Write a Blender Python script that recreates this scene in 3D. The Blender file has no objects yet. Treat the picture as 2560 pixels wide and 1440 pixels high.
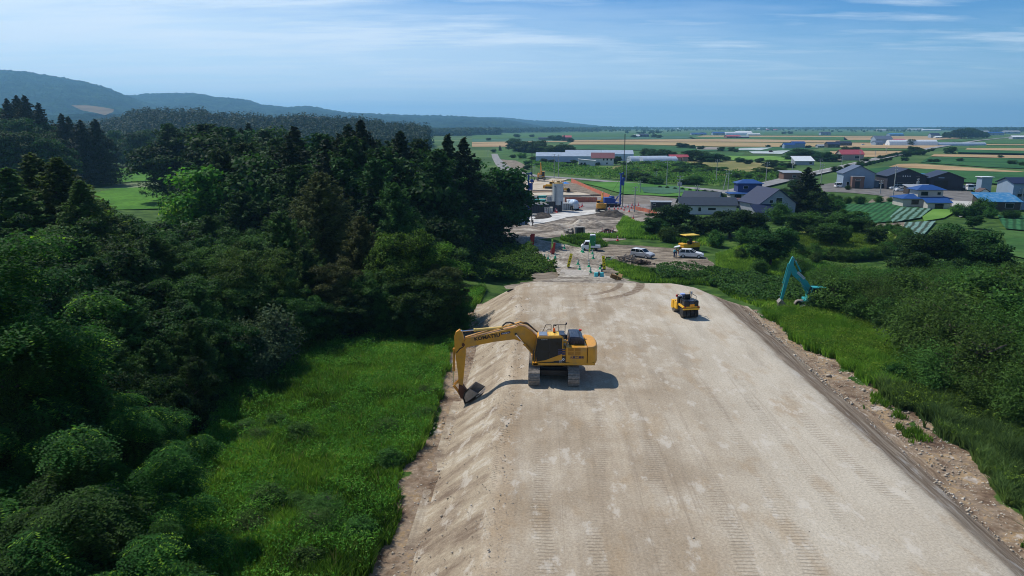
import bpy, bmesh, math, random
import numpy as np
from mathutils import Vector, Matrix, Euler
R = math.radians
sc = bpy.context.scene
COL = sc.collection
rnd = random.Random(7)
F, CX, CY, PITCH = 1750.0, 1280.0, 720.0, R(13.0)
CZ = 15.5
cP, sP = math.cos(PITCH), math.sin(PITCH)
AZ = R(2.487)
NEAR, PLAIN = -2.3, -6.0

# ---------------------------------------------------------------- survey helpers (measure where things stand)
def ray(px, py):
    u = (px-CX)/F; v = (CY-py)/F
    return (u, cP+v*sP, -sP+v*cP)
def gp(px, py, z=PLAIN):
    d = ray(px, py); t = (z-CZ)/d[2]
    return (d[0]*t, d[1]*t, z)
def ss(x): 
    x = np.clip(x, 0, 1); return x*x*(3-2*x)
def T(X, Y):
    X = np.asarray(X, float); Y = np.asarray(Y, float)
    h = NEAR + (PLAIN-NEAR)*ss((Y-62)/32.0)
    h = h + 15*ss((-X/np.maximum(Y, 1)-.595)/.13)*ss((Y-200)/60)*ss((480-Y)/90)
    h = h + 7*np.exp(-(((X+150)/60)**2+((Y-120)/50)**2))*ss((-X-90)/40)
    h = h + 1.6*np.exp(-(((X+8)/6)**2+((Y-90)/12)**2))
    return h
def Tf(x, y): return float(T(x, y))
def gt(px, py):
    d = ray(px, py); t = 8.0
    while t < 20000:
        z = CZ+d[2]*t
        if z < Tf(d[0]*t, d[1]*t): break
        t *= 1.004
    return (d[0]*t, d[1]*t, Tf(d[0]*t, d[1]*t))
def at(px, py, Y):
    d = ray(px, py); t = Y/d[1]
    return Vector((d[0]*t, Y, CZ+d[2]*t))
def toxy(e, s):
    return (e*math.cos(AZ)+s*math.sin(AZ), -e*math.sin(AZ)+s*math.cos(AZ))
def toes(X, Y):
    return (X*math.cos(AZ)-Y*math.sin(AZ), X*math.sin(AZ)+Y*math.cos(AZ))

def vnoise(x, y, seed=0):
    x = np.asarray(x, float); y = np.asarray(y, float)
    xi = np.floor(x).astype(np.int64); yi = np.floor(y).astype(np.int64)
    fx = x-xi; fy = y-yi; fx = fx*fx*(3-2*fx); fy = fy*fy*(3-2*fy)
    def h(a, b):
        n = (a*374761393+b*668265263+seed*1442695041) & 0x7fffffff
        n = (n ^ (n >> 13))*1274126177 & 0x7fffffff
        return ((n ^ (n >> 16)) & 0xffff)/65535.0
    return (h(xi, yi)*(1-fx)+h(xi+1, yi)*fx)*(1-fy)+(h(xi, yi+1)*(1-fx)+h(xi+1, yi+1)*fx)*fy
def fbm(x, y, seed=0, o=4):
    s = 0; a = .5; x = np.asarray(x, float); y = np.asarray(y, float)
    for i in range(o):
        s = s+a*vnoise(x*2**i, y*2**i, seed+i); a *= .5
    return s/(1-.5**o)

# ---------------------------------------------------------------- object helpers
def tag(o, label=None, cat=None, group=None, kind=None):
    if label: o['label'] = label
    if cat: o['category'] = cat
    if group: o['group'] = group
    if kind: o['kind'] = kind
    return o
def empty(name, loc, rz=0, label=None, cat=None, group=None):
    o = bpy.data.objects.new(name, None); COL.objects.link(o)
    o.location = loc; o.rotation_euler = (0, 0, rz); o.empty_display_size = .2
    return tag(o, label, cat, group)
def link(name, me, parent=None):
    o = bpy.data.objects.new(name, me); COL.objects.link(o)
    if parent: o.parent = parent
    return o
def copy_tree(o, parent=None):
    c = o.copy(); COL.objects.link(c); c.parent = parent
    for ch in list(o.children): copy_tree(ch, c)
    return c

class MB:
    def __init__(s): s.v = []; s.f = []; s.M = Matrix.Identity(4)
    def add(s, vs, fs):
        b = len(s.v); s.v += [tuple(s.M @ Vector(p)) for p in vs]; s.f += [tuple(i+b for i in f) for f in fs]; return s
    def box(s, c, d, rz=0, ry=0, rx=0, tx=1, ty=1):
        x, y, z = d[0]/2, d[1]/2, d[2]/2
        m = Matrix.Translation(c) @ Euler((rx, ry, rz)).to_matrix().to_4x4()
        vs = [m @ Vector(p) for p in [(-x,-y,-z),(x,-y,-z),(x,y,-z),(-x,y,-z),(-x*tx,-y*ty,z),(x*tx,-y*ty,z),(x*tx,y*ty,z),(-x*tx,y*ty,z)]]
        return s.add(vs, [(3,2,1,0),(4,5,6,7),(0,1,5,4),(1,2,6,5),(2,3,7,6),(3,0,4,7)])
    def prism(s, prof, y0, y1, axis='y', in0=0, in1=0):
        n = len(prof); vs = []
        cx = sum(p[0] for p in prof)/n; cz = sum(p[1] for p in prof)/n
        for (y, k) in ((y0, in0), (y1, in1)):
            for (a, b) in prof:
                a2 = cx+(a-cx)*(1-k); b2 = cz+(b-cz)*(1-k)
                vs.append((a2, y, b2) if axis == 'y' else ((y, a2, b2) if axis == 'x' else (a2, b2, y)))
        fs = [tuple(range(n)), tuple(range(2*n-1, n-1, -1))]+[(i, i+n, (i+1) % n+n, (i+1) % n) for i in range(n)]
        return s.add(vs, fs)
    def cyl(s, p0, p1, r0, r1=None, n=12, caps=True):
        if r1 is None: r1 = r0
        p0 = Vector(p0); p1 = Vector(p1); d = (p1-p0).normalized()
        a = d.orthogonal().normalized(); b = d.cross(a); vs = []
        for p, r in ((p0, r0), (p1, r1)):
            for i in range(n):
                t = 2*math.pi*i/n; vs.append(p+a*math.cos(t)*r+b*math.sin(t)*r)
        fs = [(i, (i+1) % n, (i+1) % n+n, i+n) for i in range(n)]
        if caps: fs += [tuple(range(n-1, -1, -1)), tuple(range(n, 2*n))]
        return s.add(vs, fs)
    def tube(s, pts, r, n=6):
        for a, b in zip(pts[:-1], pts[1:]): s.cyl(a, b, r, r, n)
        return s
    def ball(s, c, r, n=10, m=6, sc=(1,1,1)):
        vs = []; fs = []
        for j in range(m+1):
            ph = math.pi*j/m
            for i in range(n):
                th = 2*math.pi*i/n
                vs.append((c[0]+r*sc[0]*math.sin(ph)*math.cos(th), c[1]+r*sc[1]*math.sin(ph)*math.sin(th), c[2]+r*sc[2]*math.cos(ph)))
        for j in range(m):
            for i in range(n):
                fs.append((j*n+i, (j+1)*n+i, (j+1)*n+(i+1) % n, j*n+(i+1) % n))
        return s.add(vs, fs)
    def loft(s, rings, close=True):
        n = len(rings[0]); vs = [p for r in rings for p in r]; fs = []
        for k in range(len(rings)-1):
            for i in range(n if close else n-1):
                fs.append((k*n+i, k*n+(i+1) % n, (k+1)*n+(i+1) % n, (k+1)*n+i))
        if close: fs += [tuple(range(n-1, -1, -1)), tuple(range((len(rings)-1)*n, len(rings)*n))]
        return s.add(vs, fs)
    def build(s, name, m, parent=None, bevel=0, smooth=False):
        me = bpy.data.meshes.new(name); me.from_pydata(s.v, [], s.f)
        bm = bmesh.new(); bm.from_mesh(me); bmesh.ops.remove_doubles(bm, verts=bm.verts, dist=1e-5)
        bmesh.ops.recalc_face_normals(bm, faces=bm.faces); bm.to_mesh(me); bm.free()
        me.materials.append(m)
        if smooth: me.shade_smooth()
        o = link(name, me, parent)
        if bevel:
            b = o.modifiers.new('bevel', 'BEVEL'); b.width = bevel; b.segments = 2; b.limit_method = 'ANGLE'; b.angle_limit = R(35)
        return o

def np_mesh(name, V, F4, m, attrs=None):
    me = bpy.data.meshes.new(name); V = np.ascontiguousarray(V, np.float32); F4 = np.ascontiguousarray(F4, np.int32)
    me.vertices.add(len(V)); me.vertices.foreach_set('co', V.ravel())
    k = F4.shape[1]; me.loops.add(F4.size); me.loops.foreach_set('vertex_index', F4.ravel())
    me.polygons.add(len(F4)); me.polygons.foreach_set('loop_start', np.arange(0, F4.size, k, dtype=np.int32))
    for an, av in (attrs or {}).items():
        a = me.attributes.new(an, 'FLOAT', 'POINT'); a.data.foreach_set('value', np.ascontiguousarray(av, np.float32))
    me.update(calc_edges=True); me.materials.append(m)
    return me

def text_mesh(body, size, ext=.004, bold=0):
    cu = bpy.data.curves.new('lettering', 'FONT'); cu.body = body; cu.size = size; cu.extrude = ext; cu.offset = bold*size
    cu.align_x = 'CENTER'; cu.align_y = 'CENTER'; cu.resolution_u = 2
    o = bpy.data.objects.new('lettering', cu); COL.objects.link(o)
    bpy.context.view_layer.update()
    me = bpy.data.meshes.new_from_object(o.evaluated_get(bpy.context.evaluated_depsgraph_get()))
    bpy.data.objects.remove(o); bpy.data.curves.remove(cu)
    return me
def lettering(body, size, mtx, m, parent, bold=0, sx=1):
    me = text_mesh(body, size, bold=bold); me.materials.clear(); me.materials.append(m)
    o = link('lettering', me, parent); o.matrix_local = mtx @ Matrix.Diagonal((sx, 1, 1, 1))
    return o

# ---------------------------------------------------------------- materials
def nodes(m):
    m.use_nodes = True; nt = m.node_tree; nt.nodes.clear(); return nt
def N(nt, t, **kw):
    n = nt.nodes.new(t)
    for k, v in kw.items():
        if k.startswith('i_'):
            n.inputs[k[2:].replace('_', ' ')].default_value = v
        else: setattr(n, k, v)
    return n
def L(nt, a, b): nt.links.new(a, b)
def rgb(c): return (c[0], c[1], c[2], 1)
def ramp(nt, fac, stops):
    r = N(nt, 'ShaderNodeValToRGB'); e = r.color_ramp.elements
    while len(e) < len(stops): e.new(.5)
    for el, (p, c) in zip(e, stops): el.position = p; el.color = rgb(c) if not isinstance(c, float) else (c, c, c, 1)
    L(nt, fac, r.inputs[0]); return r.outputs[0]
def mixc(nt, fac, a, b, bt='MIX'):
    m = N(nt, 'ShaderNodeMix', data_type='RGBA', blend_type=bt)
    if isinstance(fac, (int, float)): m.inputs[0].default_value = fac
    else: L(nt, fac, m.inputs[0])
    for i, x in ((6, a), (7, b)):
        if isinstance(x, tuple): m.inputs[i].default_value = rgb(x)
        else: L(nt, x, m.inputs[i])
    return m.outputs[2]
def math_(nt, op, a, b=None, clamp=False):
    m = N(nt, 'ShaderNodeMath', operation=op, use_clamp=clamp)
    for i, x in ((0, a), (1, b)):
        if x is None: continue
        if isinstance(x, (int, float)): m.inputs[i].default_value = x
        else: L(nt, x, m.inputs[i])
    return m.outputs[0]
def noise(nt, vec, scale, det=4, rough=.55):
    n = N(nt, 'ShaderNodeTexNoise'); n.inputs['Scale'].default_value = scale; n.inputs['Detail'].default_value = det
    n.inputs['Roughness'].default_value = rough
    if vec is not None: L(nt, vec, n.inputs['Vector'])
    return n.outputs['Fac']
def pos(nt): return N(nt, 'ShaderNodeNewGeometry').outputs['Position']
def mapping(nt, vec, scale=(1,1,1), rot=(0,0,0), loc=(0,0,0)):
    m = N(nt, 'ShaderNodeMapping'); m.inputs['Scale'].default_value = scale; m.inputs['Rotation'].default_value = rot
    m.inputs['Location'].default_value = loc; L(nt, vec, m.inputs['Vector']); return m.outputs[0]
MC = {}
def mat(name, c, rough=.6, metal=0, var=.18, scale=3.0, dirt=None, dscale=1.5, spec=.4, bump=0, emis=None):
    """painted / plain surface with slight procedural unevenness and optional grime colour"""
    if name in MC: return MC[name]
    m = bpy.data.materials.new(name); nt = nodes(m); MC[name] = m
    out = N(nt, 'ShaderNodeOutputMaterial'); b = N(nt, 'ShaderNodeBsdfPrincipled')
    tc = N(nt, 'ShaderNodeTexCoord').outputs['Object']
    n = noise(nt, tc, scale, 5)
    col = ramp(nt, n, [(.3, tuple(x*(1-var) for x in c)), (.7, tuple(min(1, x*(1+var)) for x in c))])
    if dirt:
        n2 = noise(nt, tc, dscale, 6, .65)
        col = mixc(nt, ramp(nt, n2, [(.5, 0.0), (.72, .85)]), col, dirt)
    L(nt, col, b.inputs['Base Color']); b.inputs['Roughness'].default_value = rough; b.inputs['Metallic'].default_value = metal
    b.inputs['Specular IOR Level'].default_value = spec
    if bump:
        bp = N(nt, 'ShaderNodeBump'); bp.inputs['Strength'].default_value = bump; L(nt, noise(nt, tc, scale*4, 4), bp.inputs['Height']); L(nt, bp.outputs[0], b.inputs['Normal'])
    L(nt, b.outputs[0], out.inputs[0]); return m

def leafmat(name, dark, light, trans=.35, tip=None):
    m = bpy.data.materials.new(name); nt = nodes(m); MC[name] = m
    out = N(nt, 'ShaderNodeOutputMaterial')
    at_ = N(nt, 'ShaderNodeAttribute', attribute_name='v'); oi = N(nt, 'ShaderNodeObjectInfo')
    f = math_(nt, 'ADD', at_.outputs['Fac'], math_(nt, 'MULTIPLY', math_(nt, 'SUBTRACT', oi.outputs['Random'], .5), .35), True)
    st = [(0.0, dark), (.85, light)]
    if tip: st.append((.97, tip))
    c = ramp(nt, f, st)
    hs = N(nt, 'ShaderNodeHueSaturation'); L(nt, c, hs.inputs['Color'])
    L(nt, math_(nt, 'ADD', .475, math_(nt, 'MULTIPLY', oi.outputs['Random'], .045)), hs.inputs['Hue'])
    c = hs.outputs[0]
    b = N(nt, 'ShaderNodeBsdfPrincipled'); L(nt, c, b.inputs['Base Color']); b.inputs['Roughness'].default_value = .65; b.inputs['Specular IOR Level'].default_value = .10
    t = N(nt, 'ShaderNodeBsdfTranslucent'); L(nt, mixc(nt, .5, c, (1, .95, .3), 'MULTIPLY'), t.inputs[0])
    mx = N(nt, 'ShaderNodeMixShader'); mx.inputs[0].default_value = trans
    L(nt, b.outputs[0], mx.inputs[1]); L(nt, t.outputs[0], mx.inputs[2]); L(nt, mx.outputs[0], out.inputs[0])
    return m

def groundmat(name, stops, scale=.3, stretch=(1,1,1), rot=0, bump=.25, bscale=6, rough=.95, fine=None, rows=None):
    m = bpy.data.materials.new(name); nt = nodes(m); MC[name] = m
    out = N(nt, 'ShaderNodeOutputMaterial'); b = N(nt, 'ShaderNodeBsdfPrincipled'); p = pos(nt)
    mp = mapping(nt, p, stretch, (0, 0, rot))
    n = noise(nt, mp, scale, 8, .6)
    c = ramp(nt, n, [(.5+(q_-.5)*.55, c_) for q_, c_ in stops])
    if fine:
        n2 = noise(nt, mp, scale*fine[0], 4, .7)
        c = mixc(nt, fine[1], c, ramp(nt, n2, [(.35, .35), (.65, 1.55)]), 'MULTIPLY')
    if rows:
        rp = N(nt, 'ShaderNodeSeparateXYZ'); L(nt, mapping(nt, p, (1, 1, 1), (0, 0, rows[1])), rp.inputs[0])
        wv_ = math_(nt, 'SINE', math_(nt, 'MULTIPLY', math_(nt, 'ADD', rp.outputs[0], math_(nt, 'MULTIPLY', noise(nt, p, .15, 3), rows[0]*.6)), 6.2832/rows[0]))
        c = mixc(nt, ramp(nt, math_(nt, 'ADD', math_(nt, 'MULTIPLY', wv_, .35), noise(nt, p, .9, 5, .7)), [(.35, 0.0), (.75, rows[3])]), c, rows[2])
    L(nt, c, b.inputs['Base Color']); b.inputs['Roughness'].default_value = rough; b.inputs['Specular IOR Level'].default_value = .15
    if bump:
        bp = N(nt, 'ShaderNodeBump'); bp.inputs['Strength'].default_value = bump; bp.inputs['Distance'].default_value = .1
        L(nt, noise(nt, p, bscale, 6, .7), bp.inputs['Height']); L(nt, bp.outputs[0], b.inputs['Normal'])
    L(nt, b.outputs[0], out.inputs[0]); return m

# ---------------------------------------------------------------- camera, sun, sky
cd = bpy.data.cameras.new('camera'); cam = bpy.data.objects.new('camera', cd); COL.objects.link(cam)
cam.location = (0, 0, CZ); cam.rotation_euler = (R(90)-PITCH, 0, 0)
cd.sensor_width = 36; cd.lens = 36*F/2560; cd.clip_start = .5; cd.clip_end = 60000; sc.camera = cam
SUN = Vector((-.57, .47, 1)).normalized()
sl = bpy.data.lights.new('sun', 'SUN'); sl.energy = 4.5; sl.angle = R(.5); sl.color = (1, .955, .88)
so = bpy.data.objects.new('sun', sl); COL.objects.link(so); so.rotation_euler = (-SUN).to_track_quat('-Z', 'Y').to_euler()
so.location = (-40, 40, 80)
elev = math.asin(SUN.z); azr = math.atan2(SUN.x, SUN.y)
w = bpy.data.worlds.new('World'); sc.world = w; w.use_nodes = True; nt = w.node_tree; nt.nodes.clear()
out = N(nt, 'ShaderNodeOutputWorld'); bg = N(nt, 'ShaderNodeBackground')
sky = N(nt, 'ShaderNodeTexSky', sky_type='NISHITA', sun_disc=False, sun_elevation=elev, sun_rotation=azr, air_density=1.0, dust_density=.2, ozone_density=2.2)
dirn = N(nt, 'ShaderNodeTexCoord').outputs['Generated']
sx = N(nt, 'ShaderNodeSeparateXYZ'); L(nt, dirn, sx.inputs[0])
zz = math_(nt, 'MAXIMUM', math_(nt, 'ADD', sx.outputs[2], .06), .01)
cv = N(nt, 'ShaderNodeCombineXYZ'); L(nt, math_(nt, 'DIVIDE', sx.outputs[0], zz), cv.inputs[0]); L(nt, math_(nt, 'DIVIDE', sx.outputs[1], zz), cv.inputs[1])
# thin cirrus bands, stretched left to right, thicker veil low down
m1 = mapping(nt, cv.outputs[0], (.42, 1.05, 1), (0, 0, R(-10)), (3.1, 1.7, 0))
n1 = noise(nt, m1, 1.0, 10, .58)
m2 = mapping(nt, cv.outputs[0], (1.0, 3.2, 1), (0, 0, R(-22)), (7.3, 2.2, 0))
n2 = noise(nt, m2, 1.0, 8, .6)
cl = math_(nt, 'ADD', math_(nt, 'MULTIPLY', n1, .72), math_(nt, 'MULTIPLY', n2, .28))
cm = ramp(nt, math_(nt, 'SUBTRACT', math_(nt, 'SUBTRACT', cl, .022), math_(nt, 'MULTIPLY', sx.outputs[0], .09)), [(.44, 0.0), (.49, .3), (.55, .75), (.62, .95)])
zeff = math_(nt, 'ADD', math_(nt, 'ADD', sx.outputs[2], math_(nt, 'MULTIPLY', sx.outputs[0], .09)), math_(nt, 'MULTIPLY', math_(nt, 'SUBTRACT', n1, .5), .22))
veil = ramp(nt, zeff, [(0.0, .86), (.07, .80), (.12, .50), (.17, .16), (.26, 0.0)])
lowm = ramp(nt, sx.outputs[2], [(.05, .5), (.11, 1.0), (.42, .9), (.6, .25)])
vm = math_(nt, 'MULTIPLY', veil, math_(nt, 'ADD', .72, math_(nt, 'MULTIPLY', n1, .55)), True)
cloudc = mixc(nt, ramp(nt, math_(nt, 'ADD', sx.outputs[0], .5), [(.1, 0.0), (.95, 1.0)]), (8.6, 10.2, 11.4), (6.2, 7.9, 10.2))
hs_ = N(nt, 'ShaderNodeHueSaturation'); hs_.inputs['Saturation'].default_value = 1.7; hs_.inputs['Value'].default_value = .90; L(nt, sky.outputs[0], hs_.inputs['Color'])
tint = mixc(nt, .7, hs_.outputs[0], (.02, .72, 1.18), 'MULTIPLY')
ccol = mixc(nt, math_(nt, 'MULTIPLY', cm, lowm, True), mixc(nt, vm, tint, cloudc), (8.4, 9.7, 11.0))
ccol = mixc(nt, ramp(nt, sx.outputs[2], [(.40, 0.0), (.75, 1.0)]), ccol, (.55, 1.3, 2.9))
L(nt, ccol, bg.inputs[0]); bg.inputs[1].default_value = .10; L(nt, bg.outputs[0], out.inputs[0])
sc.view_settings.view_transform = 'Standard'; sc.view_settings.look = 'None'; sc.view_settings.exposure = 0; sc.view_settings.gamma = 1
sc.cycles.use_denoising = True; sc.cycles.filter_width = 1.0; sc.cycles.volume_bounces = 2; sc.cycles.max_bounces = 6; sc.cycles.transparent_max_bounces = 8
sc.cycles.diffuse_bounces = 2; sc.cycles.glossy_bounces = 2
# ================================================================ GROUND
# edges of the bare dirt strips along the embankment foot, measured as points on the ground
LPX = [(1200,700),(1186,735),(1168,790),(1134,862),(1125,937),(1110,975),(1080,1050),(1061,1110),(1000,1200),(1009,1260),(1001,1312),(960,1387),(925,1440)]
RPX = [(1850,752),(1926,803),(1990,850),(2085,905),(2214,1003),(2296,1054),(2409,1126),(2440,1180),(2522,1265),(2560,1321),(2610,1400)]
def espts(pts):
    r = sorted([toes(*gp(px, py, NEAR)[:2])[::-1] for px, py in pts]); return np.array([a for a, b in r]), np.array([b for a, b in r])
Ls, Le = espts(LPX); Rs, Re = espts(RPX)
def dirtmask(X, Y):
    e, s = toes(X, Y)
    l = np.interp(s, Ls, Le); r = np.interp(s, Rs, Re)
    d = np.minimum(e-l, r-e)+ (fbm(X*.9, Y*.9, 5)-.5)*3.2
    return np.where(s < 74, ss(d/.5+.5), 0)
xs = np.concatenate([-np.geomspace(13000, 66, 60), np.arange(-65, 75, .7), np.geomspace(76, 13000, 60)])
ys = np.concatenate([-np.geomspace(3000, 10, 25), np.arange(-8, 130, .8), np.geomspace(131, 15000, 90)])
XX, YY = np.meshgrid(xs, ys); ZZ = T(XX, YY)
ZZ = ZZ+(fbm(XX*.35, YY*.35, 2)-.5)*.22*(np.abs(XX) < 80)*(YY < 130)*(1-dirtmask(XX, YY)*.5)
nx, ny = len(xs), len(ys)
idx = np.arange(nx*ny).reshape(ny, nx)
FQ = np.stack([idx[:-1, :-1], idx[:-1, 1:], idx[1:, 1:], idx[1:, :-1]], -1).reshape(-1, 4)
gm = bpy.data.materials.new('ground_cover'); nt = nodes(gm)
out = N(nt, 'ShaderNodeOutputMaterial'); b = N(nt, 'ShaderNodeBsdfPrincipled'); p = pos(nt)
g1 = ramp(nt, noise(nt, p, .35, 8, .6), [(.38, (.020, .048, .010)), (.5, (.04, .092, .016)), (.62, (.08, .14, .028))])
far = ramp(nt, noise(nt, mapping(nt, p, (.6, 1, 1)), .012, 8, .6), [(.3, (.035, .07, .02)), (.5, (.06, .12, .03)), (.62, (.11, .16, .05)), (.75, (.22, .19, .09))])
sxp = N(nt, 'ShaderNodeSeparateXYZ'); L(nt, p, sxp.inputs[0])
g1 = mixc(nt, ramp(nt, math_(nt, 'DIVIDE', sxp.outputs[1], 400), [(.35, 0.0), (.8, 1.0)]), g1, far)
da = N(nt, 'ShaderNodeAttribute', attribute_name='dirt')
dn = noise(nt, p, .55, 8, .68); dn2 = noise(nt, p, 2.6, 6, .7)
dc = ramp(nt, dn, [(.36, (.15, .105, .08)), (.45, (.29, .22, .155)), (.53, (.38, .315, .24)), (.58, (.46, .34, .19)), (.65, (.62, .58, .52))])
dc = mixc(nt, .55, dc, ramp(nt, dn2, [(.38, .5), (.58, 1.2)]), 'MULTIPLY'); dc = mixc(nt, 1.0, dc, (.74, .69, .66), 'MULTIPLY')
mk = ramp(nt, math_(nt, 'ADD', da.outputs['Fac'], math_(nt, 'MULTIPLY', math_(nt, 'SUBTRACT', noise(nt, p, 1.3, 6, .7), .5), .9)), [(.26, 0.0), (.40, 1.0)])
L(nt, mixc(nt, mk, g1, dc), b.inputs['Base Color']); b.inputs['Roughness'].default_value = .95; b.inputs['Specular IOR Level'].default_value = .1
bp = N(nt, 'ShaderNodeBump'); bp.inputs['Strength'].default_value = .7; bp.inputs['Distance'].default_value = .12
L(nt, noise(nt, p, 3.5, 8, .75), bp.inputs['Height']); L(nt, bp.outputs[0], b.inputs['Normal']); L(nt, b.outputs[0], out.inputs[0])
me = np_mesh('ground', np.stack([XX, YY, ZZ], -1).reshape(-1, 3), FQ, gm, {'dirt': dirtmask(XX, YY).ravel()})
me.shade_smooth(); tag(link('ground', me), kind='structure', label='green ground with bare earth strips beside the embankment')

# ================================================================ EMBANKMENT
def Rz(s):   # height of the haul surface beyond the embankment's end
    return np.interp(s, [0, 69.6, 70.6, 85, 97, 112, 200], [-.02, -.02, -.10, -2.45, -4.55, -5.9, -5.9])
EL, TL = -2.16, -5.3
cs = np.concatenate([np.linspace(0, 1, 22)])
srow = np.arange(5, 72.01, .3)
prof_e = []
V = []
NE = 90
for s in srow:
    end = max(0, (s-66.5)/4.6)
    er = np.interp(s, [0, 20, 50, 66, 68.5, 70.4], [16.8, 16.7, 16.3, 15.95, 15.2, 13.2]); el = np.interp(s, [0, 66, 69, 70.4], [EL, EL, EL+.15, EL+.9])
    tr = 20.45; tl = TL-.8*ss((s-52)/15)
    es = np.concatenate([np.linspace(tl-.5, tl, 3)[:-1], np.linspace(tl, el, 22)[:-1], np.linspace(el, er, 44)[:-1], np.linspace(er, tr, 22), [tr+.5]])
    zl = np.interp(es, [tl, el], [NEAR, 0]); zr = np.interp(es, [er, tr], [0, NEAR])
    z = np.minimum(zl, zr)
    # shoulders rounded a little
    rr = .25; z = np.minimum(z, 0)-.10*np.exp(-((es-el)/.35)**2)-.10*np.exp(-((es-er)/.35)**2)
    slope = (z < -.12)
    z = z+(fbm(es*1.7+3, np.full_like(es, s*1.3), 11)-.5)*np.where(slope, .10, .03)+(fbm(es*.3+7, np.full_like(es, s*.17), 13, 2)-.5)*np.where(slope, .22, 0)
    if s > 70.0: z = z-(s-70.0)*(1.6 if True else 0)*np.ones_like(z)
    z = np.maximum(z, np.where(s > 70, -12, NEAR-.35))
    for e_, z_ in zip(es, z):
        x_, y_ = toxy(e_+ (vnoise(s*.5, 3.3)-.5)*.12, s); V.append((x_, y_, z_))
NE = len(es); NS = len(srow)
idx = np.arange(NE*NS).reshape(NS, NE)
FQ = np.stack([idx[:-1, :-1], idx[:-1, 1:], idx[1:, 1:], idx[1:, :-1]], -1).reshape(-1, 4)
em = bpy.data.materials.new('compacted_gravel'); nt = nodes(em)
out = N(nt, 'ShaderNodeOutputMaterial'); b = N(nt, 'ShaderNodeBsdfPrincipled'); p = pos(nt)
es_ = mapping(nt, p, (1, 1, 1), (0, 0, AZ))     # x = across, y = along
sep = N(nt, 'ShaderNodeSeparateXYZ'); L(nt, es_, sep.inputs[0]); E, S, Z = sep.outputs
big = noise(nt, es_, .16, 6, .6)
c = ramp(nt, big, [(.38, (.37, .305, .225)), (.5, (.44, .375, .29)), (.62, (.52, .46, .37))])
strk = noise(nt, mapping(nt, es_, (1.6, .07, 1)), 1.1, 6, .62)
c = mixc(nt, .5, c, ramp(nt, strk, [(.3, (.72, .70, .67)), (.5, (1., 1., 1.)), (.7, (1.22, 1.23, 1.22))]), 'MULTIPLY')
# chalky pale patches near the far left half and along the right
pale = math_(nt, 'MULTIPLY', ramp(nt, noise(nt, mapping(nt, es_, (1, .45, 1)), .5, 8, .66), [(.5, 0.0), (.62, 1.0)]), ramp(nt, math_(nt, 'DIVIDE', S, 75), [(.45, .35), (.75, 1.0)]))
c = mixc(nt, math_(nt, 'MULTIPLY', pale, .6), c, (.66, .62, .54))
paleR = ramp(nt, math_(nt, 'DIVIDE', math_(nt, 'ADD', E, 3), 20), [(.45, 0.0), (.75, .6), (.97, .55)])
c = mixc(nt, paleR, c, (.62, .585, .505))
tan = ramp(nt, noise(nt, mapping(nt, es_, (1.2, .5, 1), loc=(9, 4, 0)), .45, 6, .6), [(.54, 0.0), (.64, .45)])
c = mixc(nt, tan, c, (.40, .30, .19))
# tan strip along left shoulder
shl = ramp(nt, math_(nt, 'ADD', math_(nt, 'MULTIPLY', math_(nt, 'ABSOLUTE', math_(nt, 'ADD', E, 1.5)), .8), math_(nt, 'MULTIPLY', noise(nt, p, 1.4, 5), .8)), [(.55, .5), (.85, 0.0)])
c = mixc(nt, shl, c, (.37, .28, .185))
# crawler cleat prints: fine cross bars inside long lanes
wv = math_(nt, 'SINE', math_(nt, 'MULTIPLY', math_(nt, 'ADD', S, math_(nt, 'MULTIPLY', noise(nt, p, .8, 3), .25)), 2*math.pi/.21))
ln = math_(nt, 'SINE', math_(nt, 'MULTIPLY', math_(nt, 'ADD', E, math_(nt, 'MULTIPLY', noise(nt, mapping(nt, es_, (.05, .05, 1)), 1.2, 3), 5)), 2*math.pi/2.35))
lane = ramp(nt, ln, [(.35, 0.0), (.7, 1.0)])
patch = ramp(nt, noise(nt, mapping(nt, es_, (1, .22, 1), loc=(2, 8, 0)), .42, 5, .55), [(.42, 0.0), (.54, 1.0)])
cle = math_(nt, 'MULTIPLY', math_(nt, 'MULTIPLY', lane, patch), math_(nt, 'MAXIMUM', wv, 0))
topm = ramp(nt, math_(nt, 'ADD', math_(nt, 'MULTIPLY', Z, 2), 1), [(.4, 0.0), (.75, 1.0)])
cle = math_(nt, 'MULTIPLY', cle, topm)
c = mixc(nt, math_(nt, 'MULTIPLY', cle, .42), c, (.25, .20, .15))
# stretch of dark steering prints left by rubber tyres near the far end
def arc(ex, sx_, rad, w_, s0, s1):
    dx = math_(nt, 'SUBTRACT', E, ex); dy = math_(nt, 'SUBTRACT', S, sx_)
    d = math_(nt, 'SQRT', math_(nt, 'ADD', math_(nt, 'MULTIPLY', dx, dx), math_(nt, 'MULTIPLY', dy, dy)))
    a_ = ramp(nt, math_(nt, 'ABSOLUTE', math_(nt, 'SUBTRACT', d, rad)), [(w_*.7, 1.0), (w_, 0.0)])
    msk = math_(nt, 'MULTIPLY', ramp(nt, math_(nt, 'DIVIDE', S, 100), [(s0/100, 0.0), (s0/100+.02, 1.0)]), ramp(nt, dx, [(0, 0.0), (.3, 1.0)]))
    return math_(nt, 'MULTIPLY', a_, math_(nt, 'MULTIPLY', msk, ramp(nt, noise(nt, p, 2.2, 5), [(.3, .45), (.6, 1.0)])))
for (ex, sx_, rad, w_, s0) in ((1.4, 70.3, 6.6, .36, 63.6), (1.4, 70.3, 8.6, .50, 62.0)):
    c = mixc(nt, math_(nt, 'MULTIPLY', arc(ex, sx_, rad, w_, s0, 70), .92), c, (.20, .145, .10))
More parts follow.
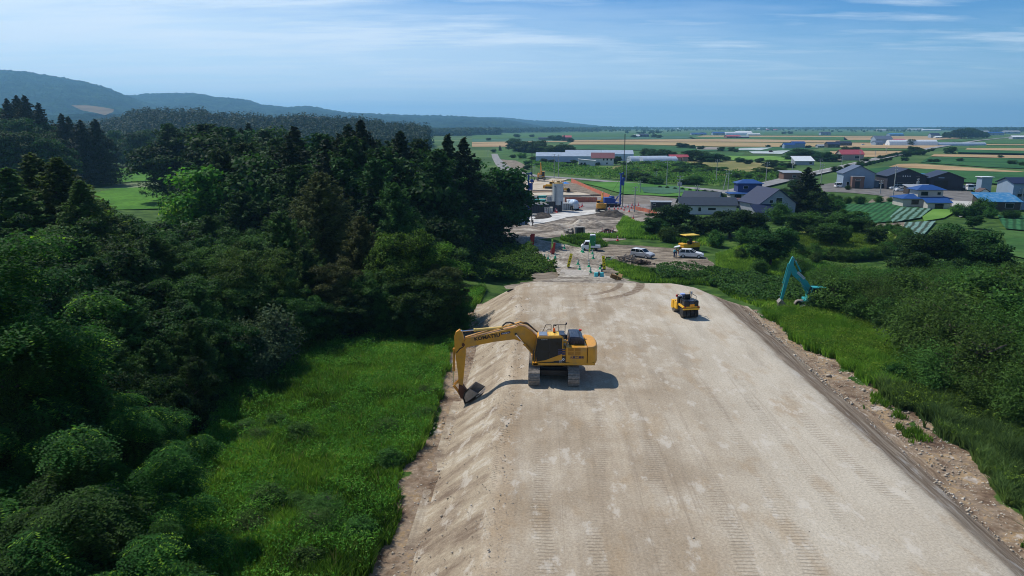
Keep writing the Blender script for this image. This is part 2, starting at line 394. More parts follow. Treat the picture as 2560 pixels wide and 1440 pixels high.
# slopes: scraped diagonally, darker earth showing on patches
slp = math_(nt, 'SUBTRACT', 1, topm, True)
dg = noise(nt, mapping(nt, es_, (.5, 1.1, .35), (0, 0, R(33))), .55, 9, .68)
sc1 = ramp(nt, dg, [(.36, (.22, .17, .13)), (.46, (.35, .29, .22)), (.55, (.45, .39, .30)), (.65, (.56, .52, .45))])
rs = ramp(nt, E, [(0, 0.0), (1, 1.0)])
gsl = ramp(nt, noise(nt, mapping(nt, es_, (1.6, .16, 1)), 1.2, 8, .68), [(.38, (.20, .145, .10)), (.48, (.30, .23, .165)), (.56, (.37, .30, .225)), (.64, (.48, .41, .32))])
sc1 = mixc(nt, rs, sc1, gsl)
c = mixc(nt, slp, c, sc1)
fine = noise(nt, p, 9, 6, .8)
c = mixc(nt, .6, c, ramp(nt, fine, [(.36, .60), (.5, 1.0), (.64, 1.36)]), 'MULTIPLY')
peb = N(nt, 'ShaderNodeTexVoronoi'); peb.inputs['Scale'].default_value = 5.0; L(nt, p, peb.inputs['Vector'])
c = mixc(nt, ramp(nt, peb.outputs['Distance'], [(.05, .55), (.11, 0.0)]), c, (.60, .57, .52))
fl = noise(nt, mapping(nt, es_, (1, .5, 1), loc=(5, 5, 0)), .9, 8, .7); c = mixc(nt, ramp(nt, fl, [(.56, 0.0), (.63, .5)]), c, (.70, .67, .61))
rut = noise(nt, mapping(nt, es_, (2.4, .045, 1), loc=(1, 3, 0)), 1.0, 5, .7); c = mixc(nt, ramp(nt, rut, [(.60, 0.0), (.64, .4), (.66, .1)]), c, (.27, .22, .17))
c = mixc(nt, 1.0, c, (.83, .80, .76), 'MULTIPLY')
L(nt, c, b.inputs['Base Color']); b.inputs['Roughness'].default_value = .93; b.inputs['Specular IOR Level'].default_value = .15
hgt = math_(nt, 'ADD', math_(nt, 'MULTIPLY', noise(nt, p, 5, 8, .72), .5), math_(nt, 'ADD', math_(nt, 'MULTIPLY', cle, -.35), math_(nt, 'MULTIPLY', math_(nt, 'MULTIPLY', dg, slp), .12)))
bp = N(nt, 'ShaderNodeBump'); bp.inputs['Strength'].default_value = .55; bp.inputs['Distance'].default_value = .12
L(nt, hgt, bp.inputs['Height']); L(nt, bp.outputs[0], b.inputs['Normal']); L(nt, b.outputs[0], out.inputs[0])
me = np_mesh('embankment', np.array(V), FQ, em); me.shade_smooth()
tag(link('embankment', me), kind='structure', label='long flat-topped embankment of pale compacted gravel')

# haul road going down from the embankment end (draped strip with irregular edges)
M_path = groundmat('haul_road_surface', [(.3, (.17, .14, .11)), (.45, (.27, .235, .19)), (.6, (.34, .30, .25)), (.75, (.42, .385, .33))], .30, (1, .6, 1), R(-25), .5, 4, fine=(8, .7))
M_pave = groundmat('road_asphalt', [(.3, (.10, .10, .105)), (.7, (.16, .16, .165))], .6, bump=.1)
M_lot = groundmat('worn_asphalt', [(.3, (.12, .115, .11)), (.7, (.19, .18, .17))], .4, bump=.15)
M_mud = groundmat('churned_earth', [(.3, (.10, .085, .07)), (.45, (.20, .17, .14)), (.6, (.30, .26, .215)), (.75, (.42, .38, .32))], .22, (1, 1.6, 1), .1, .7, 2, fine=(6, .6))
M_dmud = groundmat('wet_dark_earth', [(.3, (.035, .03, .028)), (.7, (.085, .072, .06))], .8, bump=.9, bscale=2)
M_sand = groundmat('pale_sand', [(.3, (.40, .33, .24)), (.7, (.55, .48, .38))], .3, bump=.2)
M_brown = groundmat('brown_bank', [(.3, (.16, .11, .075)), (.7, (.25, .18, .12))], .6, bump=.5)
M_dirt = groundmat('dry_dirt', [(.3, (.12, .095, .07)), (.5, (.20, .165, .125)), (.7, (.30, .25, .19))], .4, (1, 2, 1), 0, .4, 4, fine=(8, .5))

def strip(name, pts, m, zfun, sub=7, jit=.0, label=None):
    """pts: list of ((x,y) left, (x,y) right) pairs"""
    V = []; P = []
    for (a, b_), (a2, b2) in zip(pts[:-1], pts[1:]):
        n = max(2, int(max(math.dist(a, a2), math.dist(b_, b2))/1.5))
        for k in range(n): t = k/n; P.append((tuple(a[i]*(1-t)+a2[i]*t for i in (0,1)), tuple(b_[i]*(1-t)+b2[i]*t for i in (0,1))))
    P.append(pts[-1])
    for k, (a, b_) in enumerate(P):
        for j in range(sub+1):
            t = j/sub+((rnd.random()-.5)*jit if j in (0, sub) else 0)
            x = a[0]*(1-t)+b_[0]*t; y = a[1]*(1-t)+b_[1]*t; V.append((x, y, zfun(x, y)))
    n1 = sub+1; idx = np.arange(n1*len(P)).reshape(len(P), n1)
    FQ = np.stack([idx[:-1, :-1], idx[:-1, 1:], idx[1:, 1:], idx[1:, :-1]], -1).reshape(-1, 4)
    me = np_mesh(name, np.array(V), FQ, m); me.shade_smooth(); o = link(name, me); tag(o, label, kind='structure'); return o
def rz(x, y): return float(Rz(toes(x, y)[1]))
def gr(px, py):  # point on the haul surface
    d = ray(px, py); t = 60.0
    while t < 900:
        if CZ+d[2]*t < rz(d[0]*t, d[1]*t): break
        t += .1
    return (d[0]*t, d[1]*t)
pairs = [((1330,709),(1600,709)),((1362,702),(1570,702.5)),((1394,696),(1545,698)),((1398,690),(1522,692)),((1393,680),(1505,683)),((1388,668),(1500,664)),((1370,655),(1512,652)),((1352,645),(1515,640)),((1330,625),(1475,624)),((1305,610),(1400,609)),((1280,598),(1350,600)),((1262,590),(1300,592))]
strip('haul_road', [(gr(*a), gr(*b_)) for a, b_ in pairs], M_path, lambda x, y: max(rz(x, y), Tf(x, y)+.06)+.03, jit=.05, label='pale haul road winding down from the embankment end')
# shoulders of the fill either side of the haul road
def side(x, y): return max(Tf(x, y)+.05, rz(x, y)-.02)
bank = []
for (a, b_) in pairs[:7]:
    A = gr(*a); B = gr(*b_)
    bank.append(((A[0]-3.2, A[1]-1), (B[0]+2.2, B[1]-1)))
def bankz(x, y):
    return rz(x, y)-.35
strip('haul_road_fill', bank, M_dirt, bankz, jit=.08, label='earth fill under the haul road')

def poly_sheet(name, pxp, m, dz, z0=PLAIN, jit=.0, dens=6, label=None, thick=0, kind='structure'):
    pts = [gp(px, py, z0)[:2] for px, py in pxp]; P = []
    for a, b_ in zip(pts, pts[1:]+pts[:1]):
        n = max(1, min(60, int(math.dist(a, b_)/dens)))
        for k in range(n):
            t = k/n; q = (a[0]*(1-t)+b_[0]*t, a[1]*(1-t)+b_[1]*t)
            P.append((q[0]+(rnd.random()-.5)*jit, q[1]+(rnd.random()-.5)*jit))
    bm = bmesh.new(); vs = [bm.verts.new((x, y, z0+dz)) for x, y in P]; f = bm.faces.new(vs)
    if f.normal.z < 0: f.normal_flip()
    if thick:
        r = bmesh.ops.extrude_face_region(bm, geom=[f])
        for v in r['geom']:
            if isinstance(v, bmesh.types.BMVert): v.co.z -= thick
    bmesh.ops.triangulate(bm, faces=bm.faces[:]); bmesh.ops.recalc_face_normals(bm, faces=bm.faces)
    me = bpy.data.meshes.new(name); bm.to_mesh(me); bm.free(); me.materials.append(m)
    o = link(name, me); tag(o, label, kind=kind); return o
# ================================================================ VEGETATION
rg = np.random.default_rng(11)
LM = dict(
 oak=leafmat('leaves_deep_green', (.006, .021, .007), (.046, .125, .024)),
 mid=leafmat('leaves_mid_green', (.009, .031, .009), (.074, .18, .031)),
 bright=leafmat('leaves_bright_green', (.014, .045, .010), (.13, .32, .038), .45, tip=(.30, .46, .045)),
 olive=leafmat('leaves_olive_green', (.028, .038, .013), (.115, .145, .042)),
 spruce=leafmat('needles_dark', (.008, .018, .008), (.030, .060, .020), .2),
 larch=leafmat('needles_soft_green', (.024, .055, .014), (.105, .20, .040), .5),
 willow=leafmat('leaves_willow', (.020, .050, .012), (.105, .22, .040), .4),
 silver=leafmat('leaves_silver_green', (.022, .048, .024), (.11, .18, .08), .3),
 frond=leafmat('leaves_feathered', (.008, .030, .010), (.065, .18, .028), .5, tip=(.26, .42, .035)),
 bush=leafmat('leaves_bush', (.014, .042, .010), (.090, .21, .034), .35),
)
def barkmat():
    return groundmat('bark', [(.3, (.05, .04, .032)), (.7, (.15, .125, .10))], 1.5, (1, 1, .2), bump=.6)
BARK = barkmat()
def leaf_quads(C, Nn, size, asp=.6, jit=.7, droop=0):
    """many leaf-sized faces: centres C, preferred normals Nn"""
    n = len(C); nn = Nn+rg.normal(0, jit, (n, 3)); nn /= np.linalg.norm(nn, axis=1, keepdims=True)+1e-9
    t = rg.normal(0, 1, (n, 3)); t[:, 2] -= droop; t -= nn*(t*nn).sum(1, keepdims=True); t /= np.linalg.norm(t, axis=1, keepdims=True)+1e-9
    bt = np.cross(nn, t); s = (size*rg.uniform(.6, 1.35, n))[:, None]
    a = C-t*s*.5; b = C+bt*s*asp*.5; c = C+t*s*.5; d = C-bt*s*asp*.5
    return np.stack([a, b, c, d], 1)
def finish(name, Q, v, m):
    n = len(Q); return np_mesh(name, Q.reshape(-1, 3), np.arange(4*n).reshape(n, 4), m, {'v': np.repeat(v, 4)})
def crown_broad(name, mk, n_leaf=16000, size=.42, rx=.42, h0=.25, lobes=46, seed=0, flat=1.0, fine=1.0):
    """unit-height (10 m) broadleaf crown made of overlapping leafy lobes with gaps"""
    g = np.random.default_rng(seed); H = 10.0; zc = H*(h0+1)/2; rz_ = H*(1-h0)/2*flat; rxy = H*rx
    C = []; Nn = []; V = []
    per = n_leaf//lobes
    for i in range(lobes):
        th = g.uniform(0, 2*math.pi); cz_ = g.uniform(-.9, .92); rr = math.sqrt(max(0, 1-cz_*cz_))
        k = g.uniform(.50, .95) if i % 6 else g.uniform(.1, .5)
        shape = 1.0 if cz_ > -.2 else .85
        lc = np.array([math.cos(th)*rr*rxy*k*shape, math.sin(th)*rr*rxy*k*shape, zc+cz_*rz_*k])
        lr = g.uniform(.13, .34)*rxy*1.15*min(1.0, (54/lobes)**.4)
        d = g.normal(0, 1, (per, 3)); d /= np.linalg.norm(d, axis=1, keepdims=True)
        d[:, 2] = np.where(d[:, 2] < -.35, -d[:, 2]*.6, d[:, 2])
        rad = lr*(1-g.beta(1.1, 3.2, per)*.75)*(.5+1.0*fbm(d[:, 0]*3.2+i*7, d[:, 1]*3.2+d[:, 2]*3.2, i, 3))
        pts = lc+d*rad[:, None]*np.array([1.12, 1.12, .78])
        C.append(pts); nn = d*.75+np.array([0, 0, .55]); Nn.append(nn)
        V.append(np.clip(g.normal(.42, .2, per)+g.normal(0, .13), 0, 1))
    C = np.concatenate(C); Nn = np.concatenate(Nn); V = np.concatenate(V)
    return finish(name, leaf_quads(C, Nn, size, .62, .55), V, LM[mk])
def crown_feather(name, mk, n_br=150, size=.4, seed=0, wid=.24, h0=.08, per=90, droop=.35, irregular=.35, pw=.9):
    """conifer: whorls of drooping branches thinning to the top"""
    g = np.random.default_rng(seed); H = 10.0; C = []; Nn = []; V = []
    for i in range(n_br):
        f = (i+g.random())/n_br; z = H*(h0+(1-h0)*f**.9)
        L_ = H*wid*(1-f)**pw*g.uniform(1-irregular, 1+irregular*.5)+.12
        th = i*2.399+g.uniform(-.3, .3); n = max(10, int(per*(L_/(H*wid))+12))
        t = g.random(n)**.75; wd = (1-t*.7)*L_*.24
        x = t*L_; y = g.normal(0, 1, n)*wd*.5; zz = z-droop*L_*t**1.4*(1-.35*t)+.12*L_*t**3+g.normal(0, .05*L_+.03, n)
        px = x*math.cos(th)-y*math.sin(th); py = x*math.sin(th)+y*math.cos(th)
        C.append(np.stack([px, py, zz], 1)); Nn.append(np.tile([math.cos(th)*.25, math.sin(th)*.25, .9], (n, 1)))
        V.append(np.clip(g.normal(.4, .2, n)+g.normal(0, .1)+.2*(t-.5), 0, 1))
    C = np.concatenate(C); Nn = np.concatenate(Nn); V = np.concatenate(V)
    return finish(name, leaf_quads(C, Nn, size, .34, .45), V, LM[mk])
def crown_shrub(name, mk, n_leaf=15000, size=.13, seed=0, stems=70, asp=.3):
    """3.2 m multi-stemmed willow-like shrub, leafy to the ground"""
    g = np.random.default_rng(seed); C = []; Nn = []; V = []; per = n_leaf//stems
    for i in range(stems):
        th = g.uniform(0, 2*math.pi); lean = g.uniform(.05, 1.0)**.8; hh = 3.2*g.uniform(.62, 1.02)*(1-.42*lean**2); rr = 1.75*lean
        t = g.random(per)**.7; x = math.cos(th)*rr*t**1.15; y = math.sin(th)*rr*t**1.15; z = hh*t
        w_ = .12+.30*(1-np.abs(t-.6)); o = g.normal(0, 1, (per, 3))*w_[:, None]*.62
        C.append(np.stack([x, y, z], 1)+o); Nn.append(np.stack([x*.5, y*.5, np.full(per, .8)], 1)+o*.6)
        V.append(np.clip(g.normal(.42, .2, per)+g.normal(0, .12), 0, 1))
    C = np.concatenate(C); C[:, 2] = np.abs(C[:, 2])
    return finish(name, leaf_quads(C, np.concatenate(Nn), size, asp, .6), np.concatenate(V), LM[mk])
def crown_fronds(name, mk, n_fr=2600, seed=0, rx=.43, h0=.12, size=.17, lobes=44):
    """broad crown carrying long feathered compound leaves (seen from close above)"""
    g = np.random.default_rng(seed); H = 10.0; zc = H*(h0+1)/2; rz_ = H*(1-h0)/2; rxy = H*rx; C = []; Nn = []; V = []; D = []
    lob = []
    for i in range(lobes):
        th = g.uniform(0, 2*math.pi); c_ = g.uniform(-.55, .95); rr = math.sqrt(max(0, 1-c_*c_)); k = g.uniform(.35, 1.08)
        lob.append((np.array([math.cos(th)*rr*rxy*k, math.sin(th)*rr*rxy*k, zc+c_*rz_*k]), g.uniform(.12, .30)*rxy))
    K = 14
    for i in range(n_fr):
        lc, lr = lob[i % lobes]; d = g.normal(0, 1, 3); d /= np.linalg.norm(d); d[2] = abs(d[2])*.9-.05
        base = lc+d*lr*g.uniform(.35, .95); out = np.array([d[0], d[1], 0])+g.normal(0, .45, 3)*np.array([1, 1, 0]); out /= np.linalg.norm(out)+1e-9
        ln = g.uniform(.5, .95); t = np.linspace(.1, 1, K); sd = np.array([-out[1], out[0], 0])
        pp = base+out*(ln*t)[:, None]+np.array([0, 0, 1])*(.28*t-.62*t*t)[:, None]*ln
        w_ = .17*np.sin(np.clip(t, .12, 1)*2.7)+.04; sgn = np.where(np.arange(K) % 2, 1, -1)
        C.append(pp+sd*(w_*sgn)[:, None]); Nn.append(np.tile([out[0]*.2, out[1]*.2, .95], (K, 1))); D.append(sd*sgn[:, None]+out*.35)
        V.append(np.clip(np.full(K, g.normal(.42, .22))+g.normal(0, .05, K), 0, 1))
    C = np.concatenate(C); nn = np.concatenate(Nn)+g.normal(0, .28, C.shape); nn /= np.linalg.norm(nn, axis=1, keepdims=True)
    t = np.concatenate(D); t -= nn*(t*nn).sum(1, keepdims=True); t /= np.linalg.norm(t, axis=1, keepdims=True); bt = np.cross(nn, t); s = size*g.uniform(.75, 1.25, (len(C), 1))
    Q = np.stack([C-t*s*.5, C+bt*s*.22, C+t*s*.5, C-bt*s*.22], 1)
    return finish(name, Q, np.concatenate(V), LM[mk])
def trunk_mesh(name, H=10.0, r=.22, hb=.3, limbs=9, spread=.32, seed=0, conif=False, stems=1):
    g = random.Random(seed); mb = MB()
    for s_ in range(stems):
        bx = 0 if stems == 1 else g.uniform(-.3, .3); pts = [(bx, 0, -.4)]; n = 7
        for i in range(1, n+1):
            z = H*(.93 if conif else .72)*i/n; pts.append((bx+g.uniform(-.09, .09)*i*(.4 if conif else 1), g.uniform(-.09, .09)*i*(.4 if conif else 1), z))
        for i in range(n): mb.cyl(pts[i], pts[i+1], r*(1-i/n)**.8+.025, r*(1-(i+1)/n)**.8+.025, 8)
        for k in range(limbs):
            f = g.uniform(hb, .92); i = min(n-1, int(f*n)); p = Vector(pts[i]).lerp(Vector(pts[i+1]), f*n-i); th = g.uniform(0, 6.28)
            ln = H*spread*(1-(f-hb)*.6)*g.uniform(.6, 1); up = -.12 if conif else g.uniform(.3, .9)
            q = p+Vector((math.cos(th)*ln*.55, math.sin(th)*ln*.55, ln*up*.55)); e_ = q+Vector((math.cos(th+.3)*ln*.45, math.sin(th+.3)*ln*.45, ln*up*.35))
            rr = r*.38*(1-f*.6); mb.cyl(p, q, rr, rr*.6, 6); mb.cyl(q, e_, rr*.6, .015, 6)
    me = bpy.data.meshes.new(name); me.from_pydata(mb.v, [], mb.f); me.materials.append(BARK); me.shade_smooth(); return me
TR = dict(b=[trunk_mesh('trunk', seed=i, limbs=12) for i in range(3)], c=[trunk_mesh('trunk', seed=9, r=.14, limbs=26, spread=.16, hb=.12, conif=True)],
          s=[trunk_mesh('trunk', H=3.4, r=.06, hb=.1, limbs=10, spread=.35, seed=4, stems=4)])
PR = {
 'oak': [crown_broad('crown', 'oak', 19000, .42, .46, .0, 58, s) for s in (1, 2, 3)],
 'mid': [crown_broad('crown', 'mid', 19000, .40, .43, .0, 56, s) for s in (4, 5)],
 'bright': [crown_broad('crown', 'bright', 19000, .36, .46, .05, 54, s) for s in (6, 7)],
 'olive': [crown_broad('crown', 'olive', 26000, .30, .34, .06, 60, s) for s in (8, 9)],
 'willow': [crown_broad('crown', 'willow', 26000, .27, .46, .04, 60, s) for s in (12, 13)],
 'spruce': [crown_feather('crown', 'spruce', 130, .36, s, .34, .06, 210, .25, .6) for s in (1, 2, 3)],
 'larch': [crown_feather('crown', 'larch', 230, .26, s, .32, .04, 150, .10, .5) for s in (4, 5)],
 'shrub': [crown_shrub('crown', 'willow', 15000, .15, s) for s in (1, 2)],
 'bush': [crown_shrub('crown', 'bush', 12000, .17, s, 60, .6) for s in (3, 4)],
 'silver': [crown_shrub('crown', 'silver', 12000, .16, s, 56, .5) for s in (5,)],
 'alder_near': [crown_feather('crown', 'olive', 300, .19, s, .30, .03, 260, -.25, .5, .62) for s in (51, 52)],
 'upright_near': [crown_feather('crown', 'mid', 260, .22, s, .27, .03, 260, -.35, .6, .5) for s in (53, 54)],
 'upright': [crown_feather('crown', 'oak', 200, .34, s, .27, .03, 150, -.35, .6, .5) for s in (55,)],
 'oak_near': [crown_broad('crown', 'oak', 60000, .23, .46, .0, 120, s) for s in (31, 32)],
 'mid_near': [crown_broad('crown', 'mid', 60000, .22, .44, .0, 120, s) for s in (33, 34)],
 'olive_near': [crown_broad('crown', 'olive', 70000, .18, .34, .04, 150, s) for s in (35,)],
 'willow_near': [crown_broad('crown', 'willow', 70000, .18, .46, .03, 150, s) for s in (36,)],
 'bright_near': [crown_broad('crown', 'bright', 60000, .22, .46, .03, 120, s) for s in (37,)],
 'frond': [crown_fronds('crown', 'frond', 6500, s) for s in (21, 22)],
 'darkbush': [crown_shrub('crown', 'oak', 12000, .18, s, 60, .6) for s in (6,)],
}
BASEH = {'shrub': 3.2, 'bush': 3.2, 'silver': 3.2, 'darkbush': 3.2}
ntree = 0
def plant(kind, x, y, h, w=1.0, name=None, label=None, cat='tree', group=None, z=None):
    global ntree; ntree += 1
    bh = BASEH.get(kind, 10.0); nm = name or {'spruce': 'spruce_tree', 'larch': 'larch_tree', 'shrub': 'willow_shrub', 'bush': 'bush', 'silver': 'bush', 'darkbush': 'bush'}.get(kind, 'broadleaf_tree')
    o = empty(nm, (x, y, (Tf(x, y) if z is None else z)-.05), rnd.random()*6.28, label, cat, group)
    s = h/bh; o.scale = (s*w, s*w*rnd.uniform(.92, 1.08), s)
    tk = TR['c' if kind in ('spruce', 'larch', 'upright', 'upright_near', 'alder_near') else ('s' if bh < 5 else 'b')]
    link('trunk', tk[ntree % len(tk)], o); link('crown', rnd.choice(PR[kind]), o)
    return o
def tree(kind, px, top, Y, w=1.0, label=None, group=None, cat='tree', name=None, minh=2.0):
    """stand a tree at distance Y whose top was sighted at picture height `top`"""
    if kind in ('oak', 'mid') and px < 1160 and ntree % 5 in (0, 2): kind = 'upright'; w *= 1.15
    if Y < 82 and kind+'_near' in PR: kind = kind+'_near'
    p = at(px, top, Y); g_ = Tf(p.x, Y); h = max(minh, p.z-g_)
    return plant(kind, p.x, Y, h, w, name, label, cat, group)

# --- row along the far side of the meadow and the trees behind it
mead = 'leafy trees and bushes crowding the back of the meadow'
T_ = [
 ('alder', 800, 432, 70, 1.3, 'tall feathery olive-green tree rising alone behind the meadow'),
 ('bright', 1010, 560, 63, .9, 'bright green round tree behind the meadow near the excavator arm'),
 ('bright', 1075, 588, 65, .95, 'bright green tree just right of the roundest one behind the meadow'),
 ('alder', 900, 540, 66, 1.1, 'olive-green pointed tree to the right below the tallest one'),
 ('upright', 700, 530, 63, 1.2, 'mid-green upright tree left of the tall olive tree'),
 ('willow', 625, 600, 57, 1.0, 'grey-green willow-like tree at the left back corner of the meadow'),
 ('bright', 545, 400, 105, 1.25, 'large sunlit broadleaf tree with lumpy crown in front of the rice field, centre of three'),
 ('bright', 512, 462, 102, .95, 'sunlit broadleaf tree leftmost beside the rice field edge'),
 ('bright', 640, 430, 108, 1.15, 'sunlit broadleaf tree standing against the dark spruces'),
 ('larch', 75, 384, 74, 1.7, 'pale feathery conifer with twin tops left of the rice field'),
 ('larch', 140, 394, 70, 1.7, 'pale feathery conifer nearest the rice field on the left'),
 ('larch', 196, 448, 66, 1.5, 'shorter feathery conifer below the rice field edge'),
 ('larch', 15, 420, 66, 1.8, 'feathery conifer cut by the left edge of the picture'),
 ('spruce', 1118, 337, 118, 1.2, 'tall spruce with a sharp top at the right end of the dark wood'),
 ('spruce', 1158, 345, 122, 1.15, 'spruce with a leaning forked top at the right end of the wood'),
 ('oak', 1205, 385, 134, 1.35, 'big dark broadleaf tree at the right end of the wood above the site entrance'),
 ('oak', 1235, 430, 134, 1.0, 'dark broadleaf tree overhanging the haul road'),
 ('oak', 1160, 440, 124, 1.1, 'dark broadleaf tree under the forked spruce'),
 ('oak', 1205, 500, 124, .9, 'low dark broadleaf tree whose branches hang by the drill rig'),
 ('spruce', 1000, 328, 112, 1.2, 'dark spruce behind the bright round trees'),
 ('spruce', 900, 300, 118, 1.3, 'tallest spruce of the dark wood, touching the skyline'),
 ('spruce', 870, 312, 121, 1.2, 'tall spruce just left of the tallest one'),
 ('spruce', 735, 318, 115, 1.25, 'layered dark spruce above the sunlit broadleaf tree'),
]
for k, px, top, Y, w_, lb in T_: tree(k, px, top, Y, w_, lb)
sp = 'dark trees packed in the wood behind the meadow'; n = 0
for Y in (84, 92, 100, 110, 120, 132):
    for px in range(560, 1150, 60):
        q = px+rnd.uniform(-22, 22); top = 346+rnd.uniform(-10, 40)+(Y < 100)*55+(Y < 90)*40+max(0, (q-1000))*.22
        if q < 720 and Y < 110 or q > 1040 and Y < 115: continue
        tree('spruce' if rnd.random() < .62 else 'upright', q, top, Y+rnd.uniform(-3, 3), rnd.uniform(1.0, 1.35), 'dark tree in the middle of the close-packed wood behind the meadow', sp)
for px, top, Y in [(1120,600,88),(1000,640,80),(950,600,84),(1090,520,98),(1060,480,102),(980,520,90),(860,600,80),(700,560,88),(640,540,92),(740,500,98),(930,470,104)]:
    tree(rnd.choice(['oak', 'mid']), px, top, Y, 1.15, 'shaded leafy tree filling the gap between the spruces and the meadow trees', 'shaded understorey trees behind the meadow')
for px, top, Y, k in [(760,620,60,'mid'),(840,640,59,'olive'),(930,650,60,'mid'),(990,665,60,'oak'),(1050,660,59,'mid'),(1105,650,61,'olive'),(660,660,56,'willow'),(880,720,57.5,'oak'),(960,730,57.5,'mid'),(1030,740,57,'oak'),(1090,735,57.5,'mid'),(800,735,56,'oak'),(735,720,54.5,'mid'),(1150,725,60,'oak')]:
    tree(k, px, top, Y, 1.1, 'shady tree in the row right behind the meadow grass', mead)
for px, top, Y in [(680,765,49.5),(635,815,47),(600,800,50)]:
    tree('silver', px, top, Y, 1.0, {680: 'silvery-leaved bush at the left back corner of the meadow', 635: 'silver-green bush standing forward into the meadow', 600: 'small silver-green bush deep in shade beside the meadow'}[px], cat='bush')
for px in range(700, 1130, 36):
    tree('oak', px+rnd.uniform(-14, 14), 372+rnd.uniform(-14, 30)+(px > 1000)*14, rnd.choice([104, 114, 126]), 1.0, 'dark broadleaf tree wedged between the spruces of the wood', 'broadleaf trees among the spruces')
# --- dark mass on the left
lm = 'shaded trees on the left between the feathery conifers and the meadow'
for px, top, Y, k, w_ in [(300,560,62,'mid',1.1),(380,590,58,'mid',1.1),(450,570,66,'oak',1.1),(520,600,60,'willow',1.1),(330,640,52,'oak',1.1),(250,600,52,'oak',1.15),(180,570,56,'mid',1.1),(430,660,52,'mid',1.1),(550,680,54,'willow',1),(490,710,48,'oak',1.0),(400,740,44,'oak',1.05),(300,730,42,'oak',1.1),(210,690,44,'oak',1.1),(560,780,46,'oak',.9),(480,800,42,'oak',.9),(120,520,62,'mid',1.1),(250,500,75,'mid',1.1),(330,520,78,'oak',1.2),(420,530,82,'mid',1.2),(520,540,80,'oak',1.15),(590,560,75,'mid',1.1),(600,480,92,'oak',1.1),(20,560,52,'mid',1.1),(90,640,44,'oak',1.1),(380,850,38,'oak',.9),(450,880,38,'oak',.8),(240,820,36,'oak',1.0),(330,900,34,'oak',.85)]:
    tree(k, px, top, Y, w_, 'shaded tree in the dark thicket left of the meadow', lm)
for px, top, Y, k, w_, lb in [(-45,610,27,'frond',.8,'sunlit tree with long feathered leaves at the left edge, tallest of its kind'),
    (95,785,28,'frond',.5,'sunlit feathered-leaf tree reaching out beneath the tallest one'),
    (-30,870,24,'frond',.6,'feathered-leaf tree at the left edge below the two tallest'),
    (190,1000,25.5,'frond',.95,'broad feathered-leaf tree in the near left foreground'),
    (330,972,26.5,'frond',.8,'feathered-leaf tree nearest the meadow in the left foreground'),
    (60,1035,22,'frond',.9,'feathered-leaf tree at the lower left edge'),
    (130,1180,19.5,'frond',.95,'feathered-leaf tree low in the left foreground, nearest below the drone'),
    (290,1150,21.5,'frond',.8,'feathered-leaf tree beside the lower end of the meadow'),
    (10,1300,16.5,'frond',.95,'feathered-leaf tree in the bottom left corner'),
    (250,1330,17,'frond',.9,'low feathered-leaf tree along the bottom edge'),
    (350,1335,18.5,'frond',.6,'small feathered-leaf tree at the meadow\'s lower left end')]:
    tree(k, px, top, Y, w_, lb)
# --- wood beyond the rice fields and on the knoll (left, middle distance)
fw = 'broadleaf trees beyond the rice field'
for i in range(95):
    px = rnd.uniform(-30, 560); Y = rnd.choice([225, 250, 285, 330, 380, 440]) ; X = at(px, 400, Y).x
    if 150 < px < 470 and Y < 375: continue
    if px > 420 and Y < 300 and px < 470: continue
    if px < 150: top = np.interp(px, [-30, 60, 150], [250, 262, 296])+rnd.uniform(0, 28)+(330-min(Y, 330))*.5
    else: top = 335+rnd.uniform(-22, 22)+(440-Y)*.12
    h = at(px, top, Y).z-Tf(X, Y); h = min(max(h, 9), 21)
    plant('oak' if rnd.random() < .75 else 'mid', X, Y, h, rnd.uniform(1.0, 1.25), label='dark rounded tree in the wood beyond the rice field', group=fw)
for px, top, Y in [(60,236,292),(40,238,300),(165,262,275),(150,268,270),(235,282,262),(200,300,258),(15,246,300),(95,256,288)]:
    X = at(px, top, Y).x; plant('spruce', X, Y, min(24, max(14, at(px, top, Y).z-Tf(X, Y))), 1.2, label='ragged pine standing out against the hills on the left knoll', group='ragged pines on the left knoll')
for px in range(205, 450, 26):
    tree('oak', px, 352+rnd.uniform(-12, 14), 382+rnd.uniform(-3, 12), 1.2, 'tree in the straight row along the far edge of the rice field', 'row at the far edge of the rice field')
for px in range(420, 700, 20):
    tree(rnd.choice(['oak', 'oak', 'spruce']), px, 318+rnd.uniform(-12, 16), rnd.choice([150, 175, 205, 240]), 1.2, 'tree in the back of the wood between the rice field and the spruces', 'back of the wood right of the rice field')

# --- right hand side
wl = 'willow shrubs massed on the right'
poly = [(2075,800),(2200,826),(2290,832),(2300,900),(2330,985),(2450,1030),(2570,1090),(2750,1050),(2750,700),(2560,705),(2330,700),(2100,705),(2050,745)]
def inpoly(x, y, P):
    c = False
    for i in range(len(P)):
        (x1, y1), (x2, y2) = P[i-1], P[i]
        if (y1 > y) != (y2 > y) and x < (x2-x1)*(y-y1)/(y2-y1)+x1: c = not c
    return c
WP = [gt(a, b)[:2] for a, b in poly]
pts = []
for t in range(9000):
    x = rnd.uniform(25, 85); y = rnd.uniform(28, 92)
    if inpoly(x, y, WP) and all((x-a)**2+(y-b)**2 > 2.0**2 for a, b in pts): pts.append((x, y))
    if len(pts) > 190: break
for i, (x, y) in enumerate(pts):
    k = rnd.choice(['shrub', 'shrub', 'bush', 'shrub']); big = fbm(x*.12, y*.12, 3)
    plant(k, x, y, 2.5+2.2*big+rnd.uniform(-.6, .8)+(1.4 if x > 31 and y < 58 else 0), rnd.uniform(1.0, 1.3), label='willow shrub in the wide thicket at the right', cat='shrub', group=wl)
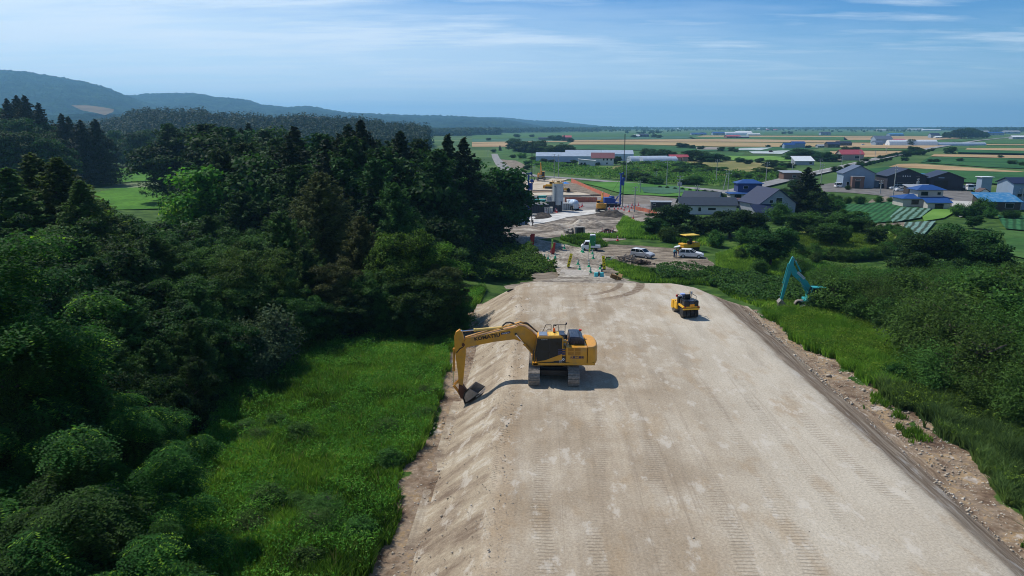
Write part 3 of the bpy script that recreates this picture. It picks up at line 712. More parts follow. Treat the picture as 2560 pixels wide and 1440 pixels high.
R_ = [
 ('oak', 2330, 575, 100, 1.3, 'broad dark tree at the right, left part of the big clump'),
 ('oak', 2420, 556, 104, 1.35, 'broad dark tree with layered branches, crown of the big clump at the right'),
 ('oak', 2470, 590, 98, 1.2, 'broad dark tree at the right rim of the big clump'),
 ('oak', 2290, 620, 92, 1.1, 'rounded dark tree low at the left of the big clump'),
 ('oak', 2380, 640, 90, 1.2, 'dark tree in front of the big clump at the right'),
 ('oak', 2440, 535, 150, 1.2, 'dark tree behind the big clump, below the light-blue roof'),
 ('oak', 2520, 640, 98, 1.0, 'dark tree between the big clump and the right edge of the picture'),
 ('oak', 1680, 508, 141, 1.5, 'dark tree in front of the long grey-roofed house, left one'),
 ('oak', 1640, 540, 139, 1.5, 'dark tree beside the grassy ditch, leftmost of the row'),
 ('oak', 1760, 540, 138, 1.6, 'dark low tree in the middle of the row before the houses'),
 ('oak', 1830, 518, 139, 1.7, 'wide dark tree in front of the grey gabled house'),
 ('oak', 1885, 528, 138, 1.5, 'wide dark tree touching the grey gabled house'),
 ('oak', 1712, 558, 134, 1.5, 'dark bushy tree behind the silver van'),
 ('oak', 1935, 562, 108, 1.25, 'conical dark tree left of the bright meadow strip'),
 ('mid', 2000, 526, 142, 1.6, 'mid-green tree right of the grey gabled house'),
 ('mid', 2060, 535, 140, 1.6, 'mid-green tree behind the bright meadow strip, left one'),
 ('mid', 2130, 518, 145, 1.6, 'mid-green tree behind the bright meadow strip, right one'),
 ('spruce', 2022, 418, 172, 1.9, 'dark broad conifer beside the grey gabled house'),
 ('oak', 2045, 470, 168, .9, 'dark tree against the broad conifer'),
 ('mid', 2180, 545, 138, .6, 'slim bush-like tree by the vegetable rows'),
 ('mid', 2085, 552, 127, 1.5, 'full rounded tree in front of the vegetable rows, left of the yellow-green one'),
 ('mid', 1968, 566, 124, 1.4, 'full rounded tree between the conical tree and the bright meadow strip'),
 ('mid', 2040, 560, 133, 1.5, 'full rounded tree at the back left of the bright meadow strip'),
 ('mid', 2190, 560, 128, 1.2, 'full rounded tree beside the bare plot by the vegetable rows'),
 ('bright', 2120, 560, 130, .7, 'small yellow-green tree among the dark ones by the bright meadow strip'),
]
for k, px, top, Y, w_, lb in R_: tree(k, px, top, Y, w_, lb)
hd = 'bushes in the hedge around the bright meadow strip'
for a, b_, n in [((1990,640),(2110,655),7),((2110,655),(2200,648),6),((2200,648),(2270,600),7),((2270,600),(2230,585),3),((1960,615),(1985,600),2),((2130,580),(2250,580),6)]:
    for k in range(n):
        t = (k+.5)/n; q = gt(a[0]*(1-t)+b_[0]*t, a[1]*(1-t)+b_[1]*t); plant('bush', q[0], q[1], rnd.uniform(1.5, 2.6), 1.2, label='bush in the hedge round the bright meadow strip', cat='bush', group=hd)
lo = 'low leafy bushes beyond the embankment end'
for k in range(30):
    t = k/29; q = gt(1640+430*t+rnd.uniform(-8, 8), 690+62*t+rnd.uniform(-9, 9)); plant('bush', q[0], q[1], rnd.uniform(.9, 1.5), 1.5, label='low leafy bush in the band beyond the far end of the embankment', cat='bush', group=lo)
for px, py, h, k, lb in [(1990,700,4.2,'shrub','large rounded shrub behind the teal excavator arm'),(1900,690,2.6,'bush','bush in the grass left of the teal excavator arm'),(1850,650,2.2,'bush','bush on the grassy rise beyond the white estate car'),(1960,655,2.4,'bush','low bush up the rise from the teal excavator'),(2110,745,3.4,'shrub','shrub pressed against the teal excavator cab'),(2042,790,2.3,'darkbush','low dark shrub right in front of the teal excavator tracks'),(2064,792,2.7,'bush','leafy bush at the near right corner of the teal excavator'),(2076,776,3.7,'bush','tall leafy bush covering the rear of the teal excavator'),(2110,770,3.0,'shrub','shrub at the front corner of the thicket beside the teal excavator'),(2066,776,3.2,'darkbush','dark shrub hiding the teal excavator body'),(2088,790,2.9,'shrub','shrub on the near side of the teal excavator, right of the dark one'),(1945,560,5.0,'bush','tall bush left of the gabled house trees'),(1860,612,3.4,'bush','bush at the foot of the wide dark trees'),(1665,606,3.0,'bush','bush at the foot of the leftmost dark trees'),(1905,600,3.4,'darkbush','dark bush under the conical tree'),(2030,580,4.4,'bush','bush behind the bright meadow strip near its left end'),(2090,575,4.0,'bush','bush behind the bright meadow strip near its middle'),(2235,960,1.6,'darkbush','small dark bush at the edge of the bare strip'),(2040,660,2.0,'bush','bush beside the mown path left of the hedge'),(1790,618,3.2,'bush','bush behind the yellow canopy roller')]:
    q = gt(px, py); plant(k, q[0], q[1], h, 1.15, label=lb, cat='bush' if k != 'shrub' else 'shrub')
for i in range(24):
    for _ in range(40):
        q = gt(rnd.uniform(430, 1090), rnd.uniform(900, 1430))
        if dirtmask(q[0], q[1]) < .1 and (q[0] > -13 or q[1] > 34): break
    plant(rnd.choice(['bush', 'shrub']), q[0], q[1], rnd.uniform(.7, 1.2), 1.7, name='weed_clump', label='leafy weed clump standing in the meadow grass', cat='weed', group='weed clumps in the meadow')
# bank of climbing plants left of the haul road: uncountable
def cloud_in(P, n, g):
    xs_ = [p[0] for p in P]; ys_ = [p[1] for p in P]; X = g.uniform(min(xs_), max(xs_), n); Y = g.uniform(min(ys_), max(ys_), n)
    c = np.zeros(n, bool)
    for i in range(len(P)):
        (x1, y1), (x2, y2) = P[i-1], P[i]
        if y1 == y2: continue
        hit = ((y1 > Y) != (y2 > Y)) & (X < (x2-x1)*(Y-y1)/(y2-y1)+x1); c ^= hit
    return X[c], Y[c]
def creeper(name, P, n, size, mk, amp, label, seed=1, base=.3, kind='stuff'):
    g = np.random.default_rng(seed); X, Y = cloud_in(P, n, g)
    edge = np.min([((X-a)**2+(Y-b)**2)**.5 for a, b in P], axis=0)
    hgt = base+amp*fbm(X*.3, Y*.3, seed)**1.3*1.8*ss(edge/2.2+.25); Z = T(X, Y)+hgt*(1-g.beta(1, 4, len(X))*.8)
    C = np.stack([X, Y, Z], 1); Nn = np.tile([-.1, -.2, .9], (len(X), 1))
    me = finish(name, leaf_quads(C, Nn, size, .8, .5), np.clip(g.normal(.45, .2, len(X)), 0, 1), LM[mk]); o = link(name, me); tag(o, label, kind=kind); return o
creeper('leafy_ground_cover', [gt(*q)[:2] for q in [(1150,700),(1205,708),(1300,700),(1385,698),(1398,690),(1375,672),(1340,648),(1295,628),(1262,606),(1230,588),(1150,585)]], 80000, .28, 'bright', 1.5, 'bank of sprawling leafy creeper left of the haul road')
creeper('ditch_vegetation', [gt(*q)[:2] for q in [(1640,706),(1780,712),(1870,760),(2080,770),(2080,735),(1900,700),(1760,680),(1640,676)]], 26000, .30, 'mid', 1.1, 'leafy undergrowth beyond the far embankment end', 3)

# ---------------------------------------------------------------- grass (stuff)
GM = leafmat('grass_blades', (.030, .085, .013), (.17, .375, .045), .5, tip=(.28, .43, .075))
GB = leafmat('rough_grass_blades', (.065, .16, .020), (.25, .46, .06), .5, tip=(.36, .46, .10))
GD = leafmat('reed_blades', (.028, .070, .026), (.15, .28, .085), .5)
def blades(name, X, Y, h, w_, m, label, seed=1, zf=None, lean=.35, dark=None):
    g = np.random.default_rng(seed); n = len(X); Z = (zf or T)(X, Y)
    th = g.uniform(0, 6.28, n); hh = h*g.uniform(.55, 1.15, n) if np.isscalar(h) else h*g.uniform(.6, 1.15, n)
    dx = np.cos(th)*w_*.5; dy = np.sin(th)*w_*.5; lx = g.normal(0, lean, n)*hh; ly = g.normal(0, lean, n)*hh
    a = np.stack([X-dx, Y-dy, Z-.03], 1); b = np.stack([X+dx, Y+dy, Z-.03], 1)
    c = np.stack([X+dx*.8+lx*.35, Y+dy*.8+ly*.35, Z+hh*.6], 1); d = np.stack([X-dx*.8+lx*.35, Y-dy*.8+ly*.35, Z+hh*.6], 1)
    e_ = np.stack([X+lx, Y+ly, Z+hh], 1)
    Vv = np.stack([a, b, c, d, e_], 1).reshape(-1, 3); i = np.arange(n)*5
    F1 = np.stack([i, i+1, i+2, i+3], 1); F2 = np.stack([i+3, i+2, i+4, i+4], 1)
    v = np.clip(g.normal(.42, .2, n)+(fbm(X*.55, Y*.55, 8)-.5)*1.0+(fbm(X*.14, Y*.14, 9)-.5)*.9, 0, 1)
    me = bpy.data.meshes.new(name); me.vertices.add(len(Vv)); me.vertices.foreach_set('co', Vv.astype(np.float32).ravel())
    lp = np.concatenate([np.stack([i, i+1, i+2, i+3], 1), np.stack([i+3, i+2, i+4], 1)], 1).astype(np.int32).ravel()
    me.loops.add(len(lp)); me.loops.foreach_set('vertex_index', lp); me.polygons.add(2*n)
    ls = np.stack([np.arange(n)*7, np.arange(n)*7+4], 1).astype(np.int32).ravel(); me.polygons.foreach_set('loop_start', ls)
    at_ = me.attributes.new('v', 'FLOAT', 'POINT'); at_.data.foreach_set('value', np.repeat(v, 5).astype(np.float32))
    me.update(calc_edges=True); me.materials.append(m); o = link(name, me); tag(o, label, kind='stuff'); return o
g = np.random.default_rng(5)
P = [gt(*q)[:2] for q in [(380,1500),(930,1500),(970,1380),(1005,1290),(1000,1200),(1065,1110),(1085,1050),(1120,960),(1140,870),(1190,780),(1215,725),(1130,740),(700,840),(560,900),(470,960),(300,1100),(250,1300)]]
X, Y = cloud_in(P, 470000, g); k = (dirtmask(X, Y) < .35); X, Y = X[k], Y[k]
dens = fbm(X*.45, Y*.45, 31)
k = g.random(len(X)) < .35+dens*1.1; X, Y = X[k], Y[k]
hh = .28+.7*fbm(X*.5, Y*.5, 17)**1.3+.5*(fbm(X*1.8, Y*1.8, 18)-.5)
blades('meadow_grass', X, Y, hh, .06, GM, 'tall lush meadow grass left of the embankment', 2)
k = g.random(len(X)) < .02; DRYB = leafmat('dry_stems', (.16, .15, .05), (.42, .38, .16), .3)
blades('dry_grass_stems', X[k], Y[k], hh[k]*1.25, .03, DRYB, 'scattered pale dry stems in the meadow', 12)
# broad-leaved weeds mixed into the meadow
X, Y = cloud_in(P, 230000, g); k = (dirtmask(X, Y) < .3) & (fbm(X*.6, Y*.6, 44)+g.random(len(X))*.25 > .56); X, Y = X[k], Y[k]
C = np.stack([X, Y, T(X, Y)+(.30+.9*fbm(X*.6, Y*.6, 23)+.35*(fbm(X*2.2, Y*2.2, 29)-.4))*g.uniform(.6, 1.1, len(X))], 1)
o = link('meadow_weeds', finish('meadow_weeds', leaf_quads(C, np.tile([0, 0, .8], (len(X), 1)), .12, .5, .7), np.clip(g.normal(.4, .22, len(X))+(fbm(X*.5, Y*.5, 52)-.5)*.8, 0, 1), GM)); tag(o, 'broad-leaved weeds mixed through the meadow grass', kind='stuff')
P = [gt(*q)[:2] for q in [(1905,790),(1950,830),(2000,872),(2060,905),(2120,930),(2190,985),(2290,1060),(2400,1130),(2500,1250),(2560,1330),(2700,1500),(3000,1400),(2900,1000),(2560,1085),(2340,985),(2310,840),(2080,795),(1960,780)]]
X, Y = cloud_in(P, 420000, g); k = (dirtmask(X, Y) < .35); X, Y = X[k], Y[k]
hh = .3+1.0*fbm(X*.5, Y*.5, 27)**1.2+.3*(fbm(X*1.7, Y*1.7, 28)-.5); nearw = (Y+3*fbm(X*.3, Y*.3, 33) < 47)
blades('tall_grass', X[~nearw], Y[~nearw], hh[~nearw], .065, GB, 'tall bright grass between the embankment and the willow thicket', 3)
blades('reed_grass', X[nearw], Y[nearw], hh[nearw]*1.15, .075, GD, 'coarse darker reeds along the lower right of the bare strip', 4)
X, Y = cloud_in(P, 160000, g); k = (dirtmask(X, Y) < .3) & (fbm(X*.5, Y*.5, 46)+g.random(len(X))*.25 > .6); X, Y = X[k], Y[k]
C = np.stack([X, Y, T(X, Y)+(.35+1.0*fbm(X*.5, Y*.5, 27))*g.uniform(.6, 1.1, len(X))], 1)
o = link('verge_weeds', finish('verge_weeds', leaf_quads(C, np.tile([0, 0, .8], (len(X), 1)), .14, .5, .7), np.clip(g.normal(.4, .22, len(X))+(fbm(X*.5, Y*.5, 53)-.5)*.8, 0, 1), GB)); tag(o, 'leafy weeds mixed through the tall grass at the right', kind='stuff')
# tufts on the bare strips
X, Y = cloud_in([gt(*q)[:2] for q in [(1840,755),(2560,1420),(2700,1420),(1960,790)]], 60000, g)
tn = fbm(X*.45+5, Y*.45, 61); k = (tn > .69) & (dirtmask(X, Y) > .2); X, Y = X[k], Y[k]
blades('grass_tufts', X, Y, .38, .05, GM, 'scattered grass tufts on the bare strip at the right', 6)
# rough grass farther off
def far_grass(name, pp, n, h, w_, m, label, seed):
    g = np.random.default_rng(seed); X, Y = cloud_in([gt(*q)[:2] for q in pp], n, g); k = fbm(X*.15, Y*.15, seed)+g.random(len(X))*.3 > .38; X, Y = X[k], Y[k]
    return blades(name, X, Y, h*(.5+fbm(X*.25, Y*.25, seed+3)), w_, m, label, seed)
far_grass('rough_grass', [(1508,662),(1545,690),(1640,712),(1790,716),(1900,770),(2080,790),(2080,700),(1990,640),(1900,600),(1790,640),(1790,668),(1740,684),(1640,680),(1570,668),(1535,656)], 140000, .6, .11, GB, 'rough grass around the car park and beyond the embankment', 71)
far_grass('verge_grass', [(1400,592),(1640,600),(1800,620),(1800,596),(1600,560),(1560,545),(1540,570),(1550,588)], 55000, .8, .15, GB, 'grass verge between the car park and the building site', 72)
far_grass('verge_weeds', [(1400,600),(1480,626),(1520,618),(1500,600),(1440,590)], 9000, .7, .15, GM, 'grass strip above the haul road', 73)
far_grass('mown_meadow', [(1975,590),(2060,580),(2240,590),(2195,640),(2110,650),(2000,632)], 26000, .6, .16, leafmat('meadow_straw_green', (.07, .12, .015), (.22, .30, .05), .4), 'bright yellow-green meadow strip inside the hedge', 74)
far_grass('field_grass', [(1990,665),(2060,660),(2090,670),(2080,700),(2010,720),(2000,690)], 12000, .5, .13, GM, 'bright grass patch behind the teal excavator', 75)

# loose stones and clods on the slope and bare strips
def stones(name, E0, S0, sz, m, label, seed, zoff=0):
    g = np.random.default_rng(seed); n = len(E0); x, y = toxy(E0, S0)
    el = EL; z = np.where(E0 < el, np.maximum(NEAR, (E0-el)/(el-TL)*-NEAR*1.0), np.where(E0 > 16.3, np.maximum(NEAR, -(E0-16.3)/(20.45-16.3)*2.3), 0.0))+zoff
    o8 = np.array([[1,0,0],[0,1,0],[-1,0,0],[0,-1,0],[0,0,.75],[0,0,-.75]], float); th = g.uniform(0, 6.28, n); s_ = sz*g.lognormal(0, .45, n)
    P = o8[None]*g.uniform(.65, 1.3, (n, 6, 1))*s_[:, None, None]; c_, d_ = np.cos(th)[:, None], np.sin(th)[:, None]
    X = P[..., 0]*c_-P[..., 1]*d_+x[:, None]; Y = P[..., 0]*d_+P[..., 1]*c_+y[:, None]; Z = P[..., 2]+z[:, None]+s_[:, None]*.25
    F = np.array([[0,1,4],[1,2,4],[2,3,4],[3,0,4],[1,0,5],[2,1,5],[3,2,5],[0,3,5]]); FF = (F[None]+(np.arange(n)*6)[:, None, None]).reshape(-1, 3)
    o = link(name, np_mesh(name, np.stack([X, Y, Z], -1).reshape(-1, 3), FF, m)); tag(o, label, kind='stuff')
ST = groundmat('stone', [(.3, (.34, .28, .21)), (.5, (.44, .38, .30)), (.7, (.55, .50, .43))], 1.2, bump=0)
g = np.random.default_rng(77); S_ = g.uniform(18, 66, 2600); E_ = np.where(g.random(2600) < .86, g.uniform(-8.6, -5.0, 2600), g.uniform(-5.4, -1.6, 2600)); k = E_ > np.interp(S_, Ls, Le)-.2
stones('loose_stones', E_[k], S_[k], .034, ST, 'loose stones and clods along the left embankment foot', 5)
S_ = g.uniform(18, 66, 1500); E_ = g.normal(-1.6, .5, 1500); stones('loose_clods', E_, S_, .016, ST, 'crumbled clods along the left shoulder', 6)
S_ = g.uniform(16, 68, 4200); E_ = g.uniform(19.6, 23.8, 4200); k = E_ < np.interp(S_, Rs, Re)+.2; stones('loose_stones', E_[k], S_[k], .045, ST, 'loose stones on the bare strip at the right', 7)
S_ = g.uniform(16, 68, 600); E_ = g.uniform(-1.5, 16, 600); stones('loose_pebbles', E_, S_, .014, ST, 'scattered pebbles on the embankment top', 8)
# ================================================================ MACHINES
YEL = mat('yellow_paint', (.66, .30, .018), .42, 0, .08, 2, dirt=(.36, .21, .08), dscale=1.3, spec=.5)
YEL2 = mat('yellow_paint_bright', (.78, .42, .02), .4, 0, .08)
DYEL = mat('orange_mesh', (.42, .18, .02), .7)
BLK = mat('black_paint', (.012, .014, .018), .35, 0, .2)
GLS = mat('dark_glass', (.008, .014, .016), .12, 0, .3, spec=.35)
RUB = mat('tyre_rubber', (.02, .02, .021), .8, dirt=(.10, .085, .065))
STL = mat('worn_steel', (.24, .215, .185), .55, .3, .25, 6, dirt=(.36, .31, .25), dscale=4)
DST = mat('dusty_track', (.22, .19, .16), .7, .1, .3, 7, dirt=(.42, .37, .31), dscale=5)
CHR = mat('chrome_rod', (.75, .77, .80), .12, 1)
HSE = mat('hydraulic_hose', (.02, .02, .02), .6)
RST = mat('rusty_brown', (.13, .05, .025), .7, .2)
WHT = mat('white_paint', (.78, .79, .80), .3, 0, .04)
NAV = mat('navy_stripe', (.03, .03, .09), .5)
GRY = mat('grey_metal', (.30, .31, .33), .5, .3)
PGR = mat('pale_grey_metal', (.52, .54, .56), .5, .2)
ORG = mat('orange_plastic', (.85, .16, .02), .4)
BLUC = mat('blue_plastic', (.02, .22, .62), .4)
NVH = mat('navy_hood', (.015, .025, .055), .3, 0, .3, 5, dirt=(.10, .10, .11))
TEL = mat('teal_paint', (.02, .31, .32), .45, 0, .15, 2, dirt=(.10, .22, .20), dscale=2)
LTE = mat('pale_teal_paint', (.35, .70, .68), .4)
BLU = mat('machine_blue', (.018, .06, .28), .45, 0, .12)
LET = mat('dark_lettering', (.02, .015, .015), .5)
WLT = mat('white_lettering', (.8, .8, .8), .5)

def rotm(a): return Matrix.Rotation(a, 4, 'Z')
def track(root, y, ln, wid, ht, mtx, m=DST, fm=BLK, npad=46):
    mb = MB(); mb.M = mtx; r = ht/2-.04; st = ln-2*r; per = 2*st+2*math.pi*r
    for i in range(npad):
        d = per*i/npad
        if d < st: x, z, a = -st/2+d, r*2, 0
        elif d < st+math.pi*r: t = (d-st)/r; x, z, a = st/2+math.sin(t)*r, r+math.cos(t)*r, t
        elif d < 2*st+math.pi*r: x, z, a = st/2-(d-st-math.pi*r), 0, math.pi
        else: t = (d-2*st-math.pi*r)/r; x, z, a = -st/2-math.sin(t)*r, r-math.cos(t)*r, math.pi+t
        p = per/npad*.93
        mb.box((x, y, z+.04), (p, wid, .05), ry=a)
        nx_, nz_ = math.sin(a), math.cos(a)
        mb.box((x+nx_*.04, y, z+.04+nz_*.04), (.03, wid, .05), ry=a)
    o = mb.build('track', m, root)
    f = MB(); f.M = mtx; f.prism([(-st/2, .16), (st/2, .16), (st/2+r*.4, r), (st/2, ht-.2), (-st/2, ht-.2), (-st/2-r*.4, r)], y-wid*.28, y+wid*.28)
    for sx_ in (-1, 1): f.cyl((sx_*st/2, y-wid*.36, r+.04), (sx_*st/2, y+wid*.36, r+.04), r-.08, n=18)
    for k in range(7): x = -st/2+st*(k+.5)/7; f.cyl((x, y-wid*.34, .17), (x, y+wid*.34, .17), .11, n=10)
    f.build('track_frame', fm, root); return o
def ram(root, a, b, y, r, split, m, name='cylinder'):
    """hydraulic ram: a is the barrel end, b the rod end (x,z)"""
    A = Vector((a[0], y, a[1])); B = Vector((b[0], y, b[1])); C = A.lerp(B, split)
    mb = MB(); mb.cyl(A, C, r, n=12); mb.cyl(A+Vector((0, -r, 0)), A+Vector((0, r, 0)), r*1.15, n=10); mb.cyl(C-(C-A).normalized()*.12, C, r*1.25, n=12)
    o = mb.build(name, m, root); k = MB(); k.cyl(C, B, r*.5, n=10); k.cyl(B+Vector((0, -r, 0)), B+Vector((0, r, 0)), r*.8, n=10); k.build('rod', CHR, o); return o

# ------- main excavator
EX = Vector((2.64, 42.4, 0.0))
def Lp(px, py, Y=42.4): p = at(px, py, Y); return (EX.x-p.x, p.z)
root = empty('excavator', EX, math.pi, 'yellow crawler excavator with its boom reaching down the left embankment slope', 'excavator')
tm = rotm(math.pi/2-AZ-math.pi+math.pi)
for sy in (-1, 1): track(root, sy*1.21, 4.42, .70, .95, tm)
mb = MB(); mb.M = tm; mb.box((0, 0, .62), (1.5, 1.75, .36)); mb.box((.95, 0, .55), (.35, 1.8, .3), rz=0); mb.box((-.95, 0, .55), (.35, 1.8, .3)); mb.cyl((0, 0, .8), (0, 0, 1.06), .62, n=24)
mb.build('undercarriage_frame', BLK, root)
mb = MB(); mb.box((-.55, 0, 1.2), (3.9, 2.5, .24)); mb.box((-.55, 1.3, 1.2), (3.8, .14, .16)); mb.box((-.55, -1.3, 1.2), (3.8, .14, .16)); mb.box((1.2, .82, 1.2), (.35, 1.1, .18)); mb.build('platform', YEL, root, bevel=.02)
mb = MB(); mb.prism([(-2.0, 1.15), (-.68, 1.15), (-.68, 2.27), (-2.0, 2.27)], .35, 1.345); mb.prism([(-2.0, 1.15), (.9, 1.15), (.9, 1.95), (-.2, 2.2), (-2.0, 2.25)], -1.345, -.35)
mb.prism([(-2.0, 1.2), (-.6, 1.2), (-.6, 2.2), (-2.0, 2.2)], -.38, .38); side_ = mb.build('engine_housing', YEL, root, bevel=.03)
mb = MB(); n = 15; ring = []
for zz_, k in ((1.12, .93), (1.25, 1.0), (2.05, 1.0), (2.24, .95), (2.30, .86)):
    r_ = []
    for i in range(n): a = -math.pi/2+math.pi*i/(n-1); r_.append((-2.02-(.72*k)*abs(math.cos(a))**.55, 1.36*(1 if abs(a) > 1.3 else .99)*math.sin(a), zz_))
    r_ += [(-2.02, 1.36*k if False else 1.2, zz_), (-2.02, -1.2, zz_)]; ring.append(r_)
mb.loft(ring); mb.build('counterweight', YEL, root, bevel=.03)
mb = MB()
for ix in range(2):
    for iz in range(2): mb.box((-.98-ix*.42, 1.352, 2.12-iz*.25), (.35, .02, .19))
mb.build('grille', DYEL, side_)
mb = MB(); mb.box((-.63, 1.352, 1.72), (.02, .014, 1.0)); mb.box((-1.98, 1.352, 1.72), (.015, .014, 1.0)); mb.box((-.35, 1.352, 1.30), (1.1, .014, .02)); mb.build('door_seam', BLK, side_)
# side compartment behind the cab with steps and model plate
mb = MB(); mb.box((-.42, .95, 1.68), (.5, .78, 1.06)); comp = mb.build('side_compartment', YEL, root, bevel=.03)
mb = MB()
for k, h_ in enumerate((.07, .11, .11)): mb.box((-.42, 1.345, 2.14-k*.14), (.46, .02, h_))
mb.build('step_plate', NAV, comp)
mb = MB(); mb.box((-.42, 1.347, 1.50), (.47, .02, .42)); mb.build('number_plate', BLK, comp)
fm_ = Matrix(((-1, 0, 0, 0), (0, 0, 1, 0), (0, 1, 0, 0), (0, 0, 0, 1)))
def onside(x, y, z): return Matrix.Translation((x, y, z)) @ fm_
lettering('PC', .13, onside(-.36, 1.36, 1.64), YEL2, comp); lettering('200', .21, onside(-.42, 1.36, 1.50), WLT, comp, .03, 1.1); lettering('LCi', .12, onside(-.36, 1.36, 1.35), WLT, comp)
lettering('大東工業㈱', .18, onside(-1.36, 1.352, 1.62), NAV, side_, .02)
# black engine hood with slatted rear part
mb = MB(); mb.prism([(-.88, 2.27), (-1.9, 2.27), (-1.82, 2.62), (-1.55, 2.78), (-.98, 2.78)], -.95, .78); hood = mb.build('engine_hood', NVH, root, bevel=.05)
mb = MB()
for k in range(9): mb.box((-.99-k*.1, .79, 2.42), (.05, .02, .24))
mb.build('hood_louvre', BLK, hood)
mb = MB()
for k in range(6): mb.box((-1.05-k*.12, -.1, 2.79), (.03, 1.4, .03))
mb.build('hood_rib', NVH, hood)
mb = MB(); mb.box((-1.72, -.55, 2.83), (.16, .16, .1)); mb.build('hood_lamp', mat('tail_red', (.6, .04, .03)), hood)
# deck machinery between cab and hood
mb = MB(); mb.box((-.45, .2, 2.25), (.55, 1.2, .22)); mb.box((-.3, -.75, 2.15), (.9, .9, .3)); mb.box((-.6, .55, 2.42), (.32, .5, .16)); mb.build('deck_box', YEL, root, bevel=.02)
mb = MB()
for k in range(5): mb.box((-.5, .75, 2.24+k*.035), (.36, .28, .012))
mb.build('tread_step', PGR, root)
mb = MB(); mb.cyl((-.48, .05, 2.3), (-.48, .05, 2.72), .07); mb.box((-.5, -.1, 2.45), (.5, .4, .18)); mb.cyl((-.75, -.2, 2.3), (-.75, -.2, 2.62), .11); mb.tube([(-.2, .1, 2.4), (-.5, .3, 2.5), (-.85, .15, 2.45)], .035); mb.build('exhaust_and_filter', BLK, root)
mb = MB(); mb.cyl((-.42, .18, 2.66), (-.42, .18, 2.86), .10, n=12); mb.build('filter_cap', BLUC, root)
# handrails
mb = MB(); H_ = 3.28
mb.tube([(.02, -.2, 2.3), (.02, -.2, H_), (-.72, -.2, H_), (-.72, -.2, 2.3)], .022); mb.tube([(-.32, -.2, 2.3), (-.32, -.2, H_)], .02); mb.tube([(.02, -.2, 2.85), (-.72, -.2, 2.85)], .018)
mb.tube([(-.72, -.2, H_), (-.80, -.2, H_+.1)], .03); mb.box((-.80, -.2, H_+.08), (.08, .1, .12)); mb.box((-.1, -.2, H_-.04), (.14, .08, .07)); mb.build('handrail', BLK, root)
mb = MB(); mb.tube([(1.0, -1.0, 2.45), (.7, -1.0, 2.5), (.45, -1.0, 3.05), (.12, -1.0, 3.05), (.12, -1.0, 2.2)], .02); mb.tube([(1.0, -1.0, 2.35), (.6, -.6, 2.4), (.35, -1.0, 2.75), (.12, -1.0, 2.75)], .018); mb.build('handrail', BLK, root)
# cab
cabp = [(-.52, 1.28), (1.16, 1.28), (1.22, 1.75), (1.18, 2.3), (1.08, 2.94), (1.0, 3.0), (-.42, 3.0), (-.52, 2.9)]
mb = MB(); mb.prism(cabp, .38, 1.34); cab = mb.build('cab', YEL, root, bevel=.05)
mb = MB(); mb.prism([(.16, 1.55), (1.1, 1.36), (1.17, 1.75), (1.13, 2.3), (1.04, 2.84), (-.44, 2.86), (-.44, 1.86)], 1.335, 1.352); mb.build('side_window', GLS, cab)
mb = MB(); mb.box((.32, 1.356, 2.22), (.05, .012, 1.26)); mb.box((.72, 1.356, 2.0), (.86, .012, .045)); mb.tube([(1.17, 1.36, 1.4), (1.2, 1.36, 1.75), (1.15, 1.36, 2.3), (1.06, 1.36, 2.88)], .03); mb.prism([(1.02, 1.30), (-.42, 1.30), (-.46, 1.62), (.1, 1.36)], 1.337, 1.354); mb.build('window_frame', BLK, cab)
mb = MB(); mb.prism([(-.44, 1.46), (.9, 1.33), (-.44, 1.86)], 1.352, 1.366); mb.build('door_panel', YEL, cab)
mb = MB(); mb.prism([(1.178, 1.4), (1.24, 1.75), (1.20, 2.3), (1.10, 2.86), (1.085, 2.86), (1.18, 2.3), (1.215, 1.75), (1.16, 1.4)], .46, 1.26); mb.build('windscreen', GLS, cab)
mb = MB(); mb.cyl((1.02, 1.345, 1.46), (1.02, 1.37, 1.46), .075, n=14); mb.build('cab_vent', BLK, cab)
mb = MB(); mb.box((.72, .86, 3.01), (.5, .8, .03)); hatch = mb.build('roof_hatch', mat('blue_grey_glass', (.16, .20, .27), .25), cab)
mb = MB(); mb.box((.2, .86, 3.005), (.36, .84, .03)); mb.box((-.2, .86, 3.01), (.3, .84, .02)); mb.box((0, .5, 3.05), (.04, .04, .12)); mb.build('roof_panel', mat('painted_sunlit_yellow', (.72, .46, .08)), cab)  # cab roof panels in paler yellow, sunlight put into the colour
mb = MB(); mb.box((-.43, .8, 2.95), (.34, .9, .22)); mb.build('roof_rear', NVH, cab)
lettering('KOMATSU', .085, onside(.66, 1.362, 2.78), PGR, cab)
mb = MB(); mb.box((.75, .9, 1.85), (.4, .4, .5)); mb.box((.62, .9, 2.25), (.14, .38, .5)); mb.build('seat', BLK, cab)
mb = MB(); mb.cyl((.02, .62, 3.0), (.02, .62, 3.1), .08); mb.build('beacon_base', BLK, cab)
mb = MB(); mb.cyl((.02, .62, 3.1), (.02, .62, 3.3), .085, .06, n=14); mb.build('beacon', ORG, cab)
mb = MB(); mb.tube([(1.2, 1.3, 1.2), (1.32, 1.36, 1.5), (1.32, 1.36, 1.9)], .022); mb.box((1.33, 1.36, 2.0), (.05, .16, .28)); mb.build('mirror', BLK, root)
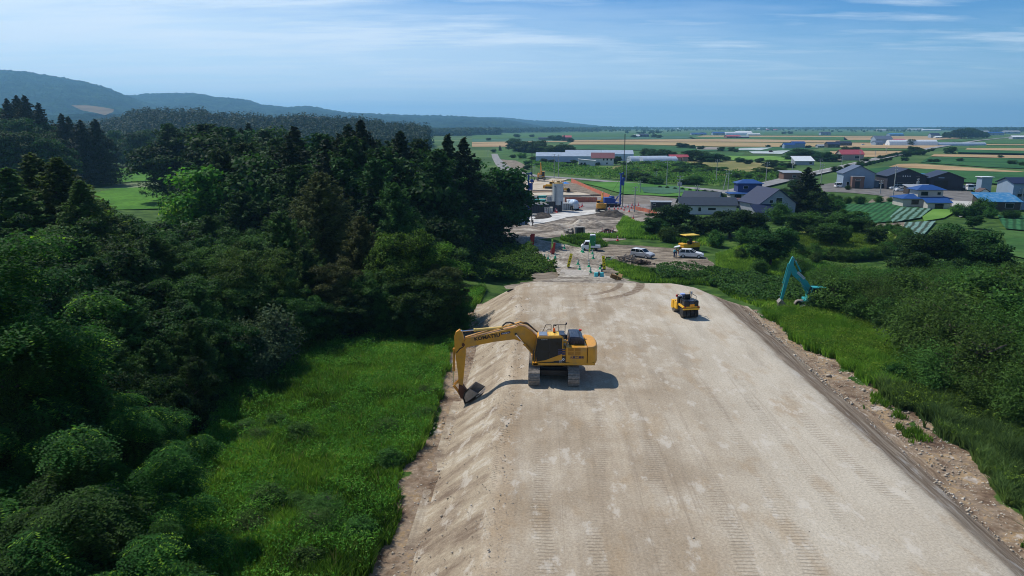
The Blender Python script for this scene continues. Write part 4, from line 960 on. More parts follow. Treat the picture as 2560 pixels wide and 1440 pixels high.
# boom
bp_ = [Lp(*q) for q in [(1157,862),(1164,845),(1186,840),(1240,827),(1285,817),(1297,811),(1312,814),(1328,824),(1341,838),(1358,860),(1366,884),(1354,896),(1336,880),(1322,866),(1308,853),(1286,846),(1237,852),(1180,863),(1165,867)]]
mb = MB(); mb.prism(bp_, -.24, .24); boom = mb.build('boom', YEL, root, bevel=.03)
def strip_between(a, b, name, m, parent, y, r): 
    mb = MB(); mb.tube([(*a[:1], y, a[1]), (*b[:1], y, b[1])], r); return mb.build(name, m, parent)
mb = MB()
for dy in (-.12, -.04, .04, .12):
    pts = [Lp(*q) for q in [(1163,845),(1186,838),(1240,824),(1284,812),(1300,807),(1318,812),(1334,824),(1348,836)]]; mb.tube([(a, dy, z+.05) for a, z in pts], .028)
mb.build('pipe', YEL, boom)
mb = MB(); pts = [Lp(*q) for q in [(1256,817),(1265,809),(1275,808),(1290,812),(1300,808),(1318,810),(1332,822),(1346,834)]]
for dy in (-.08, .09, .2): mb.tube([(a, dy, z+.03+abs(dy)*.3) for a, z in pts], .03)
mb.build('hose', HSE, boom)
a = Lp(1211, 850-4); a2 = Lp(1248, 838)
def boomtext(s_, px, py, size, m, sx=1, slope=None):
    p = Lp(px, py, 42.1); mt = Matrix.Translation((p[0], .247, p[1])) @ fm_ @ Matrix.Rotation(R(10.5), 4, 'Z')
    return lettering(s_, size, mt, m, boom, .035, sx)
o = boomtext('KOMATSU', 1218, 843.5, .31, LET, 1.15)
p = Lp(1264, 833, 42.1); mb = MB(); mb.box((p[0], .248, p[1]), (.6, .01, .13), ry=R(10.5)); mb.build('boom_badge', NAV, boom)
o = lettering('intelligent', .12, Matrix.Translation((p[0], .256, p[1])) @ fm_ @ Matrix.Rotation(R(10.5), 4, 'Z'), WLT, boom)
q = Lp(1290, 833); mb = MB(); mb.cyl((q[0], -.3, q[1]), (q[0], .3, q[1]), .09, n=14); mb.build('boom_pin', BLK, boom)
for sy in (-.33, .33): ram(root, Lp(1336, 884), Lp(1291, 834), sy, .075, .58, YEL, 'boom_cylinder')
ap_ = [Lp(*q) for q in [(1149,823),(1156,830),(1160,846),(1165,862),(1165,884),(1159,944),(1157,966),(1147,966),(1146,936),(1141,900),(1137,868),(1136,840),(1140,829)]]
mb = MB(); mb.prism(ap_, -.17, .17); arm = mb.build('arm', YEL, root, bevel=.025)
mb = MB()
for dy in (-.1, .1): mb.tube([(a_, dy, z_) for a_, z_ in [Lp(*q) for q in [(1166,846),(1160,858),(1163,885),(1160,920),(1157,945)]]], .025)
mb.tube([(a_, .19, z_) for a_, z_ in [Lp(*q) for q in [(1163,862),(1150,870),(1142,880)]]], .03); mb.build('hose', HSE, arm)
mb = MB(); q = Lp(1159, 859); mb.cyl((q[0], -.27, q[1]), (q[0], .27, q[1]), .1, n=14); mb.build('arm_pin', RST, arm)
ram(root, Lp(1254, 819), Lp(1153, 828), 0, .09, .69, mat('pale_yellow_paint', (.74, .50, .14), .4), 'arm_cylinder')
ram(root, Lp(1135, 873), Lp(1134, 963), 0, .075, .60, YEL, 'bucket_cylinder')
mb = MB(); A_ = Lp(1134, 963); B_ = Lp(1148, 951); C_ = Lp(1151, 985)
for dy in (-.2, .2): mb.prism([(A_[0]+.05, A_[1]), (A_[0]-.03, A_[1]+.06), (B_[0], B_[1]+.06), (B_[0], B_[1]-.05), (A_[0], A_[1]-.06)], dy-.03, dy+.03)
for dy in (-.12, .12): mb.prism([(A_[0]+.05, A_[1]+.02), (A_[0]-.06, A_[1]), (C_[0]-.06, C_[1]), (C_[0]+.03, C_[1]-.07)], dy-.035, dy+.035)
mb.build('linkage', YEL, root, bevel=.01)
mb = MB(); q1 = Lp(1152, 962); q2 = Lp(1157, 990); mb.prism([Lp(1148,958), Lp(1158,962), Lp(1168,976), Lp(1163,996), Lp(1152,993), Lp(1146,976)], -.22, .22); mb.build('quick_hitch', RST, root, bevel=.02)
mb = MB(); prof = [Lp(*q) for q in [(1172,962),(1162,972),(1158,986),(1163,1001),(1172,997),(1201,977)]]; W2 = .62
inn = [Lp(*q) for q in [(1174,965),(1165,974),(1162,985),(1166,997),(1173,993),(1200,974)]]; yaw = .34
for k in range(5):
    a0, a1, b0, b1 = prof[k], prof[k+1], inn[k], inn[k+1]
    vs = [(p_[0]-(W2-y_)*yaw, y_, p_[1]) for y_ in (-W2, W2) for p_ in (a0, a1, b1, b0)]
    mb.add(vs, [(0,1,2,3), (7,6,5,4), (0,4,5,1), (1,5,6,2), (2,6,7,3), (3,7,4,0)])
buck = mb.build('bucket', STL, root)
mb = MB()
for y_ in (-W2, W2-.03):
    mb = MB(); n_ = len(prof); off = -(W2-y_)*yaw
    vs = [(p_[0]+off, yy, p_[1]) for yy in (y_, y_+.03) for p_ in prof]
    mb.add(vs, [tuple(range(n_)), tuple(range(2*n_-1, n_-1, -1))]+[(i, (i+1) % n_, (i+1) % n_+n_, i+n_) for i in range(n_)])
    mb.build('bucket_side', mat('grey_worn_steel', (.30, .27, .235), .5, .3, .2, 5), buck)
mb = MB(); c0 = Vector((prof[-1][0], prof[-1][1])); c1 = Vector((prof[-2][0], prof[-2][1])); dd = (c0-c1).normalized(); q0 = c0-dd*.3; q1 = c0+dd*.12; u_ = Vector((-dd.y, dd.x))*.03
mb.add([(p2.x-(W2-y2)*yaw, y2, p2.y) for y2 in (-W2-.03, W2+.03) for p2 in (q0-u_, q1-u_, q1+u_, q0+u_)], [(0,1,2,3),(7,6,5,4),(0,4,5,1),(1,5,6,2),(2,6,7,3),(3,7,4,0)]); mb.build('cutting_edge', mat('polished_steel', (.6, .6, .62), .3, .8), buck)

# ------- generic crawler excavator for the other machines
def excavator(loc, head, label, m, swing=0, size=1.0, bm_=(1.15, 3.9, 3.4), knee=None, tip=None, bucket=True, dark=BLK, glass=GLS, cabm=None):
    """head = travel direction; swing = direction of boom relative to it. bm_ unused when knee/tip given (local x,z)"""
    root = empty('excavator', loc, head, label, 'excavator'); root.scale = (size,)*3
    for sy in (-1, 1): track(root, sy*1.15, 4.0, .6, .92, Matrix.Identity(4), DST, BLK, 36)
    M_ = rotm(swing)
    def bd(mb, nm, mt, par=root, **k): 
        o = mb.build(nm, mt, par, **k)
        if par == root: o.matrix_local = M_
        return o
    mb = MB(); mb.box((0, 0, .6), (1.3, 1.7, .35)); mb.cyl((0, 0, .75), (0, 0, 1.05), .6, n=18); mb.build('undercarriage_frame', BLK, root)
    mb = MB(); mb.box((-.5, 0, 1.18), (3.7, 2.4, .26)); mb.box((-1.35, 0, 1.75), (1.7, 2.5, .95)); mb.box((.2, -.85, 1.65), (1.5, .75, .75)); bd(mb, 'engine_housing', m, bevel=.05)
    mb = MB(); n = 9; rings = []
    for z_, k in ((1.1, .95), (1.3, 1), (2.1, 1), (2.3, .9)): rings.append([(-2.15-.55*k*math.cos(-math.pi/2+math.pi*i/(n-1))**.6 if 0 < i < n-1 else -2.15, 1.25*k*math.sin(-math.pi/2+math.pi*i/(n-1)), z_) for i in range(n)])
    mb.loft(rings); bd(mb, 'counterweight', m, bevel=.03)
    mb = MB(); mb.box((-1.4, 0, 2.35), (1.2, 1.5, .25), tx=.85, ty=.85); bd(mb, 'engine_hood', dark, bevel=.03)
    mb = MB(); mb.prism([(-.5, 1.3), (1.1, 1.3), (1.15, 2.0), (.95, 2.9), (-.5, 2.9)], .35, 1.25); cab = bd(mb, 'cab', cabm or m, bevel=.05)
    mb = MB(); mb.prism([(-.35, 1.9), (.2, 1.5), (1.0, 1.5), (1.05, 2.0), (.9, 2.78), (-.35, 2.78)], 1.25, 1.262); mb.prism([(-.35, 1.9), (1.05, 2.0), (.9, 2.78), (-.35, 2.78)], .338, .35); mb.build('side_window', glass, cab)
    mb = MB(); mb.prism([(1.11, 1.4), (1.165, 2.0), (.965, 2.85), (.95, 2.85), (1.15, 2.0), (1.09, 1.4)], .42, 1.18); mb.build('windscreen', glass, cab); mb = MB(); mb.prism([(-.51, 2.0), (-.5, 2.0), (-.5, 2.8), (-.51, 2.8)], .45, 1.15); mb.build('rear_window', glass, cab)
    mb = MB(); mb.tube([(.8, -1.2, 2.0), (.8, -1.2, 2.6), (-.1, -1.2, 2.6), (-.1, -1.2, 2.0)], .025); bd(mb, 'handrail', dark)
    K = knee or (2.6, 5.1); Tp = tip or (5.2, 3.6); E_ = bm_
    f = (.3, 1.5)
    def beam(pts, ws, y, nm, mt):
        mb = MB(); up = []; lo_ = []
        for i, (p_, w_) in enumerate(zip(pts, ws)):
            a_ = Vector(pts[max(0, i-1)]); b_ = Vector(pts[min(len(pts)-1, i+1)]); d = (b_-a_).normalized(); nn = Vector((-d.y, d.x))
            up.append((p_[0]+nn.x*w_, p_[1]+nn.y*w_)); lo_.append((p_[0]-nn.x*w_, p_[1]-nn.y*w_))
        mb.prism(up+lo_[::-1], -y, y); return bd(mb, nm, mt, bevel=.02)
    beam([f, ((f[0]+K[0])*.5, (f[1]+K[1])*.5+.28), K, Tp], [.22, .3, .32, .16], .2, 'boom', m)
    bk = E_; d = (Vector(bk)-Vector(Tp)).normalized(); back = (Tp[0]-d.x*.75, Tp[1]-d.y*.75)
    beam([back, Tp, bk], [.12, .24, .12], .16, 'arm', m)
    for sy in (-.3, .3):
        o = ram(root, (.75, 1.35), (K[0]*.8+.1, K[1]*.8+.3), sy, .07, .6, m, 'boom_cylinder'); o.matrix_local = M_
    o = ram(root, (K[0]*.7+.2, K[1]+.25), (back[0], back[1]+.05), 0, .08, .65, m, 'arm_cylinder'); o.matrix_local = M_
    nn = Vector((-d.y, d.x)); nn = nn if nn.x > 0 else -nn
    o = ram(root, (Tp[0]+d.x*.1+nn.x*.3, Tp[1]+d.y*.1+nn.y*.3), (bk[0]-d.x*.4+nn.x*.3, bk[1]-d.y*.4+nn.y*.3), 0, .065, .6, m, 'bucket_cylinder'); o.matrix_local = M_
    if bucket:
        mb = MB(); c = Vector((bk[0], bk[1])); 
        prof = [(c.x+.1, c.y+.1), (c.x+.38, c.y-.25), (c.x+.25, c.y-.8), (c.x-.25, c.y-1.0), (c.x-.75, c.y-.75), (c.x-.68, c.y-.66), (c.x-.2, c.y-.85), (c.x+.15, c.y-.7), (c.x+.28, c.y-.25), (c.x-.1, c.y)]
        mb.prism(prof, -.5, .5)
        for y_ in (-.5, .47): mb.prism([(c.x-.1, c.y), (c.x+.34, c.y-.25), (c.x+.22, c.y-.78), (c.x-.25, c.y-.95), (c.x-.73, c.y-.72)], y_, y_+.03)
        for k in range(4): mb.box((c.x-.82, -.42+k*.28, c.y-.72), (.16, .08, .06))
        bd(mb, 'bucket', STL)
    return root
# teal excavator at the right (body sunk among shrubs)
tb = gt(2025, 783)
te = excavator((tb[0]+.9, tb[1]+.7, tb[2]), R(172), 'teal crawler excavator half hidden in shrubs beside the right embankment foot', TEL, 0, .92, (3.75, 1.15), (2.6, 4.15), (3.05, 5.15), dark=BLK)
bo = [c for c in te.children if c.name.startswith('boom') and 'cyl' not in c.name][0]
mb = MB(); mb.box((1.95, .206, 3.95), (1.05, .01, .26), ry=R(-42)); mb.build('boom_badge', PGR, bo)
lettering('KOBELCO', .2, Matrix.Translation((1.95, .216, 3.95)) @ fm_ @ Matrix.Rotation(R(-42), 4, 'Z'), mat('teal_lettering', (.02, .2, .25)), bo, sx=.95)

# yellow machines on the site
def onplain(px, py): return Vector(gp(px, py, PLAIN))
p = onplain(1506, 531); excavator((p.x, p.y+2, p.z), R(80), 'yellow excavator seen from behind by the blue drill rig', YEL, 0, 1.0, (4.5, 1.6), (2.3, 4.2), (4.0, 4.0))
p = onplain(1353, 459); excavator((p.x, p.y+2, p.z+1.2), R(-95), 'yellow excavator on the pale sand terrace with its arm raised toward the drone', YEL, 0, 1.15, (2.9, 1.9), (2.0, 4.9), (3.5, 5.3))

# ------- combined roller on the embankment
def roller():
    p = at(1712, 778, 57.2); loc = Vector((p.x, 57.2, 0)); z0 = 0
    root = empty('road_roller', loc, R(90+7), 'small yellow and black combined roller parked on the embankment', 'roller')
    # local x forward (away), y left
    for k in range(4):
        y = -.52+k*.345; mb = MB(); mb.cyl((-.95, y-.155, .42), (-.95, y+.155, .42), .42, n=24); mb.build('tyre', RUB, root, bevel=.05)
    mb = MB(); mb.cyl((1.15, -.62, .42), (1.15, .62, .42), .42, n=28); mb.build('front_drum', STL, root, bevel=.01)
    mb = MB(); mb.box((1.15, .70, .62), (.5, .1, .55), tx=.7); mb.box((1.15, -.70, .62), (.5, .1, .55), tx=.7); mb.box((1.15, 0, .98), (.45, 1.5, .12)); mb.box((.75, 0, .95), (.5, 1.35, .22)); mb.box((.55, .62, .75), (.75, .14, .62)); mb.build('drum_yoke', YEL2, root, bevel=.02)
    mb = MB(); mb.box((-.85, 0, .98), (1.15, 1.42, .16)); mb.box((-1.38, 0, .86), (.12, 1.40, .20)); body = mb.build('rear_frame', YEL2, root, bevel=.02)
    mb = MB(); mb.box((-1.43, 0, .93), (.05, 1.46, .05)); mb.build('bumper', BLK, root)
    mb = MB(); mb.box((-1.13, .40, 1.28), (.62, .46, .52)); mb.box((-1.13, -.44, 1.28), (.62, .34, .52)); mb.box((-.6, 0, 1.25), (.6, 1.2, .5)); mb.build('water_tank', BLK, root, bevel=.08)
    mb = MB(); mb.box((-1.2, -.03, 1.38), (.5, .42, .3)); mb.build('engine_cover', NVH, root, bevel=.03)
    mb = MB(); mb.box((-1.46, -.03, 1.13), (.02, .40, .24)); mb.build('rear_plate', mat('plate_orange', (.85, .33, .02)), root)
    for y in (.56, -.56):
        mb = MB(); mb.box((-1.46, y, 1.02), (.02, .14, .07)); mb.build('tail_lamp', mat('lamp_red', (.55, .02, .02)), root)
    mb = MB(); mb.box((-.45, .1, 1.55), (.45, .5, .1)); mb.box((-.68, .1, 1.75), (.1, .5, .35)); mb.build('seat', BLK, root, bevel=.04)
    mb = MB(); mb.cyl((.25, .1, 1.0), (.0, .1, 1.6), .04); mb.cyl((.02, .1, 1.6), (-.02, .1, 1.64), .2, n=16); mb.build('steering_wheel', BLK, root)
    mb = MB(); mb.box((-.05, 0, .98), (.7, 1.3, .1)); mb.box((.35, 0, 1.25), (.3, 1.1, .5)); mb.build('operator_deck', BLK, root, bevel=.02)
    mb = MB(); mb.tube([(.2, .62, 1.0), (.2, .62, 1.75), (-.75, .62, 1.75), (-.75, .62, 1.2)], .025); mb.tube([(.2, -.62, 1.0), (.2, -.62, 1.75), (-.75, -.62, 1.75), (-.75, -.62, 1.2)], .025); mb.build('handrail', BLK, root)
    mb = MB(); mb.box((-.2, .35, 1.82), (.35, .36, .16)); mb.cyl((-.2, .35, 1.5), (-.2, .35, 1.8), .03); mb.build('covered_panel', mat('pale_blue_cover', (.35, .45, .75)), root, bevel=.04)
    mb = MB(); mb.cyl((-.35, -.22, 1.3), (-.35, -.22, 2.15), .03); mb.build('beacon_post', YEL2, root)
    mb = MB(); mb.cyl((.1, .75, 1.55), (.1, .75, 1.72), .07); mb.build('lamp_left', mat('lamp_red', (.55, .02, .02)), root)
    mb = MB(); mb.box((.15, -.55, 1.85), (.03, .17, .2)); mb.cyl((.15, -.55, 1.6), (.15, -.55, 1.8), .015); mb.build('mirror', PGR, root)
    for c in root.children:
        if c.name.startswith('lamp_left'): c.name = 'side_lamp'
roller()

# ------- drill rigs
def drill_rig(px, py, head, label, tall, mast_lean=0, hgt=9.0, wide=1.0):
    p = onplain(px, py); root = empty('drill_rig', p, head, label, 'drill rig')
    for sy in (-1, 1): track(root, sy*1.1, 3.8, .55, .9, Matrix.Identity(4), BLK, BLK, 30)
    mb = MB(); mb.box((-.6, 0, 1.15), (4.2, 2.4, .3)); mb.box((-1.5, 0, 1.95), (2.2, 2.3, 1.3)); mb.box((-.2, -.8, 1.8), (1.2, .8, 1.0)); mb.build('engine_housing', BLU, root, bevel=.05)
    mb = MB(); mb.box((.1, .75, 2.05), (1.4, .9, 1.6), tx=.85); cab = mb.build('cab', BLU, root, bevel=.04)
    mb = MB(); mb.box((.1, 1.19, 2.25), (1.0, .02, .8)); mb.box((.79, .75, 2.25), (.02, .7, .9)); mb.build('window', GLS, cab)
    mb = MB(); L_ = mast_lean; x0 = 2.3
    mb.box((x0+L_*hgt*.5, 0, .4+hgt/2), (.36, .45, hgt), ry=math.atan(L_)); mb.build('mast', BLU, root, bevel=.03)
    mb = MB()
    for k in range(10): mb.box((x0+.3+L_*(k+.5)*hgt/10, 0, .6+(k+.3)*hgt/10), (.12, .5, .1))
    mb.build('mast_rack', BLK, root)
    mb = MB(); mb.box((x0+.55+L_*hgt*.75, 0, hgt*.78), (.7, .9, 1.5)); mb.cyl((x0+.75+L_*hgt*.75, -.3, hgt*.9), (x0+.75+L_*hgt*.75, .3, hgt*.9), .4); mb.build('rotary_head', BLU, root, bevel=.05)
    mb = MB(); mb.box((x0+.1, 0, hgt+.55), (1.3, .4, .3)); mb.cyl((x0+.6, -.15, hgt+.6), (x0+.6, .15, hgt+.6), .3, n=14); mb.build('crown_sheave', BLU, root)
    mb = MB()
    for dy in (-.22, .22): mb.cyl((x0+.75, dy, .1), (x0+.75, dy, tall), .06, .05, n=8)
    for k in range(int(tall/1.4)): mb.box((x0+.75, 0, .8+k*1.4), (.06, .44, .05))
    mb.build('drill_rod', BLK, root)
    mb = MB(); pts = [(x0+.5, .4, hgt+.3)]+[(x0+.5+.9*math.sin(t), .45, hgt+.3+.5*math.sin(t)-t*.9) for t in np.linspace(.2, 3.0, 8)]; mb.tube(pts, .06); mb.tube([(x0-.3, -.3, hgt*.9), (-1.2, -.3, 2.6)], .03); mb.build('hose', HSE, root)
    for sy in (-.25, .25): o = ram(root, (.6, 1.3), (x0, hgt*.45), sy, .09, .6, BLU, 'mast_cylinder')
    return root
drill_rig(1530, 517, R(12), 'tall blue drill rig with slim mast at the right of the building site', 19.5, -.0, 8.4)
drill_rig(1296, 556, R(5), 'tall dark blue drill rig beside the big dark tree at the left of the site', 18.5, 0, 10.5)
# ================================================================ VEHICLES, PEOPLE, SITE GEAR
SIL = mat('silver_paint', (.52, .54, .57), .35, .15, .04)
def vehicle(kind, loc, head, label, paint, L_=4.4, W=1.7, H=1.5, open_hatch=False, cat='car', name=None, zoff=0):
    root = empty(name or {'van': 'parked_van', 'wagon': 'parked_car', 'car': 'parked_car'}[kind], (loc[0], loc[1], loc[2]+zoff), head, label, cat)
    h = H; l = L_/2; cl = .30
    if kind == 'van': lower = [(-l, cl), (-l+.04, .95), (l-1.05, 1.02), (l-.35, .90), (l-.02, .72), (l, .32)]; roof = (-l+.10, -l+.22, l-1.75, l-.98)
    elif kind == 'wagon': lower = [(-l, cl), (-l+.02, .92), (l-1.25, .98), (l-.4, .86), (l-.03, .66), (l, .3)]; roof = (-l+.06, -l+.55, l-2.0, l-1.2)
    else: lower = [(-l, cl), (-l+.02, .9), (l-1.0, .97), (l-.35, .84), (l-.03, .65), (l, .3)]; roof = (-l+.05, -l+.4, l-1.6, l-.95)
    mb = MB(); mb.prism(lower, -W/2, W/2); body = mb.build('body', paint, root, bevel=.07)
    x0, x1, x2, x3 = roof; zb = .93; t = .12; w0 = W/2-.03; w1 = W/2-.17
    mb = MB(); mb.add([(x0, -w0, zb), (x3, -w0, zb), (x3, w0, zb), (x0, w0, zb), (x1, -w1, h-.03), (x2, -w1, h-.03), (x2, w1, h-.03), (x1, w1, h-.03)], [(3,2,1,0),(4,5,6,7),(0,1,5,4),(1,2,6,5),(2,3,7,6),(3,0,4,7)]); mb.build('window', GLS, root, bevel=.02)
    mb = MB(); mb.add([(x1-.04, -w1-.01, h-.06), (x2+.04, -w1-.01, h-.06), (x2+.04, w1+.01, h-.06), (x1-.04, w1+.01, h-.06), (x1+.05, -w1+.06, h), (x2-.08, -w1+.06, h), (x2-.08, w1-.06, h), (x1+.05, w1-.06, h)], [(3,2,1,0),(4,5,6,7),(0,1,5,4),(1,2,6,5),(2,3,7,6),(3,0,4,7)]); mb.build('roof', paint, root, bevel=.02)
    mb = MB()
    for sy in (-1, 1):
        for f in ((0.0, 0.0), (.36, .36), (.68, .70), (1.0, 1.0)):
            xb = x0+(x3-x0)*f[0]; xt = x1+(x2-x1)*f[1]; mb.tube([(xb, sy*(w0+.004), zb), (xt, sy*(w1+.004), h-.04)], .04 if f[0] in (0, 1) else .03, 5)
    mb.build('pillar', paint, root)
    for sx_ in (-l+.78, l-.80):
        for sy in (-1, 1):
            mb = MB(); y = sy*(W/2-.10); mb.cyl((sx_, y-.11, .31), (sx_, y+.13*sy if False else y+.11, .31), .31, n=20); wl_ = mb.build('wheel', RUB, root, bevel=.02)
            mb = MB(); mb.cyl((sx_, sy*(W/2+.012), .31), (sx_, sy*(W/2+.02), .31), .19, n=14); mb.build('rim', PGR, wl_)
    for sy in (-1, 1):
        mb = MB(); mb.box((l-.12, sy*(W/2-.28), .68), (.26, .36, .16)); mb.build('headlight', mat('headlight_glass', (.6, .65, .7), .1), root, bevel=.03)
        mb = MB(); mb.box((-l+.02, sy*(W/2-.12), .82), (.08, .2, .24)); mb.build('tail_light', mat('lamp_red', (.55, .02, .02)), root)
        mb = MB(); mb.box((x3-.15, sy*(W/2+.08), 1.0), (.12, .18, .12)); mb.build('mirror', paint, root, bevel=.02)
    mb = MB(); mb.box((l, 0, .48), (.04, W*.6, .16)); mb.box((l-.01, 0, .68), (.05, W*.42, .1)); mb.build('grille', BLK, root)
    if open_hatch:
        mb = MB(); mb.box((-l-.25, 0, h+.32), (.95, W*.82, .06), ry=R(-14)); mb.build('tailgate', paint, root, bevel=.02)
        mb = MB(); mb.box((-l+.0, 0, 1.05), (.10, W*.72, .75)); mb.build('boot_opening', BLK, root)
    return root
q = gt(1606, 645); vehicle('van', q, R(-42), 'silver estate van parked on the dirt lot', SIL, 3.9, 1.62, 1.5, cat='van', zoff=.06)
q = gt(1727, 646); vehicle('wagon', q, R(-14), 'white estate car with open tailgate on the dirt lot', WHT, 4.1, 1.65, 1.48, open_hatch=True, zoff=.06)
def far_car(px, py, head, label, paint=WHT, kind='car', **k): p = onplain(px, py); return vehicle(kind, p, head, label, paint, zoff=.06, **k)
far_car(2100, 469, R(5), 'white hatchback on the asphalt in front of the light-blue house', WHT, 'van', L_=4.0, H=1.7)
far_car(2238, 474, R(180), 'white minivan behind another white car beside the black barn', WHT, 'van', L_=4.6, H=1.8)
far_car(2250, 479, R(185), 'small white car in front of a minivan beside the black barn', WHT, 'wagon', L_=4.2)
far_car(1276, 449, R(0), 'white car at the left end of the car row near the junction', WHT, 'van', H=1.7)
far_car(1287, 448, R(5), 'dark blue car beside a white one near the junction', mat('dark_blue_paint', (.02, .03, .09), .3), 'van', H=1.6)
far_car(2425, 472, R(100), 'grey car behind the white lorry by the dark workshop', SIL, 'wagon')
far_car(2157, 363, R(20), 'small white car crossing the tan fields', WHT, 'wagon')
far_car(2240, 391, R(35), 'dark car on the long diagonal road', BLK, 'wagon')
far_car(2385, 357, R(10), 'dark vehicle at the far end of the tan field by the road', BLK, 'van')
far_car(1928, 382, R(0), 'dark tractor-sized van working in the sheeted field', mat('dark_red_paint', (.15, .02, .03)), 'van', L_=4, H=2)

def lorry(px, py, head, label, body='box', cabm=WHT, L_=6.5, name='lorry', tank=False, cat='lorry'):
    p = onplain(px, py); root = empty(name, p, head, label, cat); l = L_/2
    mb = MB(); mb.prism([(l-1.6, .55), (l, .55), (l+.02, 1.4), (l-.18, 2.45), (l-1.6, 2.5)], -1.0, 1.0); cab = mb.build('cab', cabm, root, bevel=.06)
    mb = MB(); mb.box((l-.08, 0, 1.85), (.06, 1.7, .75), ry=R(-10)); mb.box((l-.65, 0, 1.85), (.7, 2.02, .6)); mb.build('window', GLS, cab)
    mb = MB(); mb.box((0, 0, .7), (L_-.4, .8, .25)); mb.build('chassis', BLK, root)
    for x in (l-.9, -l+.9, -l+2.0):
        for sy in (-1, 1): mb = MB(); mb.cyl((x, sy*.72, .48), (x, sy*1.0, .48), .48, n=16); mb.build('wheel', RUB, root)
    if tank:
        mb = MB(); prof = [(-l+.1, .55), (-l+.9, .95), (0, 1.05), (l-2.4, .8), (l-1.8, .5)]
        mb.loft([[(x, r*math.cos(t), 1.95+(x+l)*-.06+r*math.sin(t)) for t in np.linspace(0, 2*math.pi, 17)[:-1]] for x, r in prof]); mb.build('mixer_drum', mat('drum_blue_white', (.45, .55, .68), .35), root, smooth=True)
        mb = MB(); mb.box((-l+.1, 0, 1.3), (.6, 1.2, 1.3), tx=.5); mb.build('hopper', PGR, root)
    else:
        mb = MB(); mb.box((-.75, 0, 1.15), (L_-1.9, 2.1, .2)); mb.box((-.75, 1.02, 1.45), (L_-1.9, .06, .5)); mb.box((-.75, -1.02, 1.45), (L_-1.9, .06, .5)); mb.box((-l+.2, 0, 1.45), (.06, 2.1, .5)); mb.build('load_bed', cabm if body == 'white' else PGR, root)
    return root
lorry(2413, 477, R(-95), 'white lorry facing the drone beside the dark workshop')
lorry(1432, 524, R(100), 'white cement mixer lorry with rounded tank seen from behind beside the silo', tank=True, name='cement_mixer_lorry')

# kei truck with portable toilet on its bed
p = Vector(gt(1476, 627)); root = empty('small_pickup_truck', (p.x, p.y, p.z+.06), R(176), 'small white pickup truck carrying the portable toilet', 'truck')
mb = MB(); mb.prism([(.15, .35), (1.65, .35), (1.68, .85), (1.35, 1.15), (.95, 1.72), (.15, 1.74)], -.72, .72); cab = mb.build('cab', WHT, root, bevel=.06)
mb = MB(); mb.prism([(.28, 1.08), (1.2, 1.08), (.9, 1.6), (.28, 1.62)], .72, .735); mb.prism([(.28, 1.08), (1.2, 1.08), (.9, 1.6), (.28, 1.62)], -.735, -.72); mb.build('side_window', GLS, cab)
mb = MB(); mb.add([(1.37, -.6, 1.16), (1.37, .6, 1.16), (1.0, .55, 1.68), (1.0, -.55, 1.68), (1.35, -.6, 1.16), (1.35, .6, 1.16), (.98, .55, 1.68), (.98, -.55, 1.68)], [(0,1,2,3),(7,6,5,4),(0,4,5,1),(1,5,6,2),(2,6,7,3),(3,7,4,0)]); mb.build('windscreen', GLS, cab)
mb = MB(); mb.box((-.78, 0, .62), (1.85, 1.42, .1)); mb.box((-.78, .70, .8), (1.85, .04, .3)); mb.box((-.78, -.70, .8), (1.85, .04, .3)); mb.box((-1.69, 0, .8), (.04, 1.42, .3)); mb.build('load_bed', WHT, root, bevel=.01)
for x in (1.15, -.95):
    for sy in (-1, 1): mb = MB(); mb.cyl((x, sy*.55, .27), (x, sy*.74, .27), .27, n=16); mb.build('wheel', RUB, root)
mb = MB(); mb.box((1.67, 0, .62), (.05, .9, .12)); mb.build('grille', BLK, root)
for sy in (-1, 1): mb = MB(); mb.box((1.66, sy*.55, .72), (.06, .22, .15)); mb.build('headlight', mat('headlight_glass', (.6, .65, .7), .1), root)
TGR = mat('toilet_green', (.01, .22, .07), .5); TBL = mat('toilet_blue', (.03, .42, .58), .5)
off = rotm(R(176)) @ Vector((-.35, 0, .70)); tr_ = empty('portable_toilet', (p.x+off.x, p.y+off.y, p.z+off.z+.03), R(-6), 'green and blue portable toilet cabin standing on the small white pickup', 'toilet cabin')
mb = MB(); mb.box((0, 0, 1.0), (.95, 1.0, 2.0)); mb.build('wall', TBL, tr_, bevel=.03)
mb = MB(); mb.box((.0, -.515, 1.0), (.9, .03, 1.9)); dr = mb.build('door', TGR, tr_)
mb = MB(); mb.box((.3, -.54, 1.05), (.05, .03, .14)); mb.build('handle', PGR, dr)
mb = MB(); mb.box((0, 0, 2.1), (1.02, 1.1, .22), tx=.85, ty=.85); mb.build('roof', WHT, tr_, bevel=.03)
mb = MB(); mb.box((.1, -.5, 2.1), (.4, .05, .1)); mb.build('roof_vent', GRY, tr_)

# yellow-canopied pneumatic roller behind the white car
q = Vector(gt(1731, 634)); q.y += 2.5; q.z = Tf(q.x, q.y); root = empty('tyre_roller', q, R(200), 'yellow roller with flat canopy parked behind the white estate car', 'roller')
mb = MB(); mb.box((0, 0, .95), (3.4, 1.7, .5)); mb.box((-1.1, 0, 1.35), (1.1, 1.5, .4)); mb.box((1.3, 0, 1.25), (.9, 1.6, .3)); mb.build('body', YEL2, root, bevel=.08)
for x in (-1.2, 1.2):
    for k in range(3): mb = MB(); mb.cyl((x, -.68+k*.55, .48), (x, -.30+k*.55, .48), .48, n=18); mb.build('tyre', RUB, root, bevel=.04)
mb = MB(); mb.box((0, 0, 2.85), (2.9, 1.9, .09)); mb.box((0, 0, 2.92), (2.4, 1.5, .06)); mb.build('canopy', mat('canopy_yellow', (.72, .50, .07)), root, bevel=.02)
mb = MB()
for x in (-.75, .75):
    for y in (-.7, .7): mb.tube([(x, y, 1.2), (x, y, 2.85)], .035)
mb.build('canopy_post', BLK, root)
